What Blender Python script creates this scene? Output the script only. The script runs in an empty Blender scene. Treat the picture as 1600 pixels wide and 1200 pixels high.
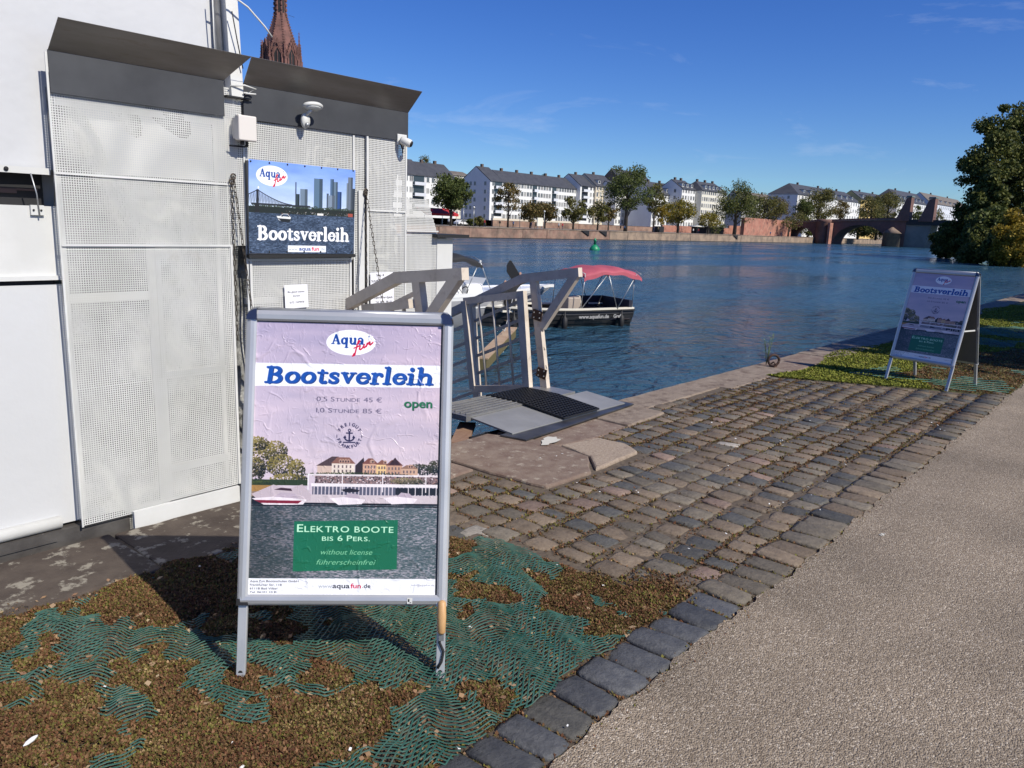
import bpy, math, random
import numpy as np
from mathutils import Vector, Matrix, Euler
random.seed(7); rng = np.random.default_rng(7)
SC = bpy.context.scene
COL = SC.collection
R = math.radians
# ------------------------------------------------------------------ camera, world, sun, exposure
# world axes: X runs along the quay (away from the viewer, to the right), Y points out over the river, Z up, quay top z = 0
FPX, EYE = 1215.0, 1.45
ROLL, PITCH, AZ = R(2.127394), R(11.619185), R(40.320052)
def _w(v):
    sa, ca = math.sin(AZ), math.cos(AZ)
    return Vector((v[0]*sa+v[1]*ca, -v[0]*ca+v[1]*sa, v[2]))
_U0 = Vector((0, math.sin(PITCH), math.cos(PITCH))); _R0 = Vector((1, 0, 0))
CR = _w(_R0*math.cos(ROLL)+_U0*math.sin(ROLL))
CU = _w(_U0*math.cos(ROLL)-_R0*math.sin(ROLL))
CF = _w(Vector((0, math.cos(PITCH), -math.sin(PITCH))))
EYEP = Vector((0, 0, EYE))
cam = bpy.data.cameras.new('camera'); cam_o = bpy.data.objects.new('camera', cam); COL.objects.link(cam_o)
cam.sensor_fit = 'HORIZONTAL'; cam.sensor_width = 36; cam.lens = FPX/1600*36
cam.clip_start = 0.05; cam.clip_end = 6000
m = Matrix((CR, CU, -CF)).transposed().to_4x4(); m.translation = EYEP
cam_o.matrix_world = m
SC.camera = cam_o
SUN_EL = R(42.5)
world = bpy.data.worlds.new('World'); SC.world = world; world.use_nodes = True
nt = world.node_tree; nt.nodes.clear()
out = nt.nodes.new('ShaderNodeOutputWorld'); bg = nt.nodes.new('ShaderNodeBackground')
sky = nt.nodes.new('ShaderNodeTexSky'); sky.sky_type = 'NISHITA'; sky.sun_disc = False
sky.sun_elevation = SUN_EL; sky.sun_rotation = R(180)
sky.altitude = 100; sky.air_density = 1.0; sky.dust_density = 0.1; sky.ozone_density = 2.0
hs = nt.nodes.new('ShaderNodeHueSaturation'); hs.inputs['Saturation'].default_value = 1.30; hs.inputs['Value'].default_value = 1.0; hs.inputs['Hue'].default_value = 0.515
# faint cirrus wisps as part of the sky
tc = nt.nodes.new('ShaderNodeTexCoord'); mp = nt.nodes.new('ShaderNodeMapping')
mp.inputs['Rotation'].default_value = (0, 0, R(35)); mp.inputs['Scale'].default_value = (1.2, 5.0, 16.0)
n1 = nt.nodes.new('ShaderNodeTexNoise'); n1.inputs['Scale'].default_value = 1.1; n1.inputs['Detail'].default_value = 7; n1.inputs['Roughness'].default_value = 0.62; n1.inputs['Distortion'].default_value = 0.6
rp = nt.nodes.new('ShaderNodeValToRGB'); rp.color_ramp.elements[0].position = 0.57; rp.color_ramp.elements[1].position = 0.86
rp.color_ramp.elements[0].color = (0, 0, 0, 1); rp.color_ramp.elements[1].color = (0.34, 0.34, 0.34, 1)
mx = nt.nodes.new('ShaderNodeMixRGB'); mx.inputs['Color2'].default_value = (13, 10, 8.2, 1)
L = nt.links.new
L(tc.outputs['Generated'], mp.inputs['Vector']); L(mp.outputs['Vector'], n1.inputs['Vector']); L(n1.outputs['Fac'], rp.inputs['Fac'])
L(sky.outputs['Color'], hs.inputs['Color']); L(hs.outputs['Color'], mx.inputs['Color1']); L(rp.outputs['Color'], mx.inputs['Fac'])
tn_ = nt.nodes.new('ShaderNodeMixRGB'); tn_.blend_type = 'MULTIPLY'; tn_.inputs['Fac'].default_value = 1; tn_.inputs['Color2'].default_value = (.41, .585, .85, 1)
L(mx.outputs['Color'], tn_.inputs['Color1']); L(tn_.outputs['Color'], bg.inputs['Color']); L(bg.outputs['Background'], out.inputs['Surface'])
bg.inputs['Strength'].default_value = 0.125
sun = bpy.data.lights.new('sun', 'SUN'); sun.energy = 5.0; sun.angle = R(0.55); sun.color = (1.0, 0.945, 0.835)
sun_o = bpy.data.objects.new('sun', sun); COL.objects.link(sun_o)
sd = Vector((math.cos(R(91.5))*math.cos(SUN_EL), math.sin(R(91.5))*math.cos(SUN_EL), -math.sin(SUN_EL)))
sun_o.rotation_euler = sd.to_track_quat('-Z', 'Y').to_euler(); sun_o.location = (0, -5, 20)
SC.view_settings.view_transform = 'Standard'; SC.view_settings.look = 'None'
SC.view_settings.exposure = 0.12; SC.view_settings.gamma = 1.0; SC.view_settings.use_curve_mapping = False
SC.render.engine = 'CYCLES'; SC.cycles.use_denoising = True
SC.cycles.max_bounces = 8; SC.cycles.transparent_max_bounces = 12
SC.render.film_transparent = False
WZ = -1.8            # river level

# ------------------------------------------------------------------ geometry helpers
def ray(px, py):
    return CF + CR*((px-800)/FPX) - CU*((py-600)/FPX)
def onz(px, py, z=0.0):
    d = ray(px, py); return EYEP + d*((z-EYE)/d.z)
def ony(px, py, y):
    d = ray(px, py); return EYEP + d*(y/d.y)
def onx(px, py, x):
    d = ray(px, py); return EYEP + d*(x/d.x)

def setp(o, label=None, cat=None, group=None, kind=None):
    if label: o['label'] = label
    if cat: o['category'] = cat
    if group: o['group'] = group
    if kind: o['kind'] = kind
    return o
def link(o, parent=None):
    COL.objects.link(o)
    if parent is not None: o.parent = parent
    return o
def empty(name, loc=(0, 0, 0), rz=0.0, label=None, cat=None, group=None, parent=None):
    o = bpy.data.objects.new(name, None); o.empty_display_size = 0.1
    link(o, parent); o.location = loc; o.rotation_euler = (0, 0, rz)
    return setp(o, label, cat, group)
def copy_tree(o, parent=None):
    c = o.copy(); COL.objects.link(c); c.parent = parent
    for ch in list(o.children): copy_tree(ch, c)
    return c

class MB:
    """collects geometry for one mesh object"""
    def __init__(self):
        self.v = []; self.f = []; self.m = []; self.s = []; self.uv = None
    def add(self, vs, fs, mat=0, smooth=False, M=None):
        b = len(self.v)
        if M is not None: vs = [M @ Vector(v) for v in vs]
        self.v += [tuple(v) for v in vs]
        for f in fs:
            self.f.append(tuple(b+i for i in f)); self.m.append(mat); self.s.append(smooth)
        return self
    def box(self, c, s, M=None, mat=0, rot=None):
        x, y, z = c; a, b, d = s[0]/2, s[1]/2, s[2]/2
        vs = [Vector((sx*a, sy*b, sz*d)) for sx in (-1, 1) for sy in (-1, 1) for sz in (-1, 1)]
        if rot is not None:
            E = Euler(rot).to_matrix(); vs = [E @ v for v in vs]
        vs = [v+Vector(c) for v in vs]
        fs = [(0, 1, 3, 2), (4, 6, 7, 5), (0, 4, 5, 1), (2, 3, 7, 6), (0, 2, 6, 4), (1, 5, 7, 3)]
        return self.add(vs, fs, mat, False, M)
    def bb(self, x0, x1, y0, y1, z0, z1, M=None, mat=0):
        return self.box(((x0+x1)/2, (y0+y1)/2, (z0+z1)/2), (abs(x1-x0), abs(y1-y0), abs(z1-z0)), M, mat)
    def tube(self, pts, r, n=8, mat=0, M=None, cap=True, smooth=True):
        pts = [Vector(p) for p in pts]; rs = r if isinstance(r, (list, tuple)) else [r]*len(pts)
        vs = []; fs = []
        up = None
        for i, p in enumerate(pts):
            t = (pts[min(i+1, len(pts)-1)]-pts[max(i-1, 0)]).normalized()
            if up is None:
                up = Vector((0, 0, 1)) if abs(t.z) < 0.9 else Vector((1, 0, 0))
            a = t.cross(up).normalized(); b = a.cross(t).normalized(); up = b
            for k in range(n):
                th = 2*math.pi*k/n + math.pi/n
                vs.append(p + (a*math.cos(th)+b*math.sin(th))*rs[i])
        for i in range(len(pts)-1):
            for k in range(n):
                k2 = (k+1) % n
                fs.append((i*n+k, i*n+k2, (i+1)*n+k2, (i+1)*n+k))
        if cap:
            fs.append(tuple(range(n-1, -1, -1))); fs.append(tuple((len(pts)-1)*n+k for k in range(n)))
        return self.add(vs, fs, mat, smooth, M)
    def beam(self, p, q, w, h, mat=0, M=None, up=(0, 0, 1)):
        """square bar from p to q, w across, h in the up direction"""
        p = Vector(p); q = Vector(q); t = (q-p).normalized(); u = Vector(up)
        a = t.cross(u)
        if a.length < 1e-4: a = t.cross(Vector((1, 0, 0)))
        a.normalize(); b = a.cross(t).normalized()
        vs = [e + a*(sx*w/2) + b*(sy*h/2) for e in (p, q) for sx, sy in ((-1, -1), (1, -1), (1, 1), (-1, 1))]
        fs = [(3, 2, 1, 0), (4, 5, 6, 7), (0, 1, 5, 4), (1, 2, 6, 5), (2, 3, 7, 6), (3, 0, 4, 7)]
        return self.add(vs, fs, mat, False, M)
    def prism(self, poly, axis, a, b, mat=0, M=None):
        """polygon (2D list) extruded along axis from a to b"""
        def P(u, v, w):
            return {'x': (w, u, v), 'y': (u, w, v), 'z': (u, v, w)}[axis]
        n = len(poly)
        vs = [P(u, v, a) for u, v in poly]+[P(u, v, b) for u, v in poly]
        fs = [tuple(range(n)), tuple(range(2*n-1, n-1, -1))]+[(i, i+n, (i+1) % n+n, (i+1) % n) for i in range(n)]
        return self.add(vs, fs, mat, False, M)
    def quad(self, a, b, c, d, mat=0):
        return self.add([a, b, c, d], [(0, 1, 2, 3)], mat)
    def lathe(self, prof, c=(0, 0, 0), n=16, mat=0, M=None, smooth=True, sx=1, sy=1):
        vs = []; fs = []
        for r, z in prof:
            for k in range(n):
                t = 2*math.pi*k/n; vs.append((c[0]+r*math.cos(t)*sx, c[1]+r*math.sin(t)*sy, c[2]+z))
        for i in range(len(prof)-1):
            for k in range(n):
                k2 = (k+1) % n; fs.append((i*n+k, i*n+k2, (i+1)*n+k2, (i+1)*n+k))
        fs.append(tuple(range(n-1, -1, -1))); fs.append(tuple((len(prof)-1)*n+k for k in range(n)))
        return self.add(vs, fs, mat, smooth, M)
    def grid(self, fn, nu, nv, mat=0, smooth=True):
        """fn(u,v)->point, u,v in 0..1"""
        vs = [fn(i/nu, j/nv) for j in range(nv+1) for i in range(nu+1)]
        fs = [(j*(nu+1)+i, j*(nu+1)+i+1, (j+1)*(nu+1)+i+1, (j+1)*(nu+1)+i) for j in range(nv) for i in range(nu)]
        return self.add(vs, fs, mat, smooth)
    def mesh(self, name, mats):
        me = bpy.data.meshes.new(name); me.from_pydata(self.v, [], self.f)
        if not isinstance(mats, (list, tuple)): mats = [mats]
        for mt in mats: me.materials.append(mt)
        me.polygons.foreach_set('material_index', self.m); me.polygons.foreach_set('use_smooth', self.s)
        me.update(); return me
    def build(self, name, mats, parent=None, label=None, cat=None, group=None, kind=None, world=True, recalc=True):
        me = self.mesh(name, mats)
        if recalc:
            import bmesh
            b = bmesh.new(); b.from_mesh(me); bmesh.ops.recalc_face_normals(b, faces=b.faces); b.to_mesh(me); b.free()
        o = bpy.data.objects.new(name, me); link(o, parent)
        if parent is not None and world:
            o.matrix_parent_inverse = world_matrix(parent).inverted()
        return setp(o, label, cat, group, kind)
def world_matrix(o):
    M = Matrix.LocRotScale(o.location, o.rotation_euler, o.scale)
    if o.parent is not None: M = world_matrix(o.parent) @ o.matrix_parent_inverse @ M
    return M
def bevel(o, w=0.004, seg=2, ang=30):
    md = o.modifiers.new('bevel', 'BEVEL'); md.width = w; md.segments = seg; md.limit_method = 'ANGLE'; md.angle_limit = R(ang); return o
def np_mesh(name, V, F, mat, attr=None):
    """fast mesh from numpy vertices and equal-size faces"""
    me = bpy.data.meshes.new(name); nf, k = F.shape
    me.vertices.add(len(V)); me.vertices.foreach_set('co', V.astype(np.float32).ravel())
    me.loops.add(nf*k); me.loops.foreach_set('vertex_index', F.astype(np.int32).ravel())
    me.polygons.add(nf); me.polygons.foreach_set('loop_start', np.arange(0, nf*k, k, dtype=np.int32))
    me.update(calc_edges=True); me.materials.append(mat)
    if attr is not None:
        a = me.attributes.new('tint', 'FLOAT_COLOR', 'FACE'); a.data.foreach_set('color', attr.astype(np.float32).ravel())
    return me

# ------------------------------------------------------------------ materials
def mat(name, col, rough=0.6, metal=0.0, col2=None, nscale=6.0, ndetail=6.0, nlo=0.35, nhi=0.65, bump=0.0, bscale=60.0, bdist=0.002,
        coord='Object', spec=0.5, rand=0.0, stretch=None, trans=0.0, dirt=None):
    mt = bpy.data.materials.new(name); mt.use_nodes = True; nt = mt.node_tree; N = nt.nodes; Lk = nt.links.new
    p = N['Principled BSDF']; p.inputs['Roughness'].default_value = rough; p.inputs['Metallic'].default_value = metal
    p.inputs['Specular IOR Level'].default_value = spec
    p.inputs['Base Color'].default_value = (*col, 1)
    vec = None
    def V():
        nonlocal vec
        if vec is None:
            if coord == 'World':
                g = N.new('ShaderNodeNewGeometry'); vec = g.outputs['Position']
            else:
                t = N.new('ShaderNodeTexCoord'); vec = t.outputs[coord]
            if stretch:
                mp = N.new('ShaderNodeMapping'); mp.inputs['Scale'].default_value = stretch; Lk(vec, mp.inputs['Vector']); vec = mp.outputs['Vector']
        return vec
    cur = None
    if col2 is not None:
        n = N.new('ShaderNodeTexNoise'); n.inputs['Scale'].default_value = nscale; n.inputs['Detail'].default_value = ndetail; n.inputs['Roughness'].default_value = 0.6
        Lk(V(), n.inputs['Vector'])
        r = N.new('ShaderNodeValToRGB'); r.color_ramp.elements[0].position = nlo; r.color_ramp.elements[1].position = nhi
        r.color_ramp.elements[0].color = (*col, 1); r.color_ramp.elements[1].color = (*col2, 1)
        Lk(n.outputs['Fac'], r.inputs['Fac']); cur = r.outputs['Color']
    if dirt is not None:   # (colour, scale, lo, hi)
        n = N.new('ShaderNodeTexNoise'); n.inputs['Scale'].default_value = dirt[1]; n.inputs['Detail'].default_value = 8; n.inputs['Roughness'].default_value = 0.7
        Lk(V(), n.inputs['Vector'])
        r = N.new('ShaderNodeValToRGB'); r.color_ramp.elements[0].position = dirt[2]; r.color_ramp.elements[1].position = dirt[3]
        Lk(n.outputs['Fac'], r.inputs['Fac'])
        mx = N.new('ShaderNodeMixRGB'); mx.inputs['Color2'].default_value = (*dirt[0], 1)
        if cur is None: mx.inputs['Color1'].default_value = (*col, 1)
        else: Lk(cur, mx.inputs['Color1'])
        Lk(r.outputs['Color'], mx.inputs['Fac']); cur = mx.outputs['Color']
    if rand > 0:
        oi = N.new('ShaderNodeObjectInfo'); h = N.new('ShaderNodeHueSaturation')
        mr = N.new('ShaderNodeMapRange'); mr.inputs['To Min'].default_value = 1-rand; mr.inputs['To Max'].default_value = 1+rand
        Lk(oi.outputs['Random'], mr.inputs['Value']); Lk(mr.outputs['Result'], h.inputs['Value'])
        if cur is None: h.inputs['Color'].default_value = (*col, 1)
        else: Lk(cur, h.inputs['Color'])
        cur = h.outputs['Color']
    if cur is not None: Lk(cur, p.inputs['Base Color'])
    if bump > 0:
        n = N.new('ShaderNodeTexNoise'); n.inputs['Scale'].default_value = bscale; n.inputs['Detail'].default_value = 6; n.inputs['Roughness'].default_value = 0.6
        Lk(V(), n.inputs['Vector'])
        b = N.new('ShaderNodeBump'); b.inputs['Strength'].default_value = bump; b.inputs['Distance'].default_value = bdist
        Lk(n.outputs['Fac'], b.inputs['Height']); Lk(b.outputs['Normal'], p.inputs['Normal'])
    return mt
def tint_mat(name, rough=0.8, translucent=0.0, hue=0.0, val=0.25, attr='tint', ramp=None, patch=None):
    """leaf-like material: colour from a ramp by random island (or the tint attribute), some light through it"""
    mt = bpy.data.materials.new(name); mt.use_nodes = True; nt = mt.node_tree; N = nt.nodes; Lk = nt.links.new
    p = N['Principled BSDF']; p.inputs['Roughness'].default_value = rough; p.inputs['Specular IOR Level'].default_value = 0.25
    g = N.new('ShaderNodeNewGeometry'); r = N.new('ShaderNodeValToRGB'); r.color_ramp.interpolation = 'LINEAR'
    e = r.color_ramp.elements; n = len(ramp)
    while len(e) < n: e.new(0.5)
    for i, c in enumerate(ramp): e[i].position = i/(n-1); e[i].color = (*c, 1)
    if patch:
        nz = N.new('ShaderNodeTexNoise'); nz.inputs['Scale'].default_value = patch; nz.inputs['Detail'].default_value = 3
        Lk(g.outputs['Position'], nz.inputs['Vector'])
        a = N.new('ShaderNodeMath'); a.operation = 'MULTIPLY_ADD'; a.inputs[1].default_value = 0.70
        s = N.new('ShaderNodeMapRange'); s.inputs['From Min'].default_value = 0.3; s.inputs['From Max'].default_value = 0.7; s.inputs['To Max'].default_value = 0.36
        Lk(nz.outputs['Fac'], s.inputs['Value']); Lk(g.outputs['Random Per Island'], a.inputs[0]); Lk(s.outputs['Result'], a.inputs[2]); Lk(a.outputs[0], r.inputs['Fac'])
    else:
        Lk(g.outputs['Random Per Island'], r.inputs['Fac'])
    Lk(r.outputs['Color'], p.inputs['Base Color'])
    if translucent > 0:
        t = N.new('ShaderNodeBsdfTranslucent'); Lk(r.outputs['Color'], t.inputs['Color']); ms = N.new('ShaderNodeMixShader'); ms.inputs[0].default_value = translucent
        Lk(p.outputs[0], ms.inputs[1]); Lk(t.outputs[0], ms.inputs[2]); Lk(ms.outputs[0], N['Material Output'].inputs['Surface'])
    return mt
# ------------------------------------------------------------------ printed pictures, drawn pixel by pixel with numpy (posters, banner, notes)
def vnoise(h, w, sy, sx, seed, octs=4):
    r = np.random.default_rng(seed); out = np.zeros((h, w)); amp = 1; tot = 0
    for o in range(octs):
        gy, gx = max(2, int(h/sy*2**o)+2), max(2, int(w/sx*2**o)+2)
        g = r.random((gy, gx)); y = np.linspace(0, gy-1.001, h); x = np.linspace(0, gx-1.001, w)
        yi = y.astype(int); xi = x.astype(int); fy = (y-yi)[:, None]; fx = (x-xi)[None, :]
        fy = fy*fy*(3-2*fy); fx = fx*fx*(3-2*fx)
        a = g[yi][:, xi]; b = g[yi][:, np.minimum(xi+1, gx-1)]; c = g[np.minimum(yi+1, gy-1)][:, xi]; d = g[np.minimum(yi+1, gy-1)][:, np.minimum(xi+1, gx-1)]
        out += amp*((a*(1-fx)+b*fx)*(1-fy)+(c*(1-fx)+d*fx)*fy); tot += amp; amp *= 0.55
    return out/tot
class Pic:
    def __init__(self, w, h, col=(1, 1, 1)):
        self.w, self.h = w, h; self.a = np.zeros((h, w, 3)); self.a[:] = col
    def blend(self, mask, col, x0=0, y0=0):
        h, w = mask.shape; X0, Y0 = max(x0, 0), max(y0, 0); X1, Y1 = min(x0+w, self.w), min(y0+h, self.h)
        if X1 <= X0 or Y1 <= Y0: return
        mk = mask[Y0-y0:Y1-y0, X0-x0:X1-x0, None]
        self.a[Y0:Y1, X0:X1] = self.a[Y0:Y1, X0:X1]*(1-mk)+np.array(col)*mk
    def poly(self, pts, col, soft=0.0, jag=None):
        pts = np.array(pts, float); x0, y0 = np.floor(pts.min(0)).astype(int)-1; x1, y1 = np.ceil(pts.max(0)).astype(int)+2
        x0, y0 = max(x0, 0), max(y0, 0); x1, y1 = min(x1, self.w), min(y1, self.h)
        if x1 <= x0 or y1 <= y0: return
        S = 2; ys, xs = np.mgrid[y0*S:y1*S, x0*S:x1*S]/S+0.25
        ins = np.zeros(ys.shape, bool); n = len(pts)
        for i in range(n):
            ax, ay = pts[i]; bx, by = pts[(i+1) % n]
            if ay == by: continue
            c = (ay > ys) != (by > ys)
            ins ^= c & (xs < (bx-ax)*(ys-ay)/(by-ay)+ax)
        mk = ins.reshape(y1-y0, S, x1-x0, S).mean((1, 3)); self.blend(mk, col, x0, y0)
    def rect(self, x0, y0, x1, y1, col): self.poly([(x0, y0), (x1, y0), (x1, y1), (x0, y1)], col)
    def ell(self, cx, cy, rx, ry, col):
        t = np.linspace(0, 2*np.pi, 60, endpoint=False); self.poly(np.stack([cx+rx*np.cos(t), cy+ry*np.sin(t)], 1), col)
    def stroke(self, pts, col, al=1.0):
        """round brush strokes: pts of (x, y, radius)"""
        P = np.array(pts, float); rm = P[:, 2].max()+2
        x0, y0 = (P[:, :2].min(0)-rm).astype(int); x1, y1 = (P[:, :2].max(0)+rm+1).astype(int)
        x0, y0 = max(x0, 0), max(y0, 0); x1, y1 = min(x1, self.w), min(y1, self.h)
        if x1 <= x0 or y1 <= y0: return
        ys, xs = np.mgrid[y0:y1, x0:x1]+0.5; d = np.full(ys.shape, 1e9)
        for i in range(max(1, len(P)-1)):
            a = P[i]; b = P[min(i+1, len(P)-1)]; ab = b[:2]-a[:2]; l2 = max((ab**2).sum(), 1e-9)
            t = np.clip(((xs-a[0])*ab[0]+(ys-a[1])*ab[1])/l2, 0, 1)
            d = np.minimum(d, np.hypot(xs-a[0]-t*ab[0], ys-a[1]-t*ab[1])-(a[2]+(b[2]-a[2])*t))
        self.blend(np.clip(0.5-d, 0, 1)*al, col, x0, y0)
    def image(self, name):
        self.a += np.random.default_rng(1).normal(0, .012, self.a.shape[:2])[..., None]
        im = bpy.data.images.new(name, self.w, self.h, alpha=False)
        px = np.ones((self.h, self.w, 4), np.float32); px[..., :3] = np.clip(self.a[::-1], 0, 1)
        im.pixels.foreach_set(px.ravel()); im.update(); im.pack(); return im
# built-in sans letters as triangles
_gc = {}
def glyphs(txt, offset=0.0):
    k = (txt, offset)
    if k not in _gc:
        cu = bpy.data.curves.new('lettering', 'FONT'); cu.body = txt; cu.offset = offset; cu.resolution_u = 4
        o = bpy.data.objects.new('lettering', cu); me = bpy.data.meshes.new_from_object(o)
        me.calc_loop_triangles(); V = np.array([v.co[:2] for v in me.vertices]) if len(me.vertices) else np.zeros((0, 2))
        T = np.array([t.vertices[:] for t in me.loop_triangles]); _gc[k] = (V, T)
        bpy.data.objects.remove(o); bpy.data.curves.remove(cu); bpy.data.meshes.remove(me)
    return _gc[k]
def tri_mask(pic, V, T, col):
    S = 3
    x0, y0 = np.floor(V.min(0)).astype(int)-1; x1, y1 = np.ceil(V.max(0)).astype(int)+2
    W, H = (x1-x0)*S, (y1-y0)*S; mk = np.zeros((H, W), bool); P = (V-[x0, y0])*S
    for t in T:
        a, b, c = P[t]; bx0, by0 = np.floor(np.minimum(np.minimum(a, b), c)).astype(int); bx1, by1 = np.ceil(np.maximum(np.maximum(a, b), c)).astype(int)+1
        ys, xs = np.mgrid[by0:by1, bx0:bx1]+0.5
        e = lambda p, q: (q[0]-p[0])*(ys-p[1])-(q[1]-p[1])*(xs-p[0])
        e1, e2, e3 = e(a, b), e(b, c), e(c, a)
        ins = ((e1 >= -.01) & (e2 >= -.01) & (e3 >= -.01)) | ((e1 <= .01) & (e2 <= .01) & (e3 <= .01))
        mk[by0:by1, bx0:bx1] |= ins
    pic.blend(mk.reshape(H//S, S, W//S, S).mean((1, 3)), col, x0, y0)
def text(pic, txt, cx, cy, h, col, width=None, bold=0.0, shear=0.0, align='c', rot=0.0):
    """cap height h pixels, centred on (cx, cy) unless align is l"""
    V, T = glyphs(txt, bold)
    if not len(T): return
    V = V*(h/0.69); w = V[:, 0].max()-V[:, 0].min(); sx = (width/w) if width else 1.0
    x = (V[:, 0]-V[:, 0].min()+shear*V[:, 1])*sx; x = x-(x.max()/2 if align == 'c' else 0); y = -(V[:, 1]-h/2)
    c, s = math.cos(rot), math.sin(rot)
    tri_mask(pic, np.stack([cx+x*c-y*s, cy+x*s+y*c], 1), T, col)
def smallcaps(pic, txt, cx, cy, h, col, width, bold=0.0):
    """words whose first letter is larger, wide square letters"""
    pos = []; x = 0
    for ch in txt:
        if ch == ' ': x += 0.55*h; continue
        big = ch.isupper() or ch.isdigit() or ch in '€'
        hh = h if big else h*0.78; V, T = glyphs(ch.upper(), bold); V = V*(hh/0.69)*np.array([1.35, 1]); w = V[:, 0].max()-V[:, 0].min()
        pos.append((V-[V[:, 0].min(), 0], T, x)); x += w+0.16*h
    s = width/x
    for V, T, px in pos:
        tri_mask(pic, np.stack([cx-width/2+(V[:, 0]+px)*s, cy+h/2-V[:, 1]], 1), T, col)
def arc(cx, cy, rx, ry, a0, a1, thick, thin=None, n=14):
    thin = thick if thin is None else thin
    return [(cx+rx*math.cos(R(a0+(a1-a0)*i/n)), cy+ry*math.sin(R(a0+(a1-a0)*i/n)), thin+(thick-thin)*abs(math.cos(R(a0+(a1-a0)*i/n)))) for i in range(n+1)]
def _ln(x0, y0, x1, y1, r, r2=None): return [(x0, y0, r), (x1, y1, r if r2 is None else r2)]
_sf = 0.036
SOFT = {   # round heavy serif letters: baseline 0, x-height .5, capitals .72
 'B': (.66, [_ln(.18, .06, .18, .66, .09), _ln(.05, .036, .3, .036, _sf), _ln(.05, .684, .3, .684, _sf), arc(.3, .535, .17, .145, -90, 90, .085, .04), arc(.32, .2, .2, .165, -90, 90, .09, .04), _ln(.2, .37, .34, .37, .034)]),
 'o': (.54, [arc(.27, .25, .18, .205, 0, 360, .085, .045, 24)]),
 't': (.38, [_ln(.17, .12, .17, .56, .08, .06), _ln(.04, .47, .33, .47, .038), arc(.26, .13, .09, .09, 180, 310, .08, .04)]),
 's': (.42, [arc(.21, .365, .12, .095, 30, 250, .055, .045), arc(.21, .145, .125, .105, 75, -150, .06, .045), _ln(.17, .29, .28, .22, .07), _ln(.07, .06, .07, .16, .03), _ln(.33, .34, .33, .44, .03)]),
 'v': (.52, [_ln(.13, .44, .27, .09, .08, .07), _ln(.27, .09, .41, .44, .05, .045), _ln(.03, .472, .23, .472, .03), _ln(.33, .472, .5, .472, .03)]),
 'e': (.5, [arc(.26, .25, .175, .205, 5, 320, .078, .042, 22), _ln(.12, .275, .42, .275, .024)]),
 'r': (.43, [_ln(.15, .06, .15, .43, .085), _ln(.04, .03, .28, .03, .032), _ln(.04, .46, .16, .46, .034), arc(.3, .33, .12, .12, 165, 60, .05), _ln(.35, .4, .36, .385, .07)]),
 'l': (.31, [_ln(.155, .06, .155, .7, .085), _ln(.04, .03, .27, .03, .032), _ln(.04, .73, .17, .73, .032)]),
 'i': (.31, [_ln(.155, .06, .155, .42, .085), _ln(.04, .03, .27, .03, .032), _ln(.04, .46, .17, .46, .034), _ln(.15, .66, .151, .66, .09)]),
 'h': (.64, [_ln(.15, .06, .15, .7, .085), _ln(.04, .03, .27, .03, .032), _ln(.04, .73, .17, .73, .032), arc(.32, .3, .15, .15, 170, 0, .07, .06), _ln(.47, .3, .47, .06, .085), _ln(.37, .03, .59, .03, .032)]),
 'A': (.7, [_ln(.12, .05, .3, .66, .045, .06), _ln(.32, .64, .55, .06, .085), _ln(.19, .24, .45, .24, .035), _ln(.02, .035, .22, .035, .034), _ln(.44, .035, .66, .035, .034)]),
 'q': (.6, [arc(.25, .25, .155, .2, 0, 360, .085, .05, 22), _ln(.44, .44, .44, -.18, .08), _ln(.34, -.21, .56, -.21, .032)]),
 'u': (.64, [_ln(.15, .42, .15, .18, .085), arc(.29, .19, .14, .14, 180, 330, .07, .06), _ln(.46, .42, .46, .06, .085), _ln(.04, .465, .17, .465, .032), _ln(.36, .465, .48, .465, .032), _ln(.47, .035, .59, .035, .034)]),
 'a': (.55, [arc(.22, .34, .14, .13, 160, 0, .06, .05), _ln(.37, .34, .37, .1, .082), _ln(.38, .05, .49, .05, .042), arc(.2, .15, .11, .1, 0, 360, .065, .045, 18)]),
}
def soft(pic, txt, x, y, width, h, col, shear=0.1, grow=0.0, dx=0.0, dy=0.0, rot=0.0, squeeze=0.97):
    """heavy serif word, left end x, baseline y, capital height h"""
    adv = [SOFT[c][0]*squeeze for c in txt]; tot = sum(adv); k = h/.72; kx = width/tot
    cu = 0; c, s = math.cos(rot), math.sin(rot); kr = min(k, kx)
    for ch, ad in zip(txt, adv):
        for st in SOFT[ch][1]:
            pic.stroke([(x+dx+((px+cu+shear*py)*kx)*c+(py*k)*s, y+dy-(py*k)*c+((px+cu)*kx)*s, r*kr*1.02+grow) for px, py, r in st], col)
        cu += ad
FUN = [[(.18, .78), (.24, .95), (.16, .98), (.12, .7), (.1, .35), (.08, .02), (-.02, -.02), (.04, .14)], [(-.02, .52), (.14, .56), (.26, .62)],
       [(.3, .6), (.27, .38), (.34, .32), (.44, .42), (.5, .64)], [(.5, .64), (.48, .44), (.54, .4), (.6, .5)],
       [(.64, .7), (.62, .46)], [(.63, .52), (.72, .7), (.78, .74), (.77, .56), (.82, .52), (.94, .66)]]
def logo(pic, cx, cy, rx, ry, white=(.95, .95, .96)):
    pic.ell(cx, cy, rx, ry, white)
    soft(pic, 'Aqua', cx-rx*0.80, cy+ry*0.16, rx*1.34, ry*0.80, (.08, .26, .58), shear=.05)
    for st in FUN:
        pic.stroke([(cx+rx*(.10+.78*(u+.10*v)), cy+ry*(1.02-1.15*v)-ry*.34*u, ry*(.055 if i not in (0,) else .045)) for i, (u, v) in enumerate(st)], (.78, .07, .22))
    pic.ell(cx+rx*.72, cy-ry*.5, rx*.03, rx*.03, (.3, .4, .6))
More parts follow.
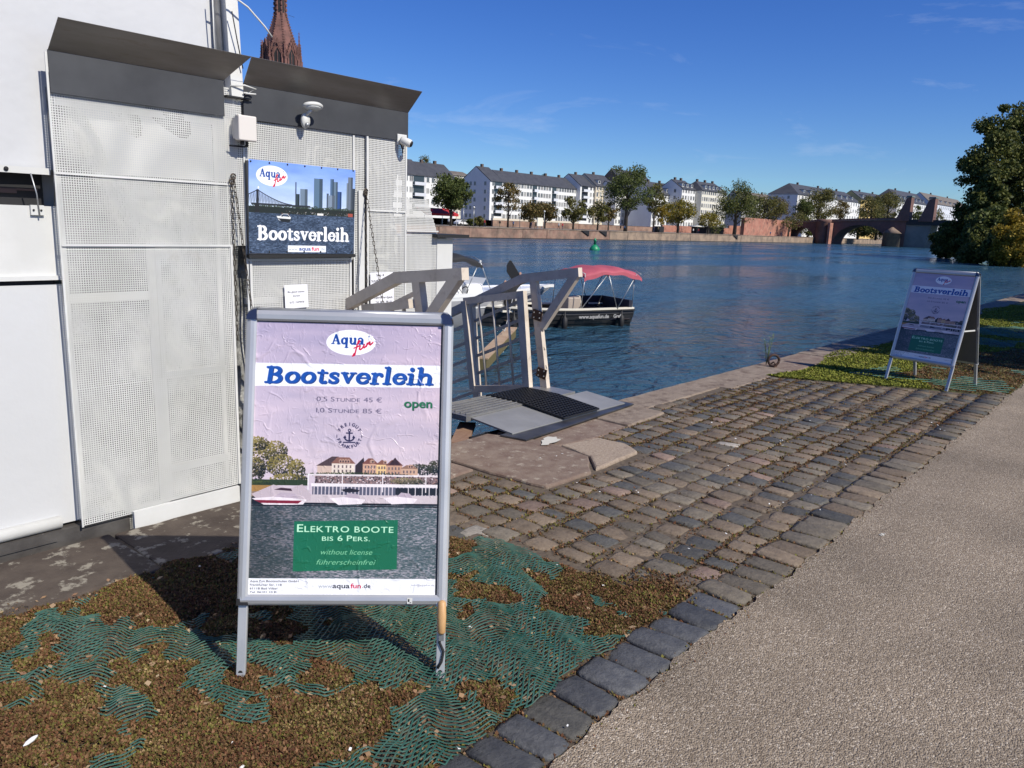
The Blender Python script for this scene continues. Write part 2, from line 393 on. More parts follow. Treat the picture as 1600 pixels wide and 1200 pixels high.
def water(pic, y0, y1, base, light, seed, sy=5, sx=22):
    h = y1-y0; w = pic.w
    n = vnoise(h, w, sy, sx, seed, 3); n2 = vnoise(h, w, 60, 160, seed+1, 2)
    k = np.clip((n-.42)*3.0+(n2-.5)*.8, 0, 1)[..., None]
    pic.a[y0:y1] = np.array(base)*(1-k)+np.array(light)*k
def foliage(pic, pts, seed, dark=(.08, .11, .05), lightc=(.50, .47, .22), r=10):
    """clumpy tree: many dabs inside the blobs (cx,cy,rx,ry)"""
    rr = np.random.default_rng(seed); r = r*.6
    for cx, cy, rx, ry in pts:
        for i in range(int(rx*ry/ (r*r)*5)):
            a = rr.random()*2*np.pi; q = math.sqrt(rr.random()); x = cx+rx*q*math.cos(a); y = cy+ry*q*math.sin(a)
            t = np.clip(.55-.55*(y-cy)/ry+.35*(x-cx)/rx*-1+rr.normal()*.28, 0, 1)
            pic.stroke([(x, y, r*(.25+.5*rr.random()))], np.array(dark)*(1-t)+np.array(lightc)*t, .85)
def draw_poster():
    W, H = 900, 1305; p = Pic(W, H)
    U = lambda px: (px-388)*3.0
    V = lambda py: (py-505)*3.0
    yy = np.linspace(0, 1, H)[:, None, None]; xx = np.linspace(0, 1, W)[None, :, None]
    n = vnoise(H, W, 90, 500, 3, 4)[..., None]
    top = np.array([.72, .66, .74]); hor = np.array([.84, .77, .78]); lf = np.array([.67, .65, .76])
    g = top*(1-np.clip(yy*1.6, 0, 1))+hor*np.clip(yy*1.6, 0, 1); g = g*(1-.25*(1-xx))+lf*.25*(1-xx)
    p.a = g+(n-.5)*np.array([.22, .17, .12])
    water(p, int(V(795)), H, (.27, .33, .34), (.66, .63, .66), 11, 2.5, 11)
    p.a[int(V(795)):] *= (.62+.38*np.clip(np.linspace(-.1, 2.2, W), 0, 1))[None, :, None]
    # hills, houses
    foliage(p, [(U(660), V(738), 90, 26), (U(684), V(735), 40, 36)], 5, (.05, .08, .06), (.24, .24, .16), 9)
    def house(x0, x1, ytop, yev, yb, wall, roof, nw, dorm=3, side=0):
        p.poly([(U(x0)-4, V(yev)), (U(x0)+26, V(ytop)), (U(x1)-26, V(ytop)), (U(x1)+4, V(yev))], roof)
        p.rect(U(x0), V(yev), U(x1), V(yb), wall)
        for r_ in range(2):
            for k in range(nw):
                xx_ = U(x0)+10+k*(U(x1)-U(x0)-14)/nw; yw = V(yev)+8+r_*22; p.rect(xx_, yw, xx_+7, yw+13, (.42, .36, .36))
        for k in range(dorm):
            xx_ = U(x0)+34+k*(U(x1)-U(x0)-60)/max(dorm, 1); p.poly([(xx_, V(yev)-4), (xx_, V(yev)-16), (xx_+8, V(yev)-22), (xx_+16, V(yev)-16), (xx_+16, V(yev)-4)], (.72, .58, .5)); p.rect(xx_+4, V(yev)-15, xx_+12, V(yev)-6, (.3, .22, .22))
    p.poly([(U(493), V(733)), (U(516), V(722)), (U(520), V(748)), (U(493), V(748))], (.80, .70, .64)); p.poly([(U(491), V(734)), (U(516), V(719)), (U(527), V(719)), (U(517), V(734))], (.30, .23, .23))
    house(516, 553, 720, 730, 750, (.88, .82, .76), (.52, .36, .30), 5, 4)
    p.poly([(U(554), V(733)), (U(567), V(720)), (U(572), V(750)), (U(554), V(750))], (.20, .15, .14))
    house(566, 590, 721, 730, 750, (.78, .62, .52), (.48, .30, .25), 4, 2)
    house(588, 606, 723, 731, 750, (.88, .74, .52), (.50, .33, .26), 3, 1)
    house(604, 630, 723, 732, 750, (.74, .58, .48), (.42, .27, .24), 4, 1)
    p.poly([(U(608), V(731)), (U(618), V(719)), (U(627), V(731))], (.22, .14, .14))
    house(628, 655, 731, 737, 750, (.76, .62, .52), (.55, .42, .34), 4, 2)
    p.poly([(U(655), V(744)), (U(656), V(728)), (U(658), V(728)), (U(660), V(744))], (.2, .2, .2))
    foliage(p, [(U(560), V(748), 260, 12)], 9, (.04, .07, .04), (.20, .24, .10), 7)
    foliage(p, [(U(388), V(742), 70, 60), (U(400), V(722), 90, 85), (U(425), V(712), 60, 50), (U(436), V(735), 70, 55), (U(460), V(740), 42, 48), (U(395), V(700), 60, 34), (U(448), V(756), 90, 26)], 21, (.05, .06, .03), (.56, .50, .24), 9)
    p.rect(0, V(757), U(480), V(766), (.17, .22, .10)); p.rect(0, V(766), U(430), V(776), (.62, .47, .25)); p.rect(0, V(776), U(430), V(784), (.52, .44, .38)); p.rect(0, V(784), U(690), V(796), (.09, .09, .10))
    foliage(p, [(U(405), V(762), 60, 8)], 22, (.10, .14, .06), (.3, .34, .12), 5)
    # restaurant ship
    p.rect(U(479), V(747), W, V(750), (.86, .82, .82)); p.rect(U(490), V(750), W, V(762), (.50, .42, .42))
    rr = np.random.default_rng(31)
    for i in range(420):
        x = U(490)+rr.random()*(W-U(490)); y = V(750)+rr.random()*34; c = rr.choice([0, 1, 2, 3]); p.stroke([(x, y, 1.5+2.5*rr.random())], [(.85, .80, .80), (.30, .22, .22), (.62, .48, .44), (.16, .15, .15)][c])
    foliage(p, [(U(640), V(757), 90, 18)], 33, (.12, .14, .07), (.55, .5, .35), 6)
    p.rect(U(484), V(762), W, V(767), (.90, .87, .87)); p.rect(U(486), V(767), W, V(780), (.34, .34, .40))
    for k in range(34): p.rect(U(488)+k*18, V(767), U(488)+k*18+5, V(780), (.80, .76, .78))
    p.rect(U(620), V(768), W, V(779), (.12, .12, .13))
    for k in range(5): p.rect(U(640)+k*34, V(766), U(640)+k*34+4, V(782), (.85, .82, .83))
    p.rect(U(470), V(780), W, V(793), (.78, .73, .74)); p.rect(U(478), V(747), U(480), V(782), (.9, .88, .88))
    for xk in (533, 598, 668): p.rect(U(xk), V(745), U(xk)+5, V(775), (.9, .86, .86))
    p.poly([(U(390), V(780)), (U(424), V(765)), (U(448), V(772)), (U(470), V(764)), (U(484), V(780)), (U(484), V(790)), (U(400), V(790))], (.74, .68, .70))
    p.poly([(U(425), V(773)), (U(436), V(770)), (U(452), V(771)), (U(454), V(775))], (.22, .13, .16))
    p.poly([(U(532), V(772)), (U(545), V(769)), (U(562), V(772)), (U(560), V(775)), (U(540), V(776))], (.13, .11, .13))
    def boat(x0, x1, y, h, stripe=None, rev=False):
        pts = [(x0, y), (x0+(x1-x0)*.45, y-h*.25), (x1, y+h*.1), (x1-6, y+h*.7), (x0+(x1-x0)*.25, y+h*.85)]
        p.poly([(U(a), V(b)) for a, b in pts], (.90, .86, .87))
        if stripe: p.poly([(U(x0+4), V(y+h*.2)), (U(x1-8), V(y+h*.25)), (U(x1-14), V(y+h*.6)), (U(x0+14), V(y+h*.55))], stripe)
        p.poly([(U(x0+(x1-x0)*.4), V(y-h*.2)), (U(x0+(x1-x0)*.52), V(y-h*.75)), (U(x0+(x1-x0)*.78), V(y-h*.6)), (U(x0+(x1-x0)*.85), V(y))], (.70, .64, .68))
    boat(390, 478, 787, 13, (.48, .10, .16)); boat(514, 572, 786, 12); boat(600, 656, 784, 12)
    p.rect(0, V(797), W, V(799), (.10, .10, .11))
    # print
    logo(p, U(541.5), V(535), 120, 62)
    p.poly([(0, V(571)), (W, V(569)), (W, V(605)), (0, V(608))], (.93, .93, .95))
    soft(p, 'Bootsverleih', U(403)+3, V(603)+2, U(677)-U(403), 80, (.10, .16, .32), grow=1.0, rot=-.008)
    soft(p, 'Bootsverleih', U(403), V(603), U(677)-U(403), 80, (.09, .30, .63), grow=0.8, rot=-.008)
    smallcaps(p, '0,5 Stunde 45 €', U(542), V(627), 22, (.36, .33, .42), 320)
    smallcaps(p, '1,0 Stunde 85 €', U(542), V(645), 22, (.36, .33, .42), 320)
    text(p, 'open', U(653)+2, V(631)+2, 40, (.1, .12, .12), 138, .02); text(p, 'open', U(653), V(631), 40, (.13, .42, .27), 138, .02)
    ex, ey = U(543), V(685); dk = (.10, .08, .22)
    for s_, a0, a1, flip in (('FREIGUT', -150, -30, 1), ('FRANKFURT', 158, 22, -1)):
        for i, ch in enumerate(s_):
            a = R(a0+(a1-a0)*i/(len(s_)-1)); text(p, ch, ex+55*math.cos(a), ey+55*math.sin(a), 15, dk, None, .03, rot=a+math.pi/2*flip)
    p.stroke([(ex-60, ey-2, 1.5), (ex-60, ey+10, 1.5)], dk); p.stroke([(ex+60, ey-2, 1.5), (ex+60, ey+10, 1.5)], dk)
    p.stroke([(ex, ey-18, 3.5), (ex, ey+24, 3.5)], dk); p.stroke([(ex-14, ey-12, 3), (ex+14, ey-12, 3)], dk)
    p.stroke([(ex+6*math.cos(R(t)), ey-25+6*math.sin(R(t)), 2) for t in range(0, 361, 40)], dk)
    p.stroke([(ex+24*math.cos(R(t)), ey+4+22*math.sin(R(t)), 3.2) for t in range(10, 171, 16)], dk)
    p.poly([(ex-30, ey+12), (ex-20, ey-2), (ex-14, ey+12)], dk); p.poly([(ex+30, ey+12), (ex+20, ey-2), (ex+14, ey+12)], dk)
    p.stroke([(ex-28, ey+33, 2.5), (ex+28, ey+33, 2.5)], dk)
    gr = (.07, .40, .27); p.poly([(U(459), V(823)), (U(625), V(819)), (U(625), V(898)), (U(459), V(902))], gr)
    smallcaps(p, 'Elektro boote', U(542), V(833.5), 36, (.74, .92, .78), 470, .012)
    smallcaps(p, 'bis 6 Pers.', U(543), V(849), 26, (.74, .92, .78), 235, .01)
    text(p, 'without license', U(543), V(871), 24, (.50, .76, .58), 250, .0, shear=.3); text(p, 'führerscheinfrei', U(543), V(887), 24, (.50, .76, .58), 280, .0, shear=.3)
    p.rect(0, V(913), W, H, (.92, .92, .93))
    text(p, 'www.', U(512), V(925), 17, (.60, .62, .64), 70); text(p, 'aqua', U(536.5), V(924.5), 22, (.12, .12, .16), 82, .015); text(p, 'fun', U(560), V(924.5), 22, (.78, .08, .24), 50, .015); text(p, '.de', U(577), V(924.5), 19, (.12, .12, .16), 40, .01)
    for i, s_ in enumerate(('Aqua Fun Bootsschulen GmbH', 'Frankfurter Str. 118', '61118 Bad Vilbel', 'Tel. 06101 10 81')):
        text(p, s_, U(392), V(917.5+i*5.8), 9, (.15, .15, .2), [230, 150, 130, 130][i], .0, align='l')
    text(p, 'info@aquafun.de', U(668), V(923), 8, (.5, .5, .55), 110)
    return p.image('boat_hire_poster')
def draw_banner():
    W, H = 960, 660; p = Pic(W, H); U = lambda u: u*W; V = lambda v: v*H
    yy = np.linspace(0, 1, H)[:, None, None]; n = vnoise(H, W, 60, 200, 8, 4)[..., None]
    p.a = np.array([.46, .60, .90])*(1-np.clip(yy*2, 0, 1))+np.array([.78, .84, .93])*np.clip(yy*2, 0, 1)+(n-.5)*.14
    def tower(u0, u1, v, col, sh=.6):
        p.rect(U(u0), V(v), U(u1), V(.55), col); p.rect(U(u0+(u1-u0)*.62), V(v), U(u1), V(.55), tuple(c*sh for c in col))
        for k in range(int((.5-v)/.012)): p.rect(U(u0)+2, V(v)+6+k*8, U(u1)-3, V(v)+8+k*8, tuple(c*.8 for c in col))
    tower(.455, .525, .27, (.45, .52, .60)); tower(.41, .42, .20, (.2, .22, .27)); tower(.415, .45, .33, (.2, .25, .28)); tower(.585, .67, .14, (.36, .46, .56))
    tower(.71, .73, .30, (.3, .35, .42)); tower(.745, .78, .13, (.32, .42, .54)); tower(.78, .82, .16, (.40, .48, .56)); tower(.725, .79, .32, (.50, .56, .64)); tower(.82, .86, .27, (.2, .32, .55)); tower(.925, .975, .09, (.42, .46, .52)); tower(.91, .93, .16, (.5, .55, .6)); tower(.97, .999, .22, (.22, .25, .3))
    foliage(p, [(U(.05+.05*k), V(.50), 40, 18+5*(k % 3)) for k in range(20)], 4, (.06, .08, .07), (.2, .24, .16), 8)
    p.rect(0, V(.49), W, V(.56), (.13, .15, .14)); p.rect(U(.02), V(.455), U(.55), V(.475), (.16, .17, .20))
    f = lambda u: .455-.14*abs(1-abs(u-.075)/.30)**1.6 if abs(u-.075) < .30 else .455
    us = np.linspace(0, .375, 30)
    p.stroke([(U(u), V(f(u)), 3) for u in us], (.13, .14, .17))
    for u in us[::1]: p.stroke([(U(u), V(f(u)), 1.2), (U(u), V(.46), 1.2)], (.16, .17, .2)); p.stroke([(U(u), V(f(u)), 1.0), (U(u+.013), V(.46), 1.0)], (.16, .17, .2))
    p.rect(U(.05), V(.46), U(.09), V(.56), (.14, .13, .14)); p.rect(U(.065), V(.31), U(.085), V(.46), (.15, .15, .18)); p.ell(U(.082), V(.29), 6, 9, (.95, .95, .97))
    rr = np.random.default_rng(3)
    for i in range(160): p.stroke([(U(.3+.7*rr.random()), V(.52+.04*rr.random()), 1+2*rr.random())], [(.8, .8, .82), (.5, .35, .3), (.1, .12, .1), (.35, .4, .3)][i % 4])
    p.rect(U(.62), V(.535), U(.68), V(.56), (.88, .86, .84)); p.rect(U(.93), V(.52), U(.98), V(.57), (.62, .3, .25))
    water(p, int(V(.56)), H, (.16, .21, .29), (.38, .45, .56), 5, 3, 13)
    p.poly([(U(.24), V(.585)), (U(.37), V(.59)), (U(.365), V(.64)), (U(.30), V(.65)), (U(.26), V(.63))], (.90, .90, .90)); p.poly([(U(.25), V(.61)), (U(.37), V(.615)), (U(.36), V(.65)), (U(.29), V(.65))], (.12, .13, .15))
    for u in (.29, .35): p.ell(U(u), V(.575), 8, 12, (.12, .14, .2)); p.ell(U(u), V(.555), 5, 6, (.35, .25, .2))
    p.stroke([(U(.27), V(.59), 2), (U(.3), V(.56), 2), (U(.34), V(.56), 2), (U(.36), V(.59), 2)], (.85, .85, .86))
    logo(p, U(.20), V(.155), 132, 72)
    soft(p, 'Bootsverleih', U(.068), V(.855), U(.88), 104, (.95, .95, .96), shear=.0, grow=0.0)
    p.rect(U(.345), V(.91), U(.71), V(.985), (.92, .93, .95))
    text(p, 'www.', U(.395), V(.95), 22, (.6, .63, .66), 84); text(p, 'aqua', U(.505), V(.945), 28, (.10, .22, .5), 108, .02); text(p, 'fun', U(.605), V(.945), 28, (.82, .10, .25), 70, .02); text(p, '.de', U(.675), V(.945), 24, (.6, .63, .66), 48)
    return p.image('boat_hire_banner')
def draw_note(lines, W, H, seed):
    p = Pic(W, H, (.90, .90, .92)); p.a += (vnoise(H, W, 60, 60, seed, 3)[..., None]-.5)*.06
    for s_, x, y, h, w in lines: text(p, s_, x*W, y*H, h, (.12, .12, .16), w*W, .01)
    return p.image('paper_notice')
def print_mat(name, img, rough=0.4, wrinkle=0.0, coat=0.0):
    mt = bpy.data.materials.new(name); mt.use_nodes = True; nt = mt.node_tree; N = nt.nodes; Lk = nt.links.new
    p = N['Principled BSDF']; p.inputs['Roughness'].default_value = rough; p.inputs['Coat Weight'].default_value = coat; p.inputs['Coat Roughness'].default_value = .15
    t = N.new('ShaderNodeTexImage'); t.image = img; t.interpolation = 'Cubic'; uv = N.new('ShaderNodeUVMap'); Lk(uv.outputs[0], t.inputs['Vector'])
    sat = N.new('ShaderNodeGamma'); sat.inputs['Gamma'].default_value = 1.0; Lk(t.outputs['Color'], sat.inputs['Color']); Lk(sat.outputs[0], p.inputs['Base Color'])
    if wrinkle > 0:
        # paper creases: thin ridges where warped noise crosses its middle, plus soft cockling
        tc = N.new('ShaderNodeTexCoord'); last = None
        for sc_, st, rot, wdt, amt in ((2.6, (1, 1, 1), 25, .035, 1.0), (6.5, (1, 2.2, 1), -20, .05, .55), (13, (1.6, 1, 1), 50, .08, .25)):
            mp = N.new('ShaderNodeMapping'); mp.inputs['Rotation'].default_value = (0, 0, R(rot)); mp.inputs['Scale'].default_value = st; Lk(uv.outputs[0], mp.inputs['Vector'])
            n = N.new('ShaderNodeTexNoise'); n.inputs['Scale'].default_value = sc_; n.inputs['Detail'].default_value = 2.5; n.inputs['Distortion'].default_value = .8; Lk(mp.outputs[0], n.inputs['Vector'])
            a = N.new('ShaderNodeMath'); a.operation = 'SUBTRACT'; a.inputs[1].default_value = .5; Lk(n.outputs['Fac'], a.inputs[0])
            b = N.new('ShaderNodeMath'); b.operation = 'ABSOLUTE'; Lk(a.outputs[0], b.inputs[0])
            c = N.new('ShaderNodeMapRange'); c.inputs['From Min'].default_value = 0; c.inputs['From Max'].default_value = wdt; c.inputs['To Min'].default_value = amt; c.inputs['To Max'].default_value = 0; c.interpolation_type = 'SMOOTHSTEP'; Lk(b.outputs[0], c.inputs['Value'])
            msk = N.new('ShaderNodeTexNoise'); msk.inputs['Scale'].default_value = sc_*1.7; mk = N.new('ShaderNodeMapRange'); mk.inputs['From Min'].default_value = .48; mk.inputs['From Max'].default_value = .62; Lk(mp.outputs[0], msk.inputs['Vector']); Lk(msk.outputs['Fac'], mk.inputs['Value'])
            e = N.new('ShaderNodeMath'); e.operation = 'MULTIPLY'; Lk(c.outputs[0], e.inputs[0]); Lk(mk.outputs[0], e.inputs[1])
            if last is None: last = e.outputs[0]
            else:
                d = N.new('ShaderNodeMath'); d.operation = 'ADD'; Lk(last, d.inputs[0]); Lk(e.outputs[0], d.inputs[1]); last = d.outputs[0]
        bp = N.new('ShaderNodeBump'); bp.inputs['Strength'].default_value = wrinkle; bp.inputs['Distance'].default_value = .004; Lk(last, bp.inputs['Height']); Lk(bp.outputs[0], p.inputs['Normal'])
    return mt
def quad_uv(name, a, b, c, d, mt, parent=None, nx=1, ny=1, wob=0.0, world=True, **kw):
    """rectangle a (bottom left) b (bottom right) c (top right) d (top left), uv mapped, can be gently uneven"""
    a, b, c, d = map(Vector, (a, b, c, d)); nrm = (b-a).cross(d-a).normalized(); vs = []; uvs = []
    for j in range(ny+1):
        for i in range(nx+1):
            u, v = i/nx, j/ny; e = min(u, 1-u, v, 1-v)*8
            q = a*(1-u)*(1-v)+b*u*(1-v)+c*u*v+d*(1-u)*v
            if wob: q = q+nrm*wob*min(e, 1)*(math.sin(u*9+v*5)+math.sin(v*13-u*4)*.7+math.sin(u*23+v*17)*.3)
            vs.append(q); uvs.append((u, v))
    fs = [(j*(nx+1)+i, j*(nx+1)+i+1, (j+1)*(nx+1)+i+1, (j+1)*(nx+1)+i) for j in range(ny) for i in range(nx)]
    me = bpy.data.meshes.new(name); me.from_pydata([tuple(v) for v in vs], [], fs); ul = me.uv_layers.new(name='UVMap')
    for lp in me.loops: ul.data[lp.index].uv = uvs[lp.vertex_index]
    for pl in me.polygons: pl.use_smooth = True
    me.materials.append(mt); o = bpy.data.objects.new(name, me); link(o, parent)
    if parent is not None and world: o.matrix_parent_inverse = world_matrix(parent).inverted()
    return setp(o, **kw)
# ------------------------------------------------------------------ river, quay, paving
def water_mat():
    mt = bpy.data.materials.new('river_water'); mt.use_nodes = True; nt = mt.node_tree; N = nt.nodes; Lk = nt.links.new
    p = N['Principled BSDF']; p.inputs['Roughness'].default_value = .14; p.inputs['IOR'].default_value = 1.333
    p.inputs['Specular IOR Level'].default_value = .5
    g = N.new('ShaderNodeNewGeometry')
    tn = N.new('ShaderNodeTexNoise'); tn.inputs['Scale'].default_value = .06; tn.inputs['Detail'].default_value = 3; Lk(g.outputs['Position'], tn.inputs['Vector'])
    cr = N.new('ShaderNodeValToRGB'); cr.color_ramp.elements[0].color = (.022, .070, .118, 1); cr.color_ramp.elements[1].color = (.030, .084, .128, 1); Lk(tn.outputs['Fac'], cr.inputs['Fac']); Lk(cr.outputs[0], p.inputs['Base Color'])
    prev = None
    for sc_, st, dist, rot in ((.5, (1, 1.5, 1), .26, 20), (1.7, (1, 1.5, 1), .10, -15), (5.5, (1, 1.3, 1), .018, 10)):
        mp = N.new('ShaderNodeMapping'); mp.inputs['Scale'].default_value = st; mp.inputs['Rotation'].default_value = (0, 0, R(rot)); Lk(g.outputs['Position'], mp.inputs['Vector'])
        n = N.new('ShaderNodeTexNoise'); n.inputs['Scale'].default_value = sc_; n.inputs['Detail'].default_value = 5; n.inputs['Distortion'].default_value = .8; Lk(mp.outputs[0], n.inputs['Vector'])
        b = N.new('ShaderNodeBump'); b.inputs['Strength'].default_value = 1; b.inputs['Distance'].default_value = dist*3.2; Lk(n.outputs['Fac'], b.inputs['Height'])
        if prev is not None: Lk(prev, b.inputs['Normal'])
        prev = b.outputs['Normal']
    # calmer and rougher patches drift over the river
    pn = N.new('ShaderNodeTexNoise'); pn.inputs['Scale'].default_value = .09; pn.inputs['Detail'].default_value = 4
    pm_ = N.new('ShaderNodeMapping'); pm_.inputs['Scale'].default_value = (.45, 1.3, 1); Lk(g.outputs['Position'], pm_.inputs['Vector']); Lk(pm_.outputs[0], pn.inputs['Vector'])
    pr = N.new('ShaderNodeMapRange'); pr.inputs['From Min'].default_value = .38; pr.inputs['From Max'].default_value = .62; pr.inputs['To Min'].default_value = .09; pr.inputs['To Max'].default_value = .24; Lk(pn.outputs['Fac'], pr.inputs['Value']); Lk(pr.outputs[0], p.inputs['Roughness'])
    Lk(prev, p.inputs['Normal'])
    return mt
wm = MB(); wm.quad((-400, 3.3, WZ), (1500, 3.3, WZ), (1500, 121, WZ), (-400, 121, WZ)); wm.build('river', water_mat(), kind='structure', label='blue rippled river')
bedm = mat('river_bed', (.05, .05, .04), .9)
MB().quad((-2500, -2500, WZ-2.5), (2500, -2500, WZ-2.5), (2500, 2500, WZ-2.5), (-2500, 2500, WZ-2.5)).build('terrain', mat('terrain_earth', (.07, .075, .045), .95, col2=(.10, .095, .06), nscale=.02, coord='World'), kind='structure')

m_earth = mat('dry_earth', (.060, .042, .030), .95, col2=(.10, .075, .05), nscale=14, bump=.8, bscale=90, bdist=.006, coord='World')
m_joint = mat('joint_grit', (.07, .052, .038), .95, col2=(.13, .10, .07), nscale=40, bump=.8, bscale=140, bdist=.004, coord='World')
m_qwall = mat('quay_wall_stone', (.16, .11, .085), .9, col2=(.08, .07, .055), nscale=1.5, bump=.6, bscale=20, bdist=.02, coord='World')
qb = MB(); qb.bb(-40, 60, -60, 3.5, -4.2, -.037); qb.build('quay_ground', m_qwall, kind='structure', label='quay body under the paving')

def asphalt():
    mt = bpy.data.materials.new('worn_asphalt'); mt.use_nodes = True; nt = mt.node_tree; N = nt.nodes; Lk = nt.links.new
    p = N['Principled BSDF']; p.inputs['Roughness'].default_value = .85; p.inputs['Specular IOR Level'].default_value = .35
    g = N.new('ShaderNodeNewGeometry')
    v = N.new('ShaderNodeTexVoronoi'); v.inputs['Scale'].default_value = 190; Lk(g.outputs['Position'], v.inputs['Vector'])
    bw = N.new('ShaderNodeSeparateColor'); Lk(v.outputs['Color'], bw.inputs[0])
    cr = N.new('ShaderNodeValToRGB'); e = cr.color_ramp.elements
    e[0].position = 0; e[0].color = (.165, .126, .088, 1); e[1].position = 1; e[1].color = (.54, .47, .38, 1)
    for ps, c in ((.45, (.255, .203, .148)), (.86, (.33, .268, .20)), (.94, (.42, .355, .28))):
        q = e.new(ps); q.color = (*c, 1)
    Lk(bw.outputs[0], cr.inputs['Fac'])
    big = N.new('ShaderNodeTexNoise'); big.inputs['Scale'].default_value = 1.3; big.inputs['Detail'].default_value = 5; Lk(g.outputs['Position'], big.inputs['Vector'])
    mr = N.new('ShaderNodeMapRange'); mr.inputs['From Min'].default_value = .3; mr.inputs['From Max'].default_value = .7; mr.inputs['To Min'].default_value = .74; mr.inputs['To Max'].default_value = 1.20; Lk(big.outputs['Fac'], mr.inputs['Value'])
    h = N.new('ShaderNodeHueSaturation'); Lk(cr.outputs[0], h.inputs['Color']); Lk(mr.outputs[0], h.inputs['Value']); Lk(h.outputs[0], p.inputs['Base Color'])
    n2 = N.new('ShaderNodeTexNoise'); n2.inputs['Scale'].default_value = 55; n2.inputs['Detail'].default_value = 4; Lk(g.outputs['Position'], n2.inputs['Vector'])
    ad = N.new('ShaderNodeMath'); ad.operation = 'MULTIPLY_ADD'; ad.inputs[1].default_value = -.9; Lk(v.outputs['Distance'], ad.inputs[0]); Lk(n2.outputs['Fac'], ad.inputs[2])
    b = N.new('ShaderNodeBump'); b.inputs['Strength'].default_value = 1.0; b.inputs['Distance'].default_value = .0055; Lk(ad.outputs[0], b.inputs['Height']); Lk(b.outputs[0], p.inputs['Normal'])
    return mt
am = MB()
_er = random.Random(2)
def asph_edge(x): return (1.114 if x < 2.75 else 1.101)+.006*math.sin(x*3.1)+.007*math.sin(x*11.3)+.006*math.sin(x*37)+_er.uniform(-.006, .006)
xs = [-12, -3]+[.2+.025*i for i in range(440)]+[14, 20, 30, 60]
ev = [asph_edge(x) for x in xs]
for a, b, ea, eb in zip(xs[:-1], xs[1:], ev[:-1], ev[1:]):
    am.quad((a, -40, .004), (b, -40, .004), (b, eb, .004), (a, ea, .004))
am.build('asphalt_path', asphalt(), kind='structure', label='worn asphalt path')
MB().bb(-12, 60, 1.0, 3.46, -.034, -.008).build('paving_bed', m_joint, kind='structure')

# ---- stones
def stone_mat(name, c1, c2, speck=None, rough=.72):
    mt = mat(name, c1, rough, col2=c2, nscale=22, nlo=.3, nhi=.7, bump=1.0, bscale=60, bdist=.007, coord='World', rand=.24, spec=.35, dirt=(tuple(.35*a+.02 for a in c2), 28, .52, .72))
    return mt
SM = [stone_mat('basalt_stone', (.062, .060, .054), (.110, .104, .090), rough=.6),
      stone_mat('brown_stone', (.138, .102, .070), (.20, .155, .110)),
      stone_mat('grey_stone', (.112, .095, .072), (.175, .148, .113)),
      stone_mat('pink_granite_stone', (.185, .125, .098), (.25, .18, .14)),
      stone_mat('pale_granite_stone', (.28, .25, .21), (.40, .36, .31)),
      stone_mat('dark_kerb_stone', (.052, .054, .060), (.10, .10, .10), rough=.55)]
def stone_mesh(seed, hx, hy, top=.0, depth=.05, nx=5, ny=4):
    """rounded, uneven sett: centre at origin, top near z=top"""
    r = random.Random(seed); vs = []; fs = []
    cx = [r.uniform(-.075, .075) for _ in range(4)]
    UU = [-1, -.84, -.3, .3, .84, 1] if nx == 5 else [-1, -.8, .8, 1]; VV = [-1, -.80, 0, .80, 1] if ny == 4 else [-1, 0, 1]
    for j in range(ny+1):
        for i in range(nx+1):
            u, v = UU[i], VV[j]
            px, py = u*hx, v*hy
            # skew corners
            px *= 1+cx[0]*v; py *= 1+cx[1]*u
            k = max(abs(u), abs(v)); edge = 1 if k > .99 else 0
            ru = abs(u)**10; rv = abs(v)**10; rnd = max(0, ru+rv-1)
            px -= math.copysign(hx*.14*rnd, u); py -= math.copysign(hy*.14*rnd, v)
            z = top - .0055*(ru+rv) + r.uniform(-.0018, .0018) + cx[2]*.04*u + cx[3]*.04*v
            if edge: px += r.uniform(-.005, .005); py += r.uniform(-.005, .005); z -= .001
            vs.append((px, py, z))
    for j in range(ny):
        for i in range(nx): fs.append((j*(nx+1)+i, j*(nx+1)+i+1, (j+1)*(nx+1)+i+1, (j+1)*(nx+1)+i))
    ring = [i for i in range(nx+1)]+[j*(nx+1)+nx for j in range(1, ny+1)]+[ny*(nx+1)+i for i in range(nx-1, -1, -1)]+[j*(nx+1) for j in range(ny-1, 0, -1)]
    b = len(vs); n = len(ring)
    for i in ring: x, y, z = vs[i]; vs.append((x*1.0, y*1.0, z-.009))
    for i in ring: x, y, z = vs[i]; vs.append((x*.96, y*.96, top-depth))
    for q in range(2):
        A = ring if q == 0 else [b+k for k in range(n)]; B = [b+q*n+k for k in range(n)]
        for k in range(n): fs.append((A[k], B[k], B[(k+1) % n], A[(k+1) % n]))
    return vs, fs
def far_line(y): return 7.78+(3.02-y)*.48
cells = []   # (x, y, length along X, width along Y, mat, z)
YR = [1.325, 1.485, 1.66, 1.825, 2.0, 2.165, 2.34, 2.50, 2.665, 2.82, 2.96, 3.10, 3.24]
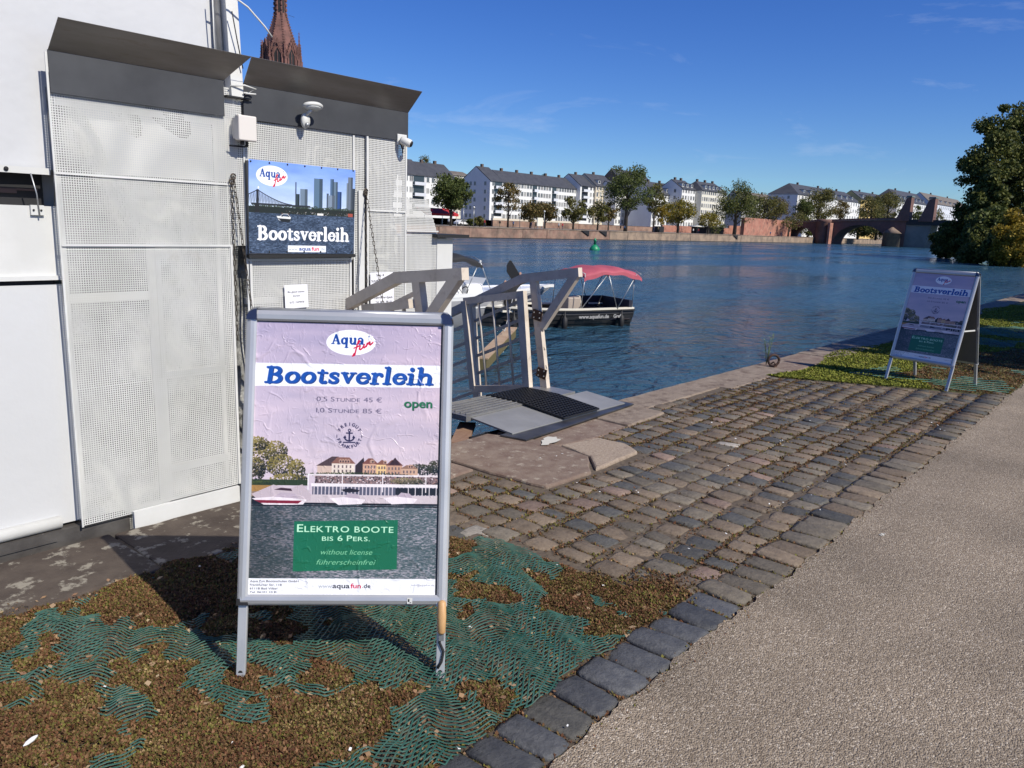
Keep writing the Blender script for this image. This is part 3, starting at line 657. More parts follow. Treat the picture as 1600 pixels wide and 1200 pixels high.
for ri in range(len(YR)-1):
    y0, y1 = YR[ri], YR[ri+1]; wy = y1-y0
    x = (2.62 if y0 < 2.1 else 2.40 if y0 < 2.55 else 2.16)+random.uniform(-.02, .05)
    while x < far_line((y0+y1)/2)-.05:
        Lx = random.uniform(.105, .155)*(1.25 if random.random() < .15 else 1)
        xc = x+Lx/2; yc = (y0+y1)/2
        # the row bends gently near the viewer's end
        yy = yc+.02*math.sin(x*1.3+ri)+(.03*(3.6-x) if x < 3.6 else 0)*(-1 if yc < 2.2 else .6)
        slab = (xc < 4.42 and yy > 2.52 and xc > 3.26) or (xc <= 3.30 and yy > 2.98) or (xc > 4.40 and yy > 2.94 and xc < 5.5) or (5.5 <= xc < 6.9 and yy > 3.17) or (xc >= 6.9 and yy > 3.06)
        if not slab:
            t = random.random(); streak = math.sin(ri*2.1)+.5*math.sin(x*1.7+ri)
            w = [.20+.22*(streak > .5), .46, .26, .035, .012]
            mi = random.choices(range(5), w)[0]
            cells.append((xc, yy+random.uniform(-.007, .007), Lx-random.uniform(.008, .02), wy-random.uniform(.009, .024), mi, random.uniform(-.005, .005)))
        x += Lx
KY = 1.205
x = .25
while x < 8.72:                     # kerb row along the asphalt
    Lx = random.uniform(.118, .16)
    mi = 5 if x < 2.7 else random.choices([0, 5, 2, 1, 4], [.20, .06, .36, .34, .03])[0]
    if 1.55 < x < 2.1 and random.random() < .4: mi = 0
    cells.append((x+Lx/2, KY+random.uniform(-.006, .006)+(.02 if x < 2.8 else 0), Lx-.008, .212, mi, random.uniform(.0, .01))); x += Lx
cells.append((2.58, 2.37, .15, .15, 4, .0))
cells.sort(key=lambda c: (c[0]-0)**2+(c[1])**2)
pav = empty('cobble_paving', (2.4, 1.2, 0)); setp(pav, 'strip of worn cobblestones between asphalt and quay edge', kind='structure')
variants = []
for s_ in range(10):
    vs, fs = stone_mesh(100+s_, .5, .5)
    variants.append((vs, fs))
meshes = {}
def sett_mesh(k, mi, lx, wy):
    key = (k, mi, round(lx/.02), round(wy/.03))
    if key not in meshes:
        mb = MB(); vs, fs = stone_mesh(100+k, round(lx/.02)*.01, round(wy/.03)*.015); mb.add(vs, fs, 0, True); meshes[key] = mb.mesh('cobblestone', SM[mi])
    return meshes[key]
rest = MB(); nst = 0
ks = {}
for c in cells:
    xc, yc, lx, wy, mi, z = c
    vis = ray  # all inside the paved strip; nearest ones become single stones
    d = Vector((xc, yc, 0))-EYEP; zz = d.dot(CF); pxx = 800+FPX*d.dot(CR)/zz; pyy = 600-FPX*d.dot(CU)/zz
    hidden = pyy > 1260 or pxx < 650
    if nst < 290 and not hidden:
        k = random.randrange(10); kx = round(lx/.02)*.02; ky = round(wy/.03)*.03
        o = bpy.data.objects.new('cobblestone', sett_mesh(k, mi, lx, wy)); link(o, pav)
        o.location = Vector((xc, yc, z))-pav.location; o.rotation_euler = (random.uniform(-.02, .02), random.uniform(-.02, .02), random.choice((0, math.pi))+random.uniform(-.10, .10)); o.scale = (lx/max(kx, .02), wy/max(ky, .03), 1)
        nst += 1
    else:
        vs, fs = stone_mesh(random.randrange(10**6), lx/2, wy/2, nx=3, ny=2)
        M = Matrix.Translation((xc, yc, z)) @ Euler((random.uniform(-.02, .02), random.uniform(-.02, .02), random.uniform(-.06, .06))).to_matrix().to_4x4()
        rest.add(vs, fs, mi, True, M)
rest.build('distant_cobblestones', SM, pav, kind='stuff', recalc=False)

# ---- long edge stones of red sandstone along the water
m_sand = mat('red_sandstone', (.150, .098, .074), .92, col2=(.225, .170, .130), nscale=9, bump=.9, bscale=45, bdist=.006, coord='World', rand=.12, dirt=((.34, .29, .23), 14, .56, .66))
m_lich = mat('lichened_stone', (.048, .034, .026), .9, col2=(.085, .065, .050), nscale=7, bump=.9, bscale=45, bdist=.006, coord='World', rand=.08, dirt=((.25, .225, .18), 8.5, .55, .60))
m_gran = mat('coarse_granite', (.26, .195, .145), .9, col2=(.36, .29, .22), nscale=60, bump=1, bscale=90, bdist=.006, coord='World', dirt=((.14, .10, .08), 8, .55, .75))
m_gran2 = mat('weathered_sandstone', (.19, .145, .11), .92, col2=(.27, .215, .165), nscale=11, bump=1, bscale=50, bdist=.008, coord='World', dirt=((.11, .075, .055), 6, .50, .66))
edge = empty('quay_edge', (2, 3.5, 0)); setp(edge, 'row of long sandstone edge slabs above the water', kind='structure')
def slab(poly, z, mt, seed):
    r = random.Random(seed); import bmesh
    pts = []
    n = len(poly)
    for i in range(n):
        a = Vector(poly[i]); b = Vector(poly[(i+1) % n]); k = max(1, int((b-a).length/.09))
        for j in range(k):
            q = a+(b-a)*(j/k); pts.append((q.x+r.uniform(-.006, .006), q.y+r.uniform(-.006, .006)))
    b = bmesh.new(); top = [b.verts.new((x, y, z+r.uniform(-.003, .003))) for x, y in pts]; f = b.faces.new(top)
    ex = bmesh.ops.extrude_face_region(b, geom=[f]); 
    for v in [g for g in ex['geom'] if isinstance(g, bmesh.types.BMVert)]: v.co.z = z
    for v in top: v.co.z = -.45
    bmesh.ops.recalc_face_normals(b, faces=b.faces); me = bpy.data.meshes.new('edge_stone'); b.to_mesh(me); b.free(); me.materials.append(mt)
    o = bpy.data.objects.new('edge_stone', me); link(o, edge); o.matrix_parent_inverse = Matrix.Translation(-edge.location); bevel(o, .012, 2, 40); return o
YE = 3.52
slab([(-1.6, 3.02), (-.55, 3.02), (-.55, YE), (-1.6, YE)], .004, m_lich, 1)
slab([(-.54, 3.02), (1.36, 3.0), (1.36, YE), (-.54, YE)], .006, m_lich, 2)
slab([(1.372, 3.0), (2.5, 3.02), (2.5, YE), (1.372, YE)], .0, m_lich, 3)
slab([(2.512, 3.03), (3.26, 3.04), (3.27, YE), (2.512, YE)], .006, m_sand, 4)
slab([(3.28, 2.93), (3.32, 2.54), (3.74, 2.52), (3.98, 2.72), (4.05, 3.0), (4.03, 3.24), (3.9, YE), (3.28, YE)], .012, m_sand, 5)
slab([(3.80, 2.53), (4.32, 2.55), (4.42, 2.72), (4.40, 2.93), (4.06, 2.99), (3.99, 2.71)], .014, m_gran, 6)
slab([(4.07, 3.01), (4.42, 2.955), (4.86, 2.97), (4.88, YE), (4.0, YE), (4.05, 3.25)], .002, m_sand, 7); slab([(4.875, 2.98), (5.48, 3.01), (5.48, YE), (4.895, YE)], .008, m_gran2, 27)
X0 = 5.492; k = 8
for wx, y0 in ((1.35, 3.19), (1.5, 3.08), (1.3, 3.05), (1.7, 3.02), (1.5, 3.06), (1.9, 3.04), (2.0, 3.0), (2.2, 3.05), (2.4, 3.0), (2.6, 3.05), (3, 3.0), (3, 3.0), (3.5, 3.0), (4, 3.0)):
    slab([(X0, y0), (X0+wx-.012, y0), (X0+wx-.012, YE), (X0, YE)], random.uniform(-.004, .01), (m_gran2, m_sand, m_gran2)[k % 3], k); X0 += wx; k += 1
XEND = X0
# pale splash of lime on the red slab
pl = MB(); r = random.Random(4); pts = []
for i in range(26):
    a = 2*math.pi*i/26; q = 1+r.uniform(-.25, .3); pts.append((4.07+.10*q*math.cos(a)+.05*math.sin(a), 3.10+.055*q*math.sin(a)))
pl.add([(x, y, .0185) for x, y in pts], [tuple(range(26))]); pl.build('lime_stain', mat('lime_white', (.52, .50, .44), .9, bump=.5), edge)
for px, py, lb_ in ((1380, 835, 'white crumpled scrap on the asphalt beside the cobbles'),):
    q = onz(px, py, .008); b = MB()
    for i in range(4): b.box((q.x+r.uniform(-.018, .018), q.y+r.uniform(-.010, .010), .007), (.016, .008, .002), rot=(r.uniform(-.2, .2), r.uniform(-.2, .2), r.uniform(0, 3)))
    setp(b.build('paper_scrap', bpy.data.materials['lime_white']), lb_, 'scrap')

# ---- soil and low plants
soil = MB(); 
for a, b in ((-3, 1.0), (1.0, 2.1)): soil.bb(a, b, 1.30, 3.02, -.03, -.004)
soil.bb(2.1, 2.6, 1.30, 2.36, -.03, -.0045)
soil.build('soil', m_earth, kind='structure', label='bare soil under the plastic matting')
fs_ = MB(); fs_.bb(8.75, 60, 1.05, 3.03, -.03, -.003); fs_.prism([(7.82, 3.03), (8.74, 3.03), (8.74, 1.06)], 'z', -.03, -.0035)
fs_.build('verge', mat('verge_soil', (.085, .070, .035), .95, col2=(.10, .115, .035), nscale=4, bump=.8, bscale=60, bdist=.01, coord='World'), kind='structure', label='grass verge beyond the cobbles')

def perlin2(x, y, s, seed):
    """cheap value noise at points"""
    r = np.random.default_rng(seed); G = r.random((64, 64)); X = x/s+17.3; Y = y/s+9.1
    xi = np.floor(X).astype(int); yi = np.floor(Y).astype(int); fx = X-xi; fy = Y-yi; fx = fx*fx*(3-2*fx); fy = fy*fy*(3-2*fy)
    g = lambda a, b: G[a % 64, b % 64]
    return (g(xi, yi)*(1-fx)+g(xi+1, yi)*fx)*(1-fy)+(g(xi, yi+1)*(1-fx)+g(xi+1, yi+1)*fx)*fy
def cover(x, y): return .50*perlin2(x, y, .24, 1)+.32*perlin2(x, y, .11, 2)+.18*perlin2(x, y, .045, 3)+.025-.085*np.clip((x-1.0)/.6, 0, 1)*np.clip((2.5-y)/.5, 0, 1)
def in_bed(x, y): return (y > 1.315+.012*np.sin(x*17)) & (y < np.where(x < 1.3, 3.10+.05*np.sin(x*4), 3.02)+.03*np.sin(x*23)) & ((x < 2.45) | (y < 2.32)) & (x < 2.60-.05*(y-1.3)) & ((x < 2.12) | (y < 2.4))
def tufts(name, X, Y, Z, size, matl, rs, blades=5, h=1.0, parent=None, **kw):
    """every tuft: a few small leaf triangles leaning outward"""
    n = len(X); k = blades; N_ = n*k
    a = rs.random(N_)*2*np.pi; ln = np.repeat(size, k)*(.6+.8*rs.random(N_)); el = .35+.9*rs.random(N_)
    cx = np.repeat(X, k)+rs.normal(0, .3, N_)*np.repeat(size, k); cy = np.repeat(Y, k)+rs.normal(0, .3, N_)*np.repeat(size, k); cz = np.repeat(Z, k)
    dx, dy, dz = np.cos(a)*np.cos(el), np.sin(a)*np.cos(el), np.sin(el)*h
    px, py = -np.sin(a), np.cos(a); w = ln*.30
    V = np.empty((N_, 4, 3))
    V[:, 0] = np.stack([cx, cy, cz], 1); V[:, 2] = np.stack([cx+dx*ln, cy+dy*ln, cz+dz*ln], 1)
    mid = np.stack([cx+dx*ln*.55, cy+dy*ln*.55, cz+dz*ln*.62], 1); s = np.stack([px*w, py*w, np.zeros(N_)], 1)
    V[:, 1] = mid+s; V[:, 3] = mid-s
    F = np.arange(N_*4).reshape(N_, 4)
    o = bpy.data.objects.new(name, np_mesh(name, V.reshape(-1, 3), F, matl)); link(o, parent); setp(o, **kw); return o
sed_ramp = [(.13, .034, .021), (.070, .036, .018), (.17, .070, .034), (.075, .050, .018), (.24, .13, .066), (.085, .078, .018), (.16, .15, .030), (.40, .26, .14)]  # pale last tone puts the specular glints of leaves into their colour
m_sed = tint_mat('stonecrop_leaves', ramp=sed_ramp, patch=3.2, translucent=.12)
m_moss = tint_mat('green_moss', ramp=[(.08, .09, .016), (.14, .16, .022), (.21, .23, .03), (.25, .21, .05)], patch=3, translucent=.1)
rs = np.random.default_rng(5)
n = 230000; X = rs.uniform(-.25, 2.6, n); Y = rs.uniform(1.30, 3.18, n)
cv = cover(X, Y)+rs.normal(0, .014, n); keep = in_bed(X, Y) & (rs.random(n) < np.clip((cv-.37)/.13, .10, 1))
X, Y, cv = X[keep], Y[keep], cv[keep]
Z = -.004+np.clip(cv-.42, 0, .3)*.055
tufts('stonecrop', X, Y, Z, .0045+.0075*rs.random(len(X)), m_sed, rs, 4, .9, label='low brown and green stonecrop growing through the matting', kind='stuff')
# paler dead stalks
n = 2600; X = rs.uniform(-.2, 2.6, n); Y = rs.uniform(1.3, 3.1, n); k_ = in_bed(X, Y); X, Y = X[k_], Y[k_]
tufts('dry_stalks', X, Y, np.full(len(X), .006), .012+.018*rs.random(len(X)), tint_mat('dry_straw', ramp=[(.30, .19, .10), (.22, .12, .07), (.36, .28, .17)]), rs, 1, .35, label='dry straw and stalks lying on the stonecrop', kind='stuff')
# moss and stonecrop in the cobble joints
jx, jy = [], []
for c in cells:
    for q in range(60):
        s_ = random.choice((-1, 1)); 
        if random.random() < .5: jx.append(c[0]+random.uniform(-.5, .5)*c[2]); jy.append(c[1]+s_*(c[3]/2+.007+random.gauss(0, .005)))
        else: jx.append(c[0]+s_*(c[2]/2+.006+random.gauss(0, .005))); jy.append(c[1]+random.uniform(-.5, .5)*c[3])
jx, jy = np.array(jx), np.array(jy); dn = perlin2(jx, jy, .45, 9); k_ = (rs.random(len(jx)) < np.clip((dn-.25)*3.4, .16, 1)); jx, jy = jx[k_], jy[k_]
tufts('joint_moss', jx, jy, np.full(len(jx), -.007), .006+.009*rs.random(len(jx)), m_sed, rs, 3, 1.0, label='moss and stonecrop in the joints between cobbles', kind='stuff')
# wedge of plants where paving, kerb and bed meet, and by the sign
X = rs.normal(2.62, .08, 1500); Y = rs.normal(1.42, .08, 1500); k_ = (Y > 1.31) & (Y < 1.6); X, Y = X[k_], Y[k_]
tufts('corner_stonecrop', X, Y, np.full(len(X), .0), .007+.008*rs.random(len(X)), m_sed, rs, 4, .9, label='reddish stonecrop wedge where cobbles meet the kerb', kind='stuff')
# verge beyond: bright moss and brown growth
n = 60000; X = 7.8+rs.random(n)**1.5*14; Y = rs.uniform(1.12, 3.3, n); g_ = perlin2(X, Y, .7, 21)
k_ = (X > far_line(Y)+.03) & (rs.random(n) < .9) & (Y < 3.12+.12*np.sin(X*2)); X, Y, g_ = X[k_], Y[k_], g_[k_]
gr_ = (Y > 2.25-.12*(X-8)*.3+.25*(g_-.5)) | (g_ > .62)
tufts('verge_moss', X[gr_], Y[gr_], np.full(gr_.sum(), .0), .014+.014*rs.random(gr_.sum()), m_moss, rs, 4, .8, label='bright green moss along the quay edge behind the cobbles', kind='stuff')
tufts('verge_stonecrop', X[~gr_], Y[~gr_], np.full((~gr_).sum(), .0), .012+.010*rs.random((~gr_).sum()), m_sed, rs, 4, .7, label='brown stonecrop under the farther sign', kind='stuff')

# ---- green plastic matting: wavy strands with cross ribs
def matting(name, x0, x1, y0, y1, pitch, step, inside, zf, mt, wid, label, wob=.05, per=.27, ties=True, ang=0.0):
    ca, sa = math.cos(ang), math.sin(ang); cx, cy = (x0+x1)/2, (y0+y1)/2; half = max(x1-x0, y1-y0)*.75
    js = np.arange(-half, half, pitch); ss = np.arange(-half, half, step)
    S, J = np.meshgrid(ss, js)
    PH = 1.1*perlin2(S+5, J+7, .55, 31)
    tri = 2/np.pi*np.arcsin(np.sin(2*np.pi*S/per+J*1.6+PH*2.2))
    Jo = J+wob*tri+.02*(perlin2(S, J, .35, 33)-.5)
    Xw = cx+S*ca-Jo*sa; Yw = cy+S*sa+Jo*ca; Zw = zf(Xw, Yw)+.0035*np.sin(2*np.pi*S/per*2+J*3)
    ok = inside(Xw, Yw); V = []; F = []; nb = 0
    w = wid/2; hgt = wid*.45
    # triangular section strands: 3 verts per sample
    nj, ns = S.shape
    ox = -sa*w; oy = ca*w
    base = np.stack([np.stack([Xw+ox, Yw+oy, Zw], -1), np.stack([Xw, Yw, Zw+hgt], -1), np.stack([Xw-ox, Yw-oy, Zw], -1)], 2)  # nj,ns,3,3
    idx = np.arange(nj*ns*3).reshape(nj, ns, 3)
    a, b = idx[:, :-1], idx[:, 1:]; okk = ok[:, :-1] & ok[:, 1:]
    f1 = np.stack([a[..., 0], b[..., 0], b[..., 1], a[..., 1]], -1)[okk]; f2 = np.stack([a[..., 1], b[..., 1], b[..., 2], a[..., 2]], -1)[okk]
    Fs = [f1, f2]; Vs = [base.reshape(-1, 3)]; off = nj*ns*3
    if ties:
        st = max(1, int(round(.022/step))); sel = np.zeros((nj-1, ns), bool)
        for j in range(nj-1): sel[j, (j*7) % st::st] = True
        band = (perlin2(Xw, Yw, .22, 41) > .40)[:-1]; sel &= ok[:-1] & ok[1:] & band
        jj, ii = np.nonzero(sel); i2 = np.minimum(ii+max(1, st//2), ns-1)
        P = np.stack([Xw[jj, ii], Yw[jj, ii], Zw[jj, ii]+hgt*.45], 1); Q = np.stack([Xw[jj+1, i2], Yw[jj+1, i2], Zw[jj+1, i2]+hgt*.45], 1)
        dv = Q-P; dv /= np.linalg.norm(dv, axis=1)[:, None]+1e-9; pr = np.stack([-dv[:, 1], dv[:, 0], np.zeros(len(dv))], 1)*w*.8
        up = np.array([0, 0, hgt*.45]); TV = np.stack([P+pr, P+up, P-pr, Q+pr, Q+up, Q-pr], 1).reshape(-1, 3); b0 = off+np.arange(len(P))*6
        Fs += [np.stack([b0, b0+3, b0+4, b0+1], 1), np.stack([b0+1, b0+4, b0+5, b0+2], 1)]; Vs.append(TV)
    V = np.concatenate(Vs); F = np.concatenate(Fs)
    used, inv = np.unique(F, return_inverse=True); V = V[used]; F = inv.reshape(F.shape)
    o = bpy.data.objects.new(name, np_mesh(name, V, F, mt)); link(o); setp(o, label=label, kind='stuff'); return o
m_green = mat('green_plastic', (.016, .075, .055), .5, col2=(.045, .12, .092), nscale=9, coord='World', spec=.5, dirt=((.12, .10, .07), 16, .55, .8))
zf = lambda x, y: .004+.016*np.clip(.50-cover(x, y), -.15, .3)/.3+.007*perlin2(x, y, .5, 77)
matting('plastic_matting', -.3, 2.6, 1.3, 3.05, .0175, .008, lambda x, y: in_bed(x, y) & (y < 2.95) & (cover(x, y) < .50), zf, m_green, .0062, 'green plastic ground matting with wavy ribs under the nearer sign', wob=.030, per=.19, ang=R(-36))
m_green2 = mat('faded_green_plastic', (.04, .12, .09), .5, col2=(.09, .19, .15), nscale=6, coord='World')
matting('plastic_matting', 8.0, 16, 1.1, 2.7, .12, .03, lambda x, y: (x > far_line(y)+.05) & (y > 1.12) & (y < 2.45+.2*np.sin(x)) & (x < 17) & (perlin2(x, y, .5, 91) < .48), lambda x, y: .012+.006*perlin2(x, y, .4, 5), m_green2, .014, 'faded green matting in stripes under the farther sign', wob=.03, per=.8, ties=False, ang=R(-72))
X = rs.uniform(.4, 8.6, 1500); Y = 1.085+rs.normal(0, .018, 1500); tufts('kerb_litter', X, Y, np.full(1500, .006), .004+.007*rs.random(1500), m_sed, rs, 1, .3, label='dry red-brown bits gathered along the kerb', kind='stuff')
# litter: white feather, scraps, leaves
lit = mat('white_scrap', (.72, .72, .70), .8); tan = mat('tan_leaf', (.30, .17, .10), .8)
for (px, py, nm, lb, mt, s_) in ((36, 1166, 'feather', 'white feather lying on the stonecrop, lower left', lit, .03), (868, 1022, None, None, None, 0)):
    if not nm: continue
    q = onz(px, py, .02); b = MB(); b.lathe([(.001, -.0), (.006, .012), (.007, .03), (.004, .042), (.001, .048)], n=6)
    o = b.build(nm, mt, world=False); o.location = q; o.rotation_euler = (0, R(88), R(25)); setp(o, lb, 'feather')
scr = MB(); r = random.Random(9)
for i in range(60):
    x, y = r.uniform(0.2, 7.5), r.uniform(1.15, 3.0); s_ = r.uniform(.004, .009); scr.box((x, y, .014), (s_*1.6, s_, .002), rot=(r.uniform(-.3, .3), r.uniform(-.3, .3), r.uniform(0, 3)))
scr.build('litter', lit, kind='stuff', label='tiny white scraps scattered on ground and cobbles')
# mooring ring and weed at the quay edge
q = onz(1208, 572, .01)
rg = empty('mooring_ring', q, 0, 'rusty iron mooring ring at the quay edge before the farther sign', 'mooring ring')
m_rust = mat('rusty_iron', (.035, .022, .018), .7, .3, col2=(.08, .040, .025), nscale=30, bump=.5, bscale=80)
b = MB(); b.tube([q+Vector((.06*math.cos(R(t))*CR.x, .06*math.cos(R(t))*CR.y, .065+.06*math.sin(R(t)))) for t in range(0, 361, 24)], .014, 8); b.build('ring', m_rust, rg)
b = MB(); b.bb(q.x-.04, q.x+.04, q.y-.03, q.y+.03, 0, .02); b.tube([q+Vector((0, -.03, .02)), q+Vector((0, 0, .045)), q+Vector((0, .03, .02))], .009, 6); b.build('base', m_rust, rg)
wd = empty('weed', q+Vector((.02, .09, 0)), 0, 'thin leafy weed growing beside the mooring ring', 'weed'); b = MB(); c = MB()
for i in range(5):
    a = i*1.3; p0 = q+Vector((.02, .09, 0)); p1 = p0+Vector((.05*math.cos(a), .05*math.sin(a), .20+.04*i)); b.tube([p0, (p0+p1)/2+Vector((.01, 0, .02)), p1], .003, 5)
    for k_ in range(9):
        t = .3+.7*k_/8; p = p0.lerp(p1, t); d = Vector((math.cos(k_*2.2+i), math.sin(k_*2.2+i), .4))*.028; s_ = d.cross(Vector((0, 0, 1))).normalized()*.008; c.add([p, p+d*.6+s_, p+d, p+d*.6-s_], [(0, 1, 2, 3)])
b.build('stem', mat('weed_stem', (.10, .14, .05), .8), wd); c.build('leaf', mat('weed_leaf', (.16, .20, .07), .7), wd, kind='stuff')
# ------------------------------------------------------------------ floating kiosk beside the quay
m_white = mat('white_paint', (.65, .65, .635), .5, col2=(.57, .57, .55), nscale=3, bump=.12, bscale=12, bdist=.01, coord='World', dirt=((.50, .49, .45), 9, .64, .82))
m_whitem = mat('white_perforated_sheet', (.63, .63, .61), .5, col2=(.55, .55, .52), nscale=2.5, coord='World', dirt=((.46, .44, .38), 6, .64, .85))
m_tarp = mat('white_tarpaulin', (.56, .565, .575), .42, bump=.35, bscale=.8, bdist=.06, coord='World', col2=(.52, .525, .535), nscale=2)
m_back = mat('white_film_painted_shade', (.56, .56, .54), .45, bump=1.0, bscale=5, bdist=.10, coord='World', col2=(.07, .07, .065), nscale=3.2, nlo=.40, nhi=.58, stretch=(1, 1, .7))  # crumpled white film; dark patches put the shade behind the holes into its colour
m_band = mat('anthracite_sheet', (.034, .036, .042), .6, .1, col2=(.052, .055, .062), nscale=4, coord='World', dirt=((.30, .31, .33), 60, .70, .78), bump=.1, bscale=30)
m_steel = mat('brushed_steel', (.30, .29, .275), .42, .7, col2=(.24, .23, .21), nscale=3, coord='World', bump=.05, bscale=40, stretch=(1, 1, 8), dirt=((.16, .11, .07), 3.5, .58, .8))
m_black = mat('black_rubber', (.015, .015, .016), .6, bump=.3, bscale=40)
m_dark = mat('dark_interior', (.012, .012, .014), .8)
m_rail = mat('scuffed_black_rail', (.050, .045, .042), .6, col2=(.085, .078, .072), nscale=8, bump=.5, bscale=25, bdist=.006, coord='World', dirt=((.28, .26, .24), 24, .66, .74))
m_galv = mat('galvanised_tube', (.50, .51, .52), .42, .75, col2=(.38, .39, .40), nscale=10, coord='World')
WY = 3.55
kio = empty('boat_hire_kiosk', (2.2, 3.6, 0), 0, 'white floating boat hire kiosk clad in perforated sheet beside the quay', 'kiosk')
def K(nm, mb, mt, **kw): return mb.build(nm, mt, kio, **kw)
# solid body behind
b = MB(); b.bb(-4.5, 3.16, 3.74, 8.2, -1.6, 2.02); b.bb(3.16, 3.54, 3.60, 8.2, -1.6, 1.36); K('body', b, m_white)
# crumpled sheeting behind the perforated front
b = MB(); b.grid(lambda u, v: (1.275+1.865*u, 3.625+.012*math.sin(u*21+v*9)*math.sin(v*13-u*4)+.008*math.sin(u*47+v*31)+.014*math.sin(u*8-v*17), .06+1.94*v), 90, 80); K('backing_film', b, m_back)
# perforated front: real crossing strips
def perforated(x0, x1, z0, z1, y, pitch=.0098, wd=.0042, top=None):
    b = MB()
    n = int((x1-x0)/pitch)
    for i in range(n+1):
        x = x0+i*pitch; zt = z1 if top is None else min(z1, top(x))
        if zt > z0: b.bb(x-wd/2, x+wd/2, y, y+.0012, z0, zt)
    n = int((z1-z0)/pitch)
    for i in range(n+1):
        z = z0+i*pitch; xe = x1
        if top is not None:
            xs_ = [x0+q*(x1-x0)/60 for q in range(61) if top(x0+q*(x1-x0)/60) >= z]
            if not xs_: continue
            xe = max(xs_)
        b.bb(x0, xe, y+.0004, y+.0018, z-wd/2, z+wd/2)
    return b
def lean(z): return 0
bays = [(1.262, 1.655, .062, .68), (1.655, 2.02, .08, .69), (1.262, 1.655, .68, 1.295), (1.655, 2.02, .69, 1.295), (1.262, 2.02, 1.30, 1.585), (1.262, 2.02, 1.59, 1.895),
        (2.02, 2.105, 1.30, 2.03), (2.115, 2.76, 1.262, 1.895), (2.13, 2.74, .30, 1.235), (2.87, 3.15, 1.50, 1.895), (2.87, 3.15, .30, 1.49), (2.762, 2.85, .30, 1.895)]
for i, (x0, x1, z0, z1) in enumerate(bays):
    K('perforated_panel', perforated(x0, x1, z0, z1, WY+.0012*(i % 3)), m_whitem, recalc=False)
K('perforated_panel', perforated(3.155, 3.42, .30, 1.575, WY+.01, top=lambda x: 1.575 if x < 3.34 else 1.575-(x-3.34)*2.3), m_whitem, recalc=False)
# trims, battens, frames
def trim(x0, x1, z0, z1, y0=WY-.006, y1=WY+.0, nm='trim', mt=None): b = MB(); b.bb(x0, x1, y0, y1, z0, z1); return K(nm, b, mt or m_white)
trim(1.258, 2.02, 1.582, 1.590); trim(1.262, 2.02, 1.292, 1.302); trim(1.257, 1.265, .055, 2.05, WY-.003, WY+.002)
trim(2.02, 2.032, .08, 1.30); trim(2.105, 2.115, .30, 1.89); trim(2.765, 2.777, .3, 1.89); trim(2.855, 2.867, .3, 1.895, WY-.012, WY-.002); trim(2.80, 2.84, .30, 1.60, WY-.010, WY-.002)
trim(2.115, 2.757, 1.222, 1.232); trim(2.122, 2.134, .3, 1.222); trim(2.74, 2.752, .3, 1.222); trim(2.868, 3.15, 1.492, 1.50); trim(3.148, 3.158, .3, 1.89, WY-.004, WY+.03); trim(3.16, 3.42, 1.384, 1.392)
for x0, x1, z0, z1 in ((1.28, 1.30, .07, 1.58), (1.64, 1.70, .07, 1.30), (1.66, 2.01, .665, .70), (1.70, 2.01, .20, .235), (1.98, 2.0, .1, 1.9), (1.3, 1.66, 1.05, 1.085), (1.3, 2.0, 1.86, 1.89), (2.90, 2.92, .3, 1.9), (2.13, 2.75, 1.0, 1.03)):
    b = MB(); b.bb(x0, x1, 3.60, 3.625, z0, z1); K('batten', b, m_white)
# narrow dark reveal on the door's right
b = MB(); b.bb(2.757, 2.764, WY-.010, WY-.004, .3, 1.225); K('door_gap', b, m_dark)
# foot boards
b = MB(); b.bb(1.478, 2.015, WY-.020, WY+.0, -.018, .073); K('foot_board', b, m_white)
b = MB(); b.bb(3.42, 3.555, WY+.004, WY+.03, -.9, 1.345); K('end_board', b, m_white)
b = MB(); b.bb(3.38, 3.66, WY-.04, WY+.20, 1.352, 1.372); K('end_roof', b, m_black)
b = MB(); b.bb(2.1, 3.4, WY+.03, WY+.045, -1.2, .30); K('lower_skirt', b, m_white)
# anthracite bands and flared steel hoods
for (x0, x1, xt0, xt1) in ((1.266, 2.012, 1.270, 2.09), (2.112, 3.157, 2.09, 3.157)):
    b = MB(); b.bb(x0, x1, WY-.012, WY-.004, 1.897, 2.058); K('fascia', b, m_band)
    def hood(u, v, x0=x0, x1=x1, xt0=xt0, xt1=xt1):
        xa = x0+(x1-x0)*u; xb = xt0+(xt1-xt0)*u
        return (xa+(xb-xa)*v, WY-.012-.115*v, 2.058+.105*v)
    b = MB(); b.grid(hood, 1, 1, smooth=False); o = K('hood', b, m_steel); sm = o.modifiers.new('thickness', 'SOLIDIFY'); sm.thickness = .002
# side post seen at the left end and black service gap
b = MB(); b.bb(1.02, 1.265, 3.60, 3.72, -.02, .0); 
# left part of the hull: tarpaulin above, slot, boards, hull side
b = MB(); b.grid(lambda u, v: (-2.5+4.62*u, 3.625+.008*math.sin(v*7+u*5)+(.012*(1-v)**3*math.sin(u*25)), 1.60+2.6*v), 40, 20); K('tarpaulin', b, m_tarp)
b = MB(); b.bb(-2.5, 1.26, 3.596, 3.612, 1.578, 1.604); K('tarpaulin_hem', b, m_white)
b = MB(); b.bb(-2.5, 1.262, 3.70, 3.735, 1.43, 1.60); K('slot', b, m_dark)
b = MB(); b.bb(-2.5, 1.24, 3.69, 3.699, 1.512, 1.520); b.bb(.8, 1.16, 3.688, 3.698, 1.50, 1.516); K('slot_rail', b, mat('brown_rail', (.10, .06, .05), .7))
b = MB(); b.bb(-2.5, 1.30, 3.605, 3.72, 1.165, 1.452); K('upper_board', b, m_white)
b = MB(); b.bb(-2.5, 1.25, 3.615, 3.72, 1.13, 1.148); K('painted_shadow_line', b, m_dark)  # dark strip coloured in as the shadow line below the ledge
b = MB(); b.bb(-2.5, 1.27, 3.590, 3.62, 1.150, 1.168); K('ledge', b, m_white)
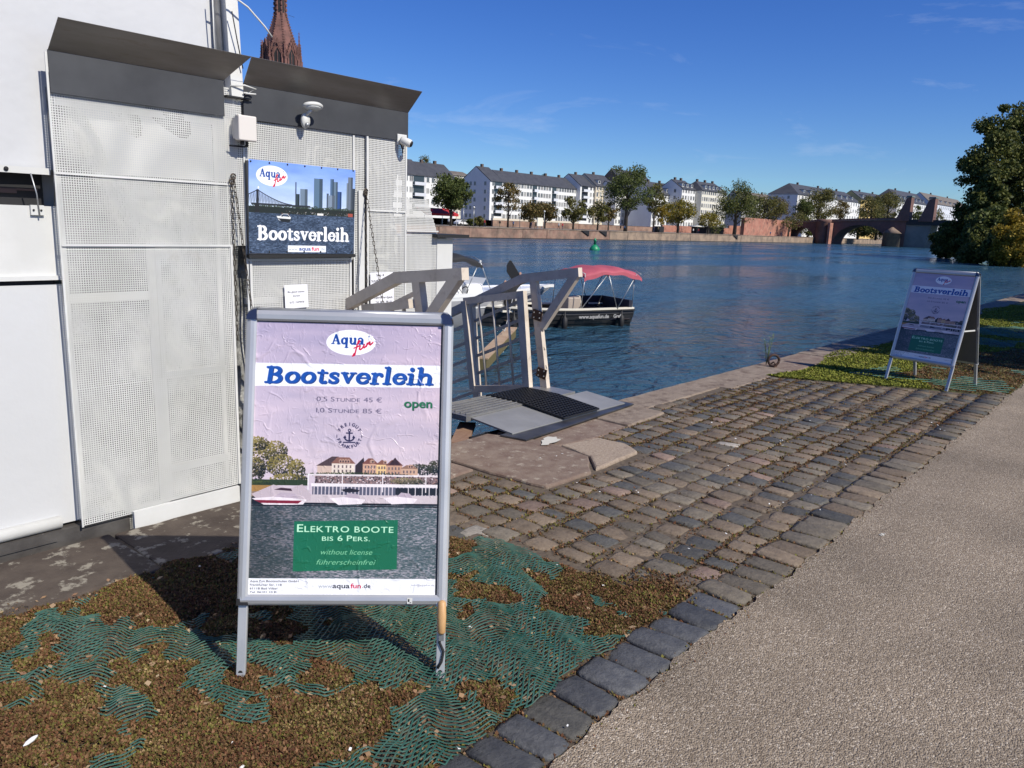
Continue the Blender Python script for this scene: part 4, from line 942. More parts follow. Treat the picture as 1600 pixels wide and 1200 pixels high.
b = MB(); b.grid(lambda u, v: (-2.5+3.80*u, 3.612+.004*math.sin(u*9+v*4), .07+1.06*v), 30, 8); K('hull_side', b, mat('hull_white', (.56, .565, .57), .38, bump=.25, bscale=2.2, bdist=.03, coord='World'))
b = MB(); b.tube([(-2.5, 3.605, .085), (1.19, 3.605, .085)], .028, 12); K('fender_tube', b, m_white)
b = MB(); b.bb(-2.5, 1.475, 3.575, 3.66, -.35, .055); K('rubbing_rail', b, m_rail)
b = MB(); b.bb(.85, 1.16, 3.568, 3.576, .012, .020); b.bb(.85, .856, 3.568, 3.576, -.08, .012); K('rail_bead', b, m_rail)
# eyelets and cords of the tarpaulin
for x in (1.10, .72, .35):
    b = MB(); b.lathe([(.008, 0), (.009, .004), (.003, .006)], n=10, M=Matrix.Translation((x, 3.596, 1.592)) @ Matrix.Rotation(R(90), 4, 'X')); K('eyelet', b, m_dark)
b = MB(); b.tube([(1.185, 3.59, 1.58), (1.20, 3.588, 1.50), (1.205, 3.588, 1.41)], .003, 6); K('cord', b, m_galv)
b = MB(); b.bb(1.175, 1.225, 3.592, 3.604, 1.415, 1.455); o = K('clamp', b, m_whitem)
for x in (1.185, 1.213):
    c = MB(); c.lathe([(.004, 0), (.004, .004)], n=8, M=Matrix.Translation((x, 3.592, 1.435)) @ Matrix.Rotation(R(90), 4, 'X')); c.build('bolt', m_dark, o)
# mast: white square post, grey pipe, straps and lead
b = MB(); b.beam((2.075, WY+.0, 1.985), (2.085, WY+.10, 3.3), .062, .05, up=(0, 1, 0)); K('mast', b, m_white)
b = MB(); b.tube([(2.022, WY+.03, 2.08), (2.030, WY+.12, 3.3)], .018, 12); K('mast_pipe', b, m_galv)
b = MB(); b.bb(2.015, 2.14, WY-.03, WY+.02, 1.985, 1.992); K('mast_bracket', b, m_black)
b = MB(); b.tube([(2.04, WY-.02, 2.035), (2.10, WY-.045, 2.045), (2.155, WY-.05, 2.035), (2.14, WY-.02, 2.018), (2.10, WY-.035, 2.012)], .004, 6)
b.tube([(2.155, WY-.05, 2.012), (2.10, WY-.05, 2.008)], .004, 6); K('cable_tie', b, m_whitem)
b = MB(); b.tube([(1.99, WY-.02, 2.405), (2.06, WY-.05, 2.42), (2.12, WY-.06, 2.39), (2.20, WY-.07, 2.32), (2.235, WY-.075, 2.28)], .0045, 6); K('cable_tie', b, m_whitem)
b = MB(); b.tube([(1.985, WY+.01, 2.43), (1.990, WY+.02, 2.25), (1.995, WY+.02, 2.10)], .003, 6); K('cord', b, m_whitem)
b = MB(); b.tube([(2.05, WY-.04, 2.36), (2.075, WY-.035, 2.24), (2.10, WY-.035, 2.12)], .003, 6); K('lead', b, m_black)
# junction box
m_box = mat('cream_plastic', (.66, .62, .58), .45)
jb = empty('junction_box', (2.08, WY-.05, 1.83), 0, 'pale square junction box under the mast foot', 'junction box')
b = MB(); b.bb(2.040, 2.135, WY-.085, WY-.045, 1.79, 1.905); bevel(b.build('cover', m_box, jb), .006, 3)
b = MB(); b.bb(2.05, 2.125, WY-.045, WY-.012, 1.80, 1.895); b.build('housing', m_box, jb)
b = MB(); b.tube([(2.07, WY-.06, 1.79), (2.07, WY-.06, 1.772)], .009, 8); b.tube([(2.10, WY-.05, 1.79), (2.10, WY-.05, 1.765)], .006, 8); b.tube([(2.02, WY-.03, 1.765), (2.09, WY-.045, 1.765), (2.10, WY-.05, 1.775)], .004, 6); b.build('cable_gland', m_dark, jb)
# floodlight with motion sensor
fl = empty('sensor_light', (2.45, WY-.05, 1.93), 0, 'white outdoor light with round sensor on the dark fascia', 'wall light')
M = Matrix.Translation((2.455, WY-.085, 1.985)) @ Matrix.Rotation(R(-20), 4, 'X')
b = MB(); b.lathe([(.02, 0), (.044, .003), (.046, .012), (.04, .02), (.015, .022)], n=24, M=M @ Matrix.Diagonal((1.25, .8, 1, 1))); b.build('lamp_head', m_whitem, fl)
b = MB(); b.lathe([(.036, -.003), (.038, .001)], n=20, M=M @ Matrix.Diagonal((1.2, .75, 1, 1))); b.build('diffuser', mat('frosted_plastic', (.6, .62, .62), .3), fl)
b = MB(); b.lathe([(.001, 0), (.022, .0), (.024, .008), (.022, .02), (.001, .022)], n=20, M=Matrix.Translation((2.435, WY-.035, 1.925)) @ Matrix.Rotation(R(90), 4, 'X') @ Matrix.Diagonal((1, 1.6, 1, 1))); b.build('sensor_body', m_whitem, fl)
b = MB(); b.lathe([(.011, 0), (.010, .008), (.004, .012)], n=14, M=Matrix.Translation((2.435, WY-.058, 1.905)) @ Matrix.Rotation(R(90), 4, 'X')); b.build('sensor_eye', m_galv, fl)
b = MB(); b.tube([(2.435, WY-.05, 1.95), (2.45, WY-.075, 1.98)], .009, 8); b.build('arm', m_whitem, fl)
# bullet camera
bc = empty('bullet_camera', (3.10, WY-.03, 1.90), 0, 'small white bullet camera at the right end of the fascia', 'camera')
b = MB(); b.bb(3.07, 3.14, WY-.022, WY-.012, 1.87, 1.93); bevel(b.build('mounting_plate', m_whitem, bc), .003)
dr = Vector((.45, -.8, -.35)).normalized(); p0 = Vector((3.09, WY-.04, 1.895))
b = MB(); b.tube([p0-dr*.01, p0, p0+dr*.05, p0+dr*.055], [.018, .023, .023, .019], 14); b.build('camera_body', m_whitem, bc)
b = MB(); b.tube([p0+dr*.0545, p0+dr*.060], [.018, .016], 14); b.build('lens', m_black, bc)
b = MB(); b.tube([(3.09, WY-.02, 1.88), (3.10, WY-.03, 1.85), (3.115, WY-.015, 1.83)], .004, 6); b.build('cable', m_dark, bc)
# banner and notices
img_b = draw_banner(); img_p = draw_poster()
m_ban = print_mat('printed_banner', img_b, .35, 0, .2)
bn = empty('banner', (2.44, WY-.03, 1.26), 0, 'banner with skyline photo reading Bootsverleih on the kiosk front', 'banner')
quad_uv('printed_face', (2.104, WY-.030, 1.262), (2.748, WY-.030, 1.256), (2.762, WY-.030, 1.706), (2.118, WY-.030, 1.712), m_ban, bn)
b = MB(); b.bb(2.106, 2.75, WY-.029, WY-.016, 1.257, 1.704); b.build('board', m_band, bn)
b = MB(); b.bb(2.10, 2.752, WY-.040, WY-.012, 1.238, 1.255); b.build('lower_rail', m_black, bn)
for i in range(7):
    for z in (1.702, 1.268):
        x = (2.128+.103*i) if z > 1.5 else 2.115+.103*i
        b = MB(); b.lathe([(.0045, 0), (.0045, .002), (.002, .003)], n=10, M=Matrix.Translation((x, WY-.030, z)) @ Matrix.Rotation(R(90), 4, 'X')); b.build('screw', m_dark, bn)
img_n1 = draw_note([('Bin gleich wieder', .5, .30, 16, .74), ('Zurück', .5, .47, 16, .30), ('0172 / 3479978', .5, .75, 17, .62)], 260, 220, 1)
img_n2 = draw_note([('Steg- &', .42, .08, 17, .34), ('Schiffahrts-', .34, .26, 17, .6), ('betrieb', .3, .42, 14, .3), ('&', .5, .58, 12, .06), ('Jugendliner-Speck', .55, .76, 17, .8), ('Tel: 069 / 98 10', .55, .90, 15, .7)], 280, 240, 2)
o = quad_uv('paper_notice', (2.315, WY-.014, .972), (2.455, WY-.018, .975), (2.452, WY-.013, 1.096), (2.312, WY-.012, 1.096), print_mat('printed_note_one', img_n1, .6), None, 4, 4, .002)
setp(o, 'white paper note with three printed lines taped below the banner', 'notice')
o = quad_uv('paper_notice', (2.880, WY-.014, .96), (3.055, WY-.014, .955), (3.05, WY-.014, 1.148), (2.878, WY-.014, 1.148), print_mat('printed_note_two', img_n2, .6), None, 4, 4, .001)
setp(o, 'white printed notice behind the chain at the right of the kiosk front', 'notice')
# chains: real interlocking links
m_chain = mat('dark_chain', (.05, .045, .04), .5, .7, col2=(.10, .08, .06), nscale=60)
def link_mesh():
    b = MB(); pts = []
    for i in range(12):
        a = 2*math.pi*i/12; pts.append((.005*math.cos(a), 0, .005*math.sin(a)+(.009 if math.sin(a) > 0 else -.009)))
    b.tube(pts+[pts[0]], .0019, 5, cap=False); return b.mesh('link', m_chain)
LM = link_mesh()
def chain(p, q, lab, sag=.0):
    p = Vector(p); q = Vector(q); n = int((q-p).length/.0245); rt = empty('chain', p, 0, lab, 'chain', 'chains holding the landing flap')
    for i in range(n):
        t = (i+.5)/n; c = p.lerp(q, t)+Vector((0, 0, -sag*4*t*(1-t))); o = bpy.data.objects.new('link', LM); link(o, rt)
        qd = (q-p).to_track_quat('Z', 'Y').to_matrix().to_4x4() @ Matrix.Rotation(R(90)*(i % 2)+.3, 4, 'Z'); o.matrix_local = Matrix.Translation(c-p) @ qd
    b = MB(); b.tube([p+Vector((.012*math.cos(t*.5), 0, .012*math.sin(t*.5))) for t in range(13)], .004, 6); b.build('hook', m_chain, rt)
chain((2.045, WY-.012, 1.625), onx(396, 500, 2.085), 'dark chain slanting down from the kiosk to the left of the nearer sign')
chain((2.035, WY-.012, 1.60), (2.038, WY-.012, .83), 'dark chain hanging straight down left of the kiosk door')
chain((2.845, WY-.016, 1.60), onx(600, 484, 2.76), 'dark chain slanting across the printed notice')
chain((2.842, WY-.016, 1.585), (2.852, WY-.014, .965), 'dark chain hanging straight down right of the kiosk door')
# small landing bridge to the door, side lattice seen left of the sign
lb = empty('landing_bridge', (2.45, 3.2, 0), 0, 'small landing bridge with lattice side behind the nearer sign', 'landing bridge')
m_alu = mat('weathered_aluminium', (.50, .43, .35), .6, .0, col2=(.62, .54, .45), nscale=6, coord='World', bump=.15, bscale=50, dirt=((.34, .26, .20), 14, .55, .78))
m_alud = mat('dull_aluminium', (.42, .375, .32), .5, .05, col2=(.52, .47, .41), nscale=6, coord='World')
for z in (.12, .24, .36, .48, .60, .72, .82):
    b = MB(); b.beam((2.055, 3.40, z), (2.30, 3.16, z-.02), .012, .014); b.build('lattice_bar', m_alud, lb)
b = MB(); b.beam((2.06, 3.41, .03), (2.075, 3.41, .85), .03, .03, up=(0, 1, 0)); b.build('post', m_alud, lb)
b = MB(); b.bb(2.10, 2.80, 3.10, 3.56, .05, .085); b.build('deck', m_alud, lb)
XL = 2.74
def lp(px, py): return onx(px, py, XL)
b = MB(); b.beam(lp(727, 428), lp(620, 434), .05, .060); b.build('handrail', m_alu, lb)
b = MB(); b.beam(lp(624, 433), lp(520, 489), .049, .059); b.build('handrail', m_alu, lb)
b = MB(); b.beam(lp(716, 432), lp(650, 530), .045, .060, up=(0, 1, 0)); b.build('brace', m_alu, lb)
b = MB(); b.beam(lp(653, 436), lp(673, 600), .044, .056, up=(0, 1, 0)); b.build('post', m_alu, lb)
b = MB(); b.beam(lp(655, 455), lp(560, 502), .014, .022); b.build('rod', m_alu, lb)
b = MB(); b.beam(lp(652, 474)-Vector((.04, 0, 0)), lp(598, 481)-Vector((.04, 0, 0)), .04, .045); b.build('gate_rail', m_alu, lb)
b = MB(); b.beam(lp(600, 480)-Vector((-.02, -.03, 0)), lp(570, 482)-Vector((-.02, -.03, 0)), .04, .04); b.build('lifting_beam', m_alud, lb)
for q in (622, 640): b = MB(); b.beam(lp(q, 480)-Vector((.04, 0, 0)), lp(q+7, 560)-Vector((.04, 0, 0)), .014, .014, up=(0, 1, 0)); b.build('gate_rod', m_alud, lb)

# ------------------------------------------------------------------ folding poster stands
m_frame = mat('anodised_aluminium', (.56, .56, .56), .36, .45, col2=(.46, .465, .47), nscale=3, bump=.05, bscale=20, dirt=((.62, .62, .62), 45, .74, .8))
m_cap = mat('chrome_corner', (.10, .11, .14), .14, .8)
m_pst = print_mat('printed_poster', img_p, .33, .55, .35)
m_pst2 = print_mat('printed_poster_flat', img_p, .30, .35, .35)
m_bk = mat('grey_back_sheet', (.12, .115, .11), .55, col2=(.17, .15, .12), nscale=5)
def stand(loc, rz, lab, pm, W=.668, HT=1.140, off=.283, brace=True, handle=False):
    rt = empty('poster_stand', loc, rz, lab, 'poster stand', 'folding poster stands of the boat hire')
    sl = math.hypot(off, HT); a = math.atan2(off, HT)
    def face(sgn):
        # u across, s up the slope, d outward
        y_up = Vector((0, off*sgn, HT)).normalized() if sgn > 0 else Vector((0, -off, HT)).normalized()
        base = Vector((0, 0 if sgn > 0 else 2*off, 0)); nrm = Vector((0, -math.cos(a)*sgn, math.sin(a)))
        def P(u, s_, d): return base+Vector((u, 0, 0))+y_up*s_+nrm*d
        return P
    def slabp(P, u0, u1, s0, s1, d0, d1, mb):
        vs = [P(u, s_, d) for u in (u0, u1) for s_ in (s0, s1) for d in (d0, d1)]
        return mb.add(vs, [(0, 1, 3, 2), (4, 6, 7, 5), (0, 4, 5, 1), (2, 3, 7, 6), (0, 2, 6, 4), (1, 5, 7, 3)])
    def rail(P, vert, c, e0, e1, w, nm, flip=1):
        """snap frame profile: sloping face, rounded outer edge"""
        prof = [(-w/2, .0), (-w/2, .010), (-w/2+.006, .015), (0, .0165), (w/2-.006, .012), (w/2, .006), (w/2, .0)]
        vs = []; 
        for e in (e0, e1):
            for x_, d in prof: vs.append(P(c+x_*flip, e, d) if vert else P(e, c+x_*flip, d))
        n = len(prof); fs = [tuple(range(n)), tuple(range(2*n-1, n-1, -1))]+[(i, i+n, (i+1) % n+n, (i+1) % n) for i in range(n)]
        b = MB(); b.add(vs, fs, 0, False); return b.build(nm, m_frame, rt, world=False)
    h = W/2
    for sgn in (1, -1):
        P = face(sgn); s0, s1 = .235, sl+.012; fw = .034
        rail(P, True, -h+fw/2, s0+.02, s1-.035, fw, 'frame_rail', -1 if True else 1); rail(P, True, h-fw/2, s0+.02, s1-.035, fw, 'frame_rail')
        rail(P, False, s1-.020, -h+.035, h-.035, .040, 'frame_rail'); rail(P, False, s0+.017, -h+.012, h-.012, fw, 'frame_rail', -1)
        for sx in (-1, 1):      # rounded top corner caps
            b = MB(); pts = []
            cx, cs = sx*(h-.036), s1-.036
            ring = [(cx, cs-.002), (sx*h, cs-.002)]+[(cx+sx*.036*math.cos(R(t)), cs+.036*math.sin(R(t))) for t in (0, 15, 30, 45, 60, 75, 90)]+[(cx, s1)]
            n = len(ring); vs = [P(u, s_, .0) for u, s_ in ring]+[P(u, s_, .017) for u, s_ in ring]+[P(cx+(u-cx)*.9, cs+(s_-cs)*.9, .021) for u, s_ in ring]
            fs = [tuple(range(n))]+[(i, i+n, (i+1) % n+n, (i+1) % n) for i in range(n)]+[(i+n, i+2*n, (i+1) % n+2*n, (i+1) % n+n) for i in range(n)]+[tuple(range(3*n-1, 2*n-1, -1))]
            b.add(vs, fs, 0, False); b.build('corner_cap', m_cap, rt, world=False)
            b = MB(); slabp(P, sx*h-sx*.0, sx*(h-.036), s0, s0+.021, .0, .014, b); b.build('corner_foot_cap', m_dark if sx < 0 else m_frame, rt, world=False)
            # leg: flat channel
            b = MB(); slabp(P, sx*(h-.003), sx*(h-.032), .0, s0+.012, -.014, .003, b); o = b.build('leg', m_frame, rt, world=False); bevel(o, .002, 1)
            c = MB(); q = P(sx*(h-.0175), .018, .0025); c.add([q+Vector((.008*math.cos(t), 0, .011*math.sin(t))) for t in [k*.6 for k in range(10)]], [tuple(range(10))]); c.build('bolt_hole', m_dark, o, world=False)
        b = MB(); slabp(P, -h+.02, h-.02, s0+.02, s1-.02, -.006, .0005, b); b.build('back_panel', m_bk, rt, world=False)
        pu, p0_, p1_ = h-.030, s0+.030, s1-.037
        q = quad_uv('poster', P(-pu if sgn > 0 else pu, p0_, .0035), P(pu-.010 if sgn > 0 else -pu, p0_, .0035), P(pu-.010 if sgn > 0 else -pu, p1_-.006, .0035), P(-pu if sgn > 0 else pu, p1_-.006, .0035), pm, rt, 24, 30, .0012, world=False)
    P = face(1)
    b = MB(); b.tube([(-h+.02, off, HT+.005), (h-.02, off, HT+.005)], .011, 10); b.build('hinge', m_galv, rt, world=False)
    for sx in (-1, 1):
        if brace:
            b = MB(); p = P(sx*(h-.03), .60, -.01); b.beam((p.x, p.y, p.z), (p.x, 2*off-p.y, p.z), .004, .014); b.build('brace', m_whitem, rt, world=False)
    return rt, P
c1 = Vector((1.385, 1.849, 0))
st1, P1 = stand(c1, math.atan2(-.461, .471)-R(1.2), 'large poster stand in front of the kiosk on green matting', m_pst)
st2, P2 = stand(Vector((8.545, 1.905, .0)), R(-106), 'smaller looking poster stand on the verge beyond the cobbles', m_pst2)
# sticker on the lower rail
b = MB(); 
for i, (u0, u1, s0, s1, c) in enumerate(((.205, .222, .243, .262, 0), (.208, .213, .249, .258, 1), (.214, .219, .246, .248, 1))):
    d = .0172+.0004*i; b.add([P1(u0, s0, d), P1(u1, s0, d), P1(u1, s1, d), P1(u0, s1, d)], [(0, 1, 2, 3)], c)
b.build('sticker', [m_whitem, m_dark], st1, world=False)
# wooden handled scraper hooked on the right leg with a black cord
hd = empty('wooden_handle', c1, math.atan2(-.461, .471)-R(1.2), 'wooden tool handle with black cord tied to the right leg of the nearer stand', 'tool')
m_wood = mat('pale_wood', (.48, .26, .10), .5, col2=(.58, .36, .17), nscale=30, stretch=(1, 1, .15))
b = MB(); q0 = P1(.318, .255, .022); q1 = P1(.318, .148, .022); b.tube([q0, q0.lerp(q1, .06), q0.lerp(q1, .5), q0.lerp(q1, .94), q1], [.006, .013, .015, .013, .008], 12); b.build('handle', m_wood, hd, world=False)
b = MB(); b.beam(q1, P1(.318, .125, .016), .016, .004); b.build('ferrule', m_galv, hd, world=False)
b = MB(); b.tube([P1(.322, .145, .010), P1(.312, .118, .008), P1(.326, .088, .008), P1(.320, .055, .009), P1(.308, .035, .010)], .0042, 6); b.build('cord', m_black, hd, world=False)

# ------------------------------------------------------------------ gangway
gw = empty('gangway', (4.6, 4.0, 0), 0, 'aluminium gangway with handrails and a swung open gate from quay to pontoon', 'gangway')
def G(nm, mb, mt=None, **kw): return mb.build(nm, mt or m_alu, gw, **kw)
def railset(x, dy, near):
    y = lambda v: v+dy
    nose = Vector((x, y(3.735), 1.085)); knee = Vector((x, y(4.31), .995)); low = Vector((x, y(8.2), -.72))
    b = MB(); b.beam(nose+Vector((0, -.02, .003)), knee, .055, .074); G('handrail', b)
    b = MB(); b.beam(knee+Vector((0, -.012, .004)), low, .054, .0735); G('handrail', b)
    b = MB(); b.beam(nose+Vector((0, .006, .0)), (x, y(4.085), .60), .050, .070, up=(0, 1, 0)); G('brace', b)
    b = MB(); b.beam((x, y(4.19), .98), (x, y(4.015), .06), .047, .070, up=(0, 1, 0)); p1 = G('post', b)
    b = MB(); b.beam((x, y(4.925), .71), (x, y(4.80), -.22), .048, .070, up=(0, 1, 0)); G('post', b)
    for yy in (5.9, 6.9):
        zt = .995-.441*(yy-4.31); b = MB(); b.beam((x, y(yy), zt), (x, y(yy-.13), zt-.95), .05, .062, up=(0, 1, 0)); G('post', b)
    for k in range(1, 6):
        d = .155*k; b = MB(); b.beam((x, y(4.16-.03*k), 1.045-d), (x, y(8.0-.03*k), -.63-d), .018, .026); G('rod', b)
    return p1
pR = railset(5.18, 0, True)
# gate folded back against the right rail
xg = 5.11
gt = [Vector((xg-.01, 4.26, .865)), Vector((xg-.03, 4.13, .075)), Vector((xg-.06, 4.74, -.03)), Vector((xg-.06, 4.88, .755))]
ge = MB(); ge.beam(gt[0]+Vector((0, 0, .03)), gt[1]-Vector((0, 0, .02)), .05, .075, up=(0, 1, 0)); gate = G('gate', ge)
for a_, b_ in ((1, 2), (2, 3), (3, 0)):
    b = MB(); b.beam(gt[a_], gt[b_], .046, .060, up=(0, 1, 0) if a_ == 2 else (0, 0, 1)); b.build('gate_rail', m_alu, gate)
for k in range(1, 4):
    t = k/4; b = MB(); b.tube([gt[0].lerp(gt[3], 1-t), gt[1].lerp(gt[2], 1-t)], .011, 8); b.build('gate_rod', m_alud, gate)
for pt in ((5.145, 4.115, .70), (5.145, 4.04, .21)):
    b = MB(); b.box(pt, (.012, .10, .085), rot=(R(10), 0, 0)); h_ = G('hinge', b, m_rust)
    for dy in (-.03, .03):
        for dz in (-.022, .022):
            c = MB(); c.lathe([(.007, 0), (.006, .004)], n=8, M=Matrix.Translation((pt[0]-.006, pt[1]+dy, pt[2]+dz)) @ Matrix.Rotation(R(-90), 4, 'Y')); c.build('bolt', m_galv, h_)
# decking: flat head on the quay, hump, then sloping deck
m_tread = mat('tread_plate', (.27, .265, .255), .42, .6, col2=(.35, .34, .32), nscale=5, coord='World', bump=.9, bscale=45, bdist=.006, dirt=((.2, .16, .12), 10, .55, .8))
m_plate = mat('smooth_plate', (.22, .22, .22), .55, .15, col2=(.28, .28, .28), nscale=4, coord='World', bump=.1, bscale=30)
m_dplate = mat('dark_steel_plate', (.055, .057, .065), .45, .6, col2=(.13, .13, .135), nscale=4, coord='World', bump=.3, bscale=40)
m_mat = mat('rubber_mat', (.018, .018, .019), .55)
b = MB(); b.prism([(3.94, 3.20), (5.46, 3.30), (5.46, 3.46), (3.90, 3.40)], 'z', .016, .026); G('sill_plate', b, m_dplate)
b = MB(); b.bb(3.82, 5.55, 3.53, 3.62, -.30, -.02); G('support_beam', b, m_dark)
def plate(x0, x1, pr, nm, mt, th=.012):
    b = MB()
    for (ya, za), (yb, zb) in zip(pr[:-1], pr[1:]):
        b.add([(x0, ya, za), (x1, ya, za), (x1, yb, zb), (x0, yb, zb), (x0, ya, za-th), (x1, ya, za-th), (x1, yb, zb-th), (x0, yb, zb-th)], [(0, 1, 2, 3), (7, 6, 5, 4), (0, 4, 5, 1), (2, 6, 7, 3), (0, 3, 7, 4), (1, 5, 6, 2)])
    return G(nm, b, mt)
FL = [(3.35, .034), (3.74, .070)]
plate(3.97, 4.56, FL, 'flap_plate', m_plate); plate(4.565, 5.02, FL, 'flap_plate', m_plate); plate(5.025, 5.40, FL, 'flap_plate', m_plate)
plate(3.92, 5.24, [(3.745, .086), (4.10, .086), (8.3, -1.69)], 'deck', m_tread, .04)
# rubber mat: ribbed, draped over flap and deck
b = MB()
def mz(y): return .046+(y-3.31)*.112 if y < 3.74 else (.096 if y < 4.10 else .096-(y-4.10)*.4225)
nx_, ny_ = 14, 34; x0, x1, y0, y1 = 4.545, 5.0, 3.335, 4.6
for i in range(nx_+1):
    x = x0+(x1-x0)*i/nx_
    b2 = [(x, y0+(y1-y0)*k/ny_) for k in range(ny_+1)]
    for k in range(ny_): 
        ya, yb = b2[k][1], b2[k+1][1]; b.beam((x, ya, mz(ya)), (x+.0, yb, mz(yb)), .007, .013)
for k in range(ny_+1):
    y = y0+(y1-y0)*k/ny_; b.beam((x0, y, mz(y)), (x1, y, mz(y)), .007, .011)
o = G('rubber_mat', b, m_mat, recalc=False); 
b = MB(); b.grid(lambda u, v: (4.55+.44*u, 3.34+1.25*v, mz(3.34+1.25*v)-.005), 2, 12); b.build('mat_base', m_mat, o)
b = MB()
for k in range(12):
    y = 3.78+.055*k; b.beam((3.95, y, mz(y)-.002), (4.52, y+.0, mz(y)-.002), .008, .009)
G('anti_slip_bar', b, m_tread, recalc=False)
b = MB(); b.beam((3.70, 3.60, -.05), (4.1, 3.9, -.03), .12, .03); G('plank', b, mat('old_plank', (.20, .11, .07), .85, col2=(.28, .18, .12), nscale=12, stretch=(1, 6, 1)))
# pontoon below
pn = empty('pontoon', (4.6, 9, WZ), 0, 'low dark pontoon at the foot of the gangway', 'pontoon')
b = MB(); b.bb(3.6, 6.6, 8.2, 11.5, WZ-.2, WZ+.32); b.build('float', mat('pontoon_side', (.10, .09, .075), .8, col2=(.16, .14, .11), nscale=3), pn)
for k in range(16):
    b = MB(); b.bb(3.62+k*.186, 3.795+k*.186, 8.2, 11.5, WZ+.322, WZ+.35); b.build('plank', mat('deck_board', (.22, .18, .14), .85, rand=.2) if k == 0 else bpy.data.materials['deck_board'], pn)
dk = mat('dark_timber', (.06, .045, .035), .85, col2=(.12, .09, .07), nscale=8, stretch=(1, 1, .2), bump=.4, bscale=30)
for i, (px, z1, lab) in enumerate(((722, -.30, 'dark timber mooring post seen through the lower handrail rods'), (712, -.42, 'shorter dark mooring post beside the kiosk end'))):
    q = onx(px, 640, 4.6+.5*i); d = ray(px, 640); q = EYEP+d*(6.2/ math.hypot(d.x, d.y))
    b = MB(); b.tube([(q.x, q.y, WZ-1), (q.x+.02, q.y+.03, z1)], .11, 12); setp(b.build('mooring_post', dk), lab, 'post')
# ------------------------------------------------------------------ trees
m_bark = mat('bark', (.055, .042, .032), .9, col2=(.09, .075, .06), nscale=3, stretch=(1, 1, .3))
def leafmat(nm, *ramp): return tint_mat(nm, ramp=list(ramp), translucent=.28, rough=.6)
LG = leafmat('green_leaves', (.050, .070, .020), (.080, .105, .028), (.12, .145, .036), (.085, .09, .028))
LO = leafmat('olive_leaves', (.080, .085, .024), (.13, .13, .034), (.18, .15, .045), (.09, .10, .028))
LB = leafmat('browning_leaves', (.12, .09, .034), (.19, .125, .045), (.15, .125, .038), (.085, .085, .028))
LY = leafmat('yellowing_leaves', (.13, .14, .028), (.22, .19, .035), (.32, .23, .035), (.10, .12, .026))
LYY = leafmat('golden_leaves', (.22, .15, .018), (.32, .22, .025), (.14, .12, .02), (.38, .27, .04))
LD = leafmat('dark_green_leaves', (.040, .058, .016), (.070, .090, .022), (.12, .13, .034), (.19, .19, .05))
def tree(name, base, h, w, lm, seed, label, cat='tree', group=None, n=2200, leaf=.50, crown_lo=.22, clumps=26, trunk_r=None, top_bias=0.0, lean=(0, 0), asp=1.0):
    rs = np.random.default_rng(seed); rt = empty(name, base, 0, label, cat, group); n = int(n*2.3); w = w*1.2; clumps = int(clumps*1.4)
    rz = h*(1-crown_lo)/2; cz = h*crown_lo+rz; rx = w/2; 
    C = []
    while len(C) < clumps:
        p = rs.uniform(-1, 1, 3); q = np.linalg.norm(p)
        if q < .25 or q > 1: continue
        sc = 1-.35*max(0, p[2])**1.5 if top_bias == 0 else 1-.55*max(0, p[2])
        C.append((p[0]*rx*.80*sc+lean[0]*(p[2]+1), p[1]*rx*.80*sc*asp+lean[1]*(p[2]+1), cz+p[2]*rz*.86, rs.uniform(.20, .42)*w*.55*(1 if q < .8 else .75)))
    C = np.array(C); idx = rs.integers(0, clumps, n); dirs = rs.normal(0, 1, (n, 3)); dirs /= np.linalg.norm(dirs, axis=1)[:, None]
    rad = C[idx, 3]*(rs.random(n)**.45)*(1+.25*rs.normal(0, 1, n)*(rs.random(n) < .25)); P = C[idx, :3]+dirs*rad[:, None]*np.array([1, 1, .75])
    a = rs.normal(0, 1, (n, 3)); a /= np.linalg.norm(a, axis=1)[:, None]; b = np.cross(a, rs.normal(0, 1, (n, 3))); b /= np.linalg.norm(b, axis=1)[:, None]
    s = leaf*(.5+.9*rs.random(n))[:, None]
    V = np.stack([P-a*s*.5, P+b*s*.32, P+a*s*.5, P-b*s*.32], 1).reshape(-1, 3); F = np.arange(n*4).reshape(n, 4)
    o = bpy.data.objects.new('crown', np_mesh('crown', V, F, lm)); link(o, rt)
    m = MB(); tr = trunk_r or max(.12, w*.028)
    m.tube([(0, 0, -.3), (.02*h*.3, 0, h*.25), (lean[0]*.6, lean[1]*.6, h*.55), (lean[0], lean[1], h*.86)], [tr*1.25, tr, tr*.6, tr*.15], 8)
    for i in range(min(clumps, 12)):
        c = C[i]; z0 = max(h*.18, c[2]-h*.25); t = z0/h; m.tube([(lean[0]*t, lean[1]*t, z0), (c[0]*.55, c[1]*.55, (z0+c[2])/2), tuple(c[:3])], [tr*.42, tr*.25, tr*.06], 5)
    m.build('trunk', m_bark, rt, world=False); return rt
def ftree(px, top, yp, wpx, lm, seed, label, zb=.5, **k):
    p = ony(px, top, yp); d = (Vector((p.x, p.y, 0))-EYEP).dot(CF); w = wpx*d/FPX
    return tree('tree', (p.x, yp, zb), p.z-zb, w, lm, seed, label, group='trees on the far bank', **k)

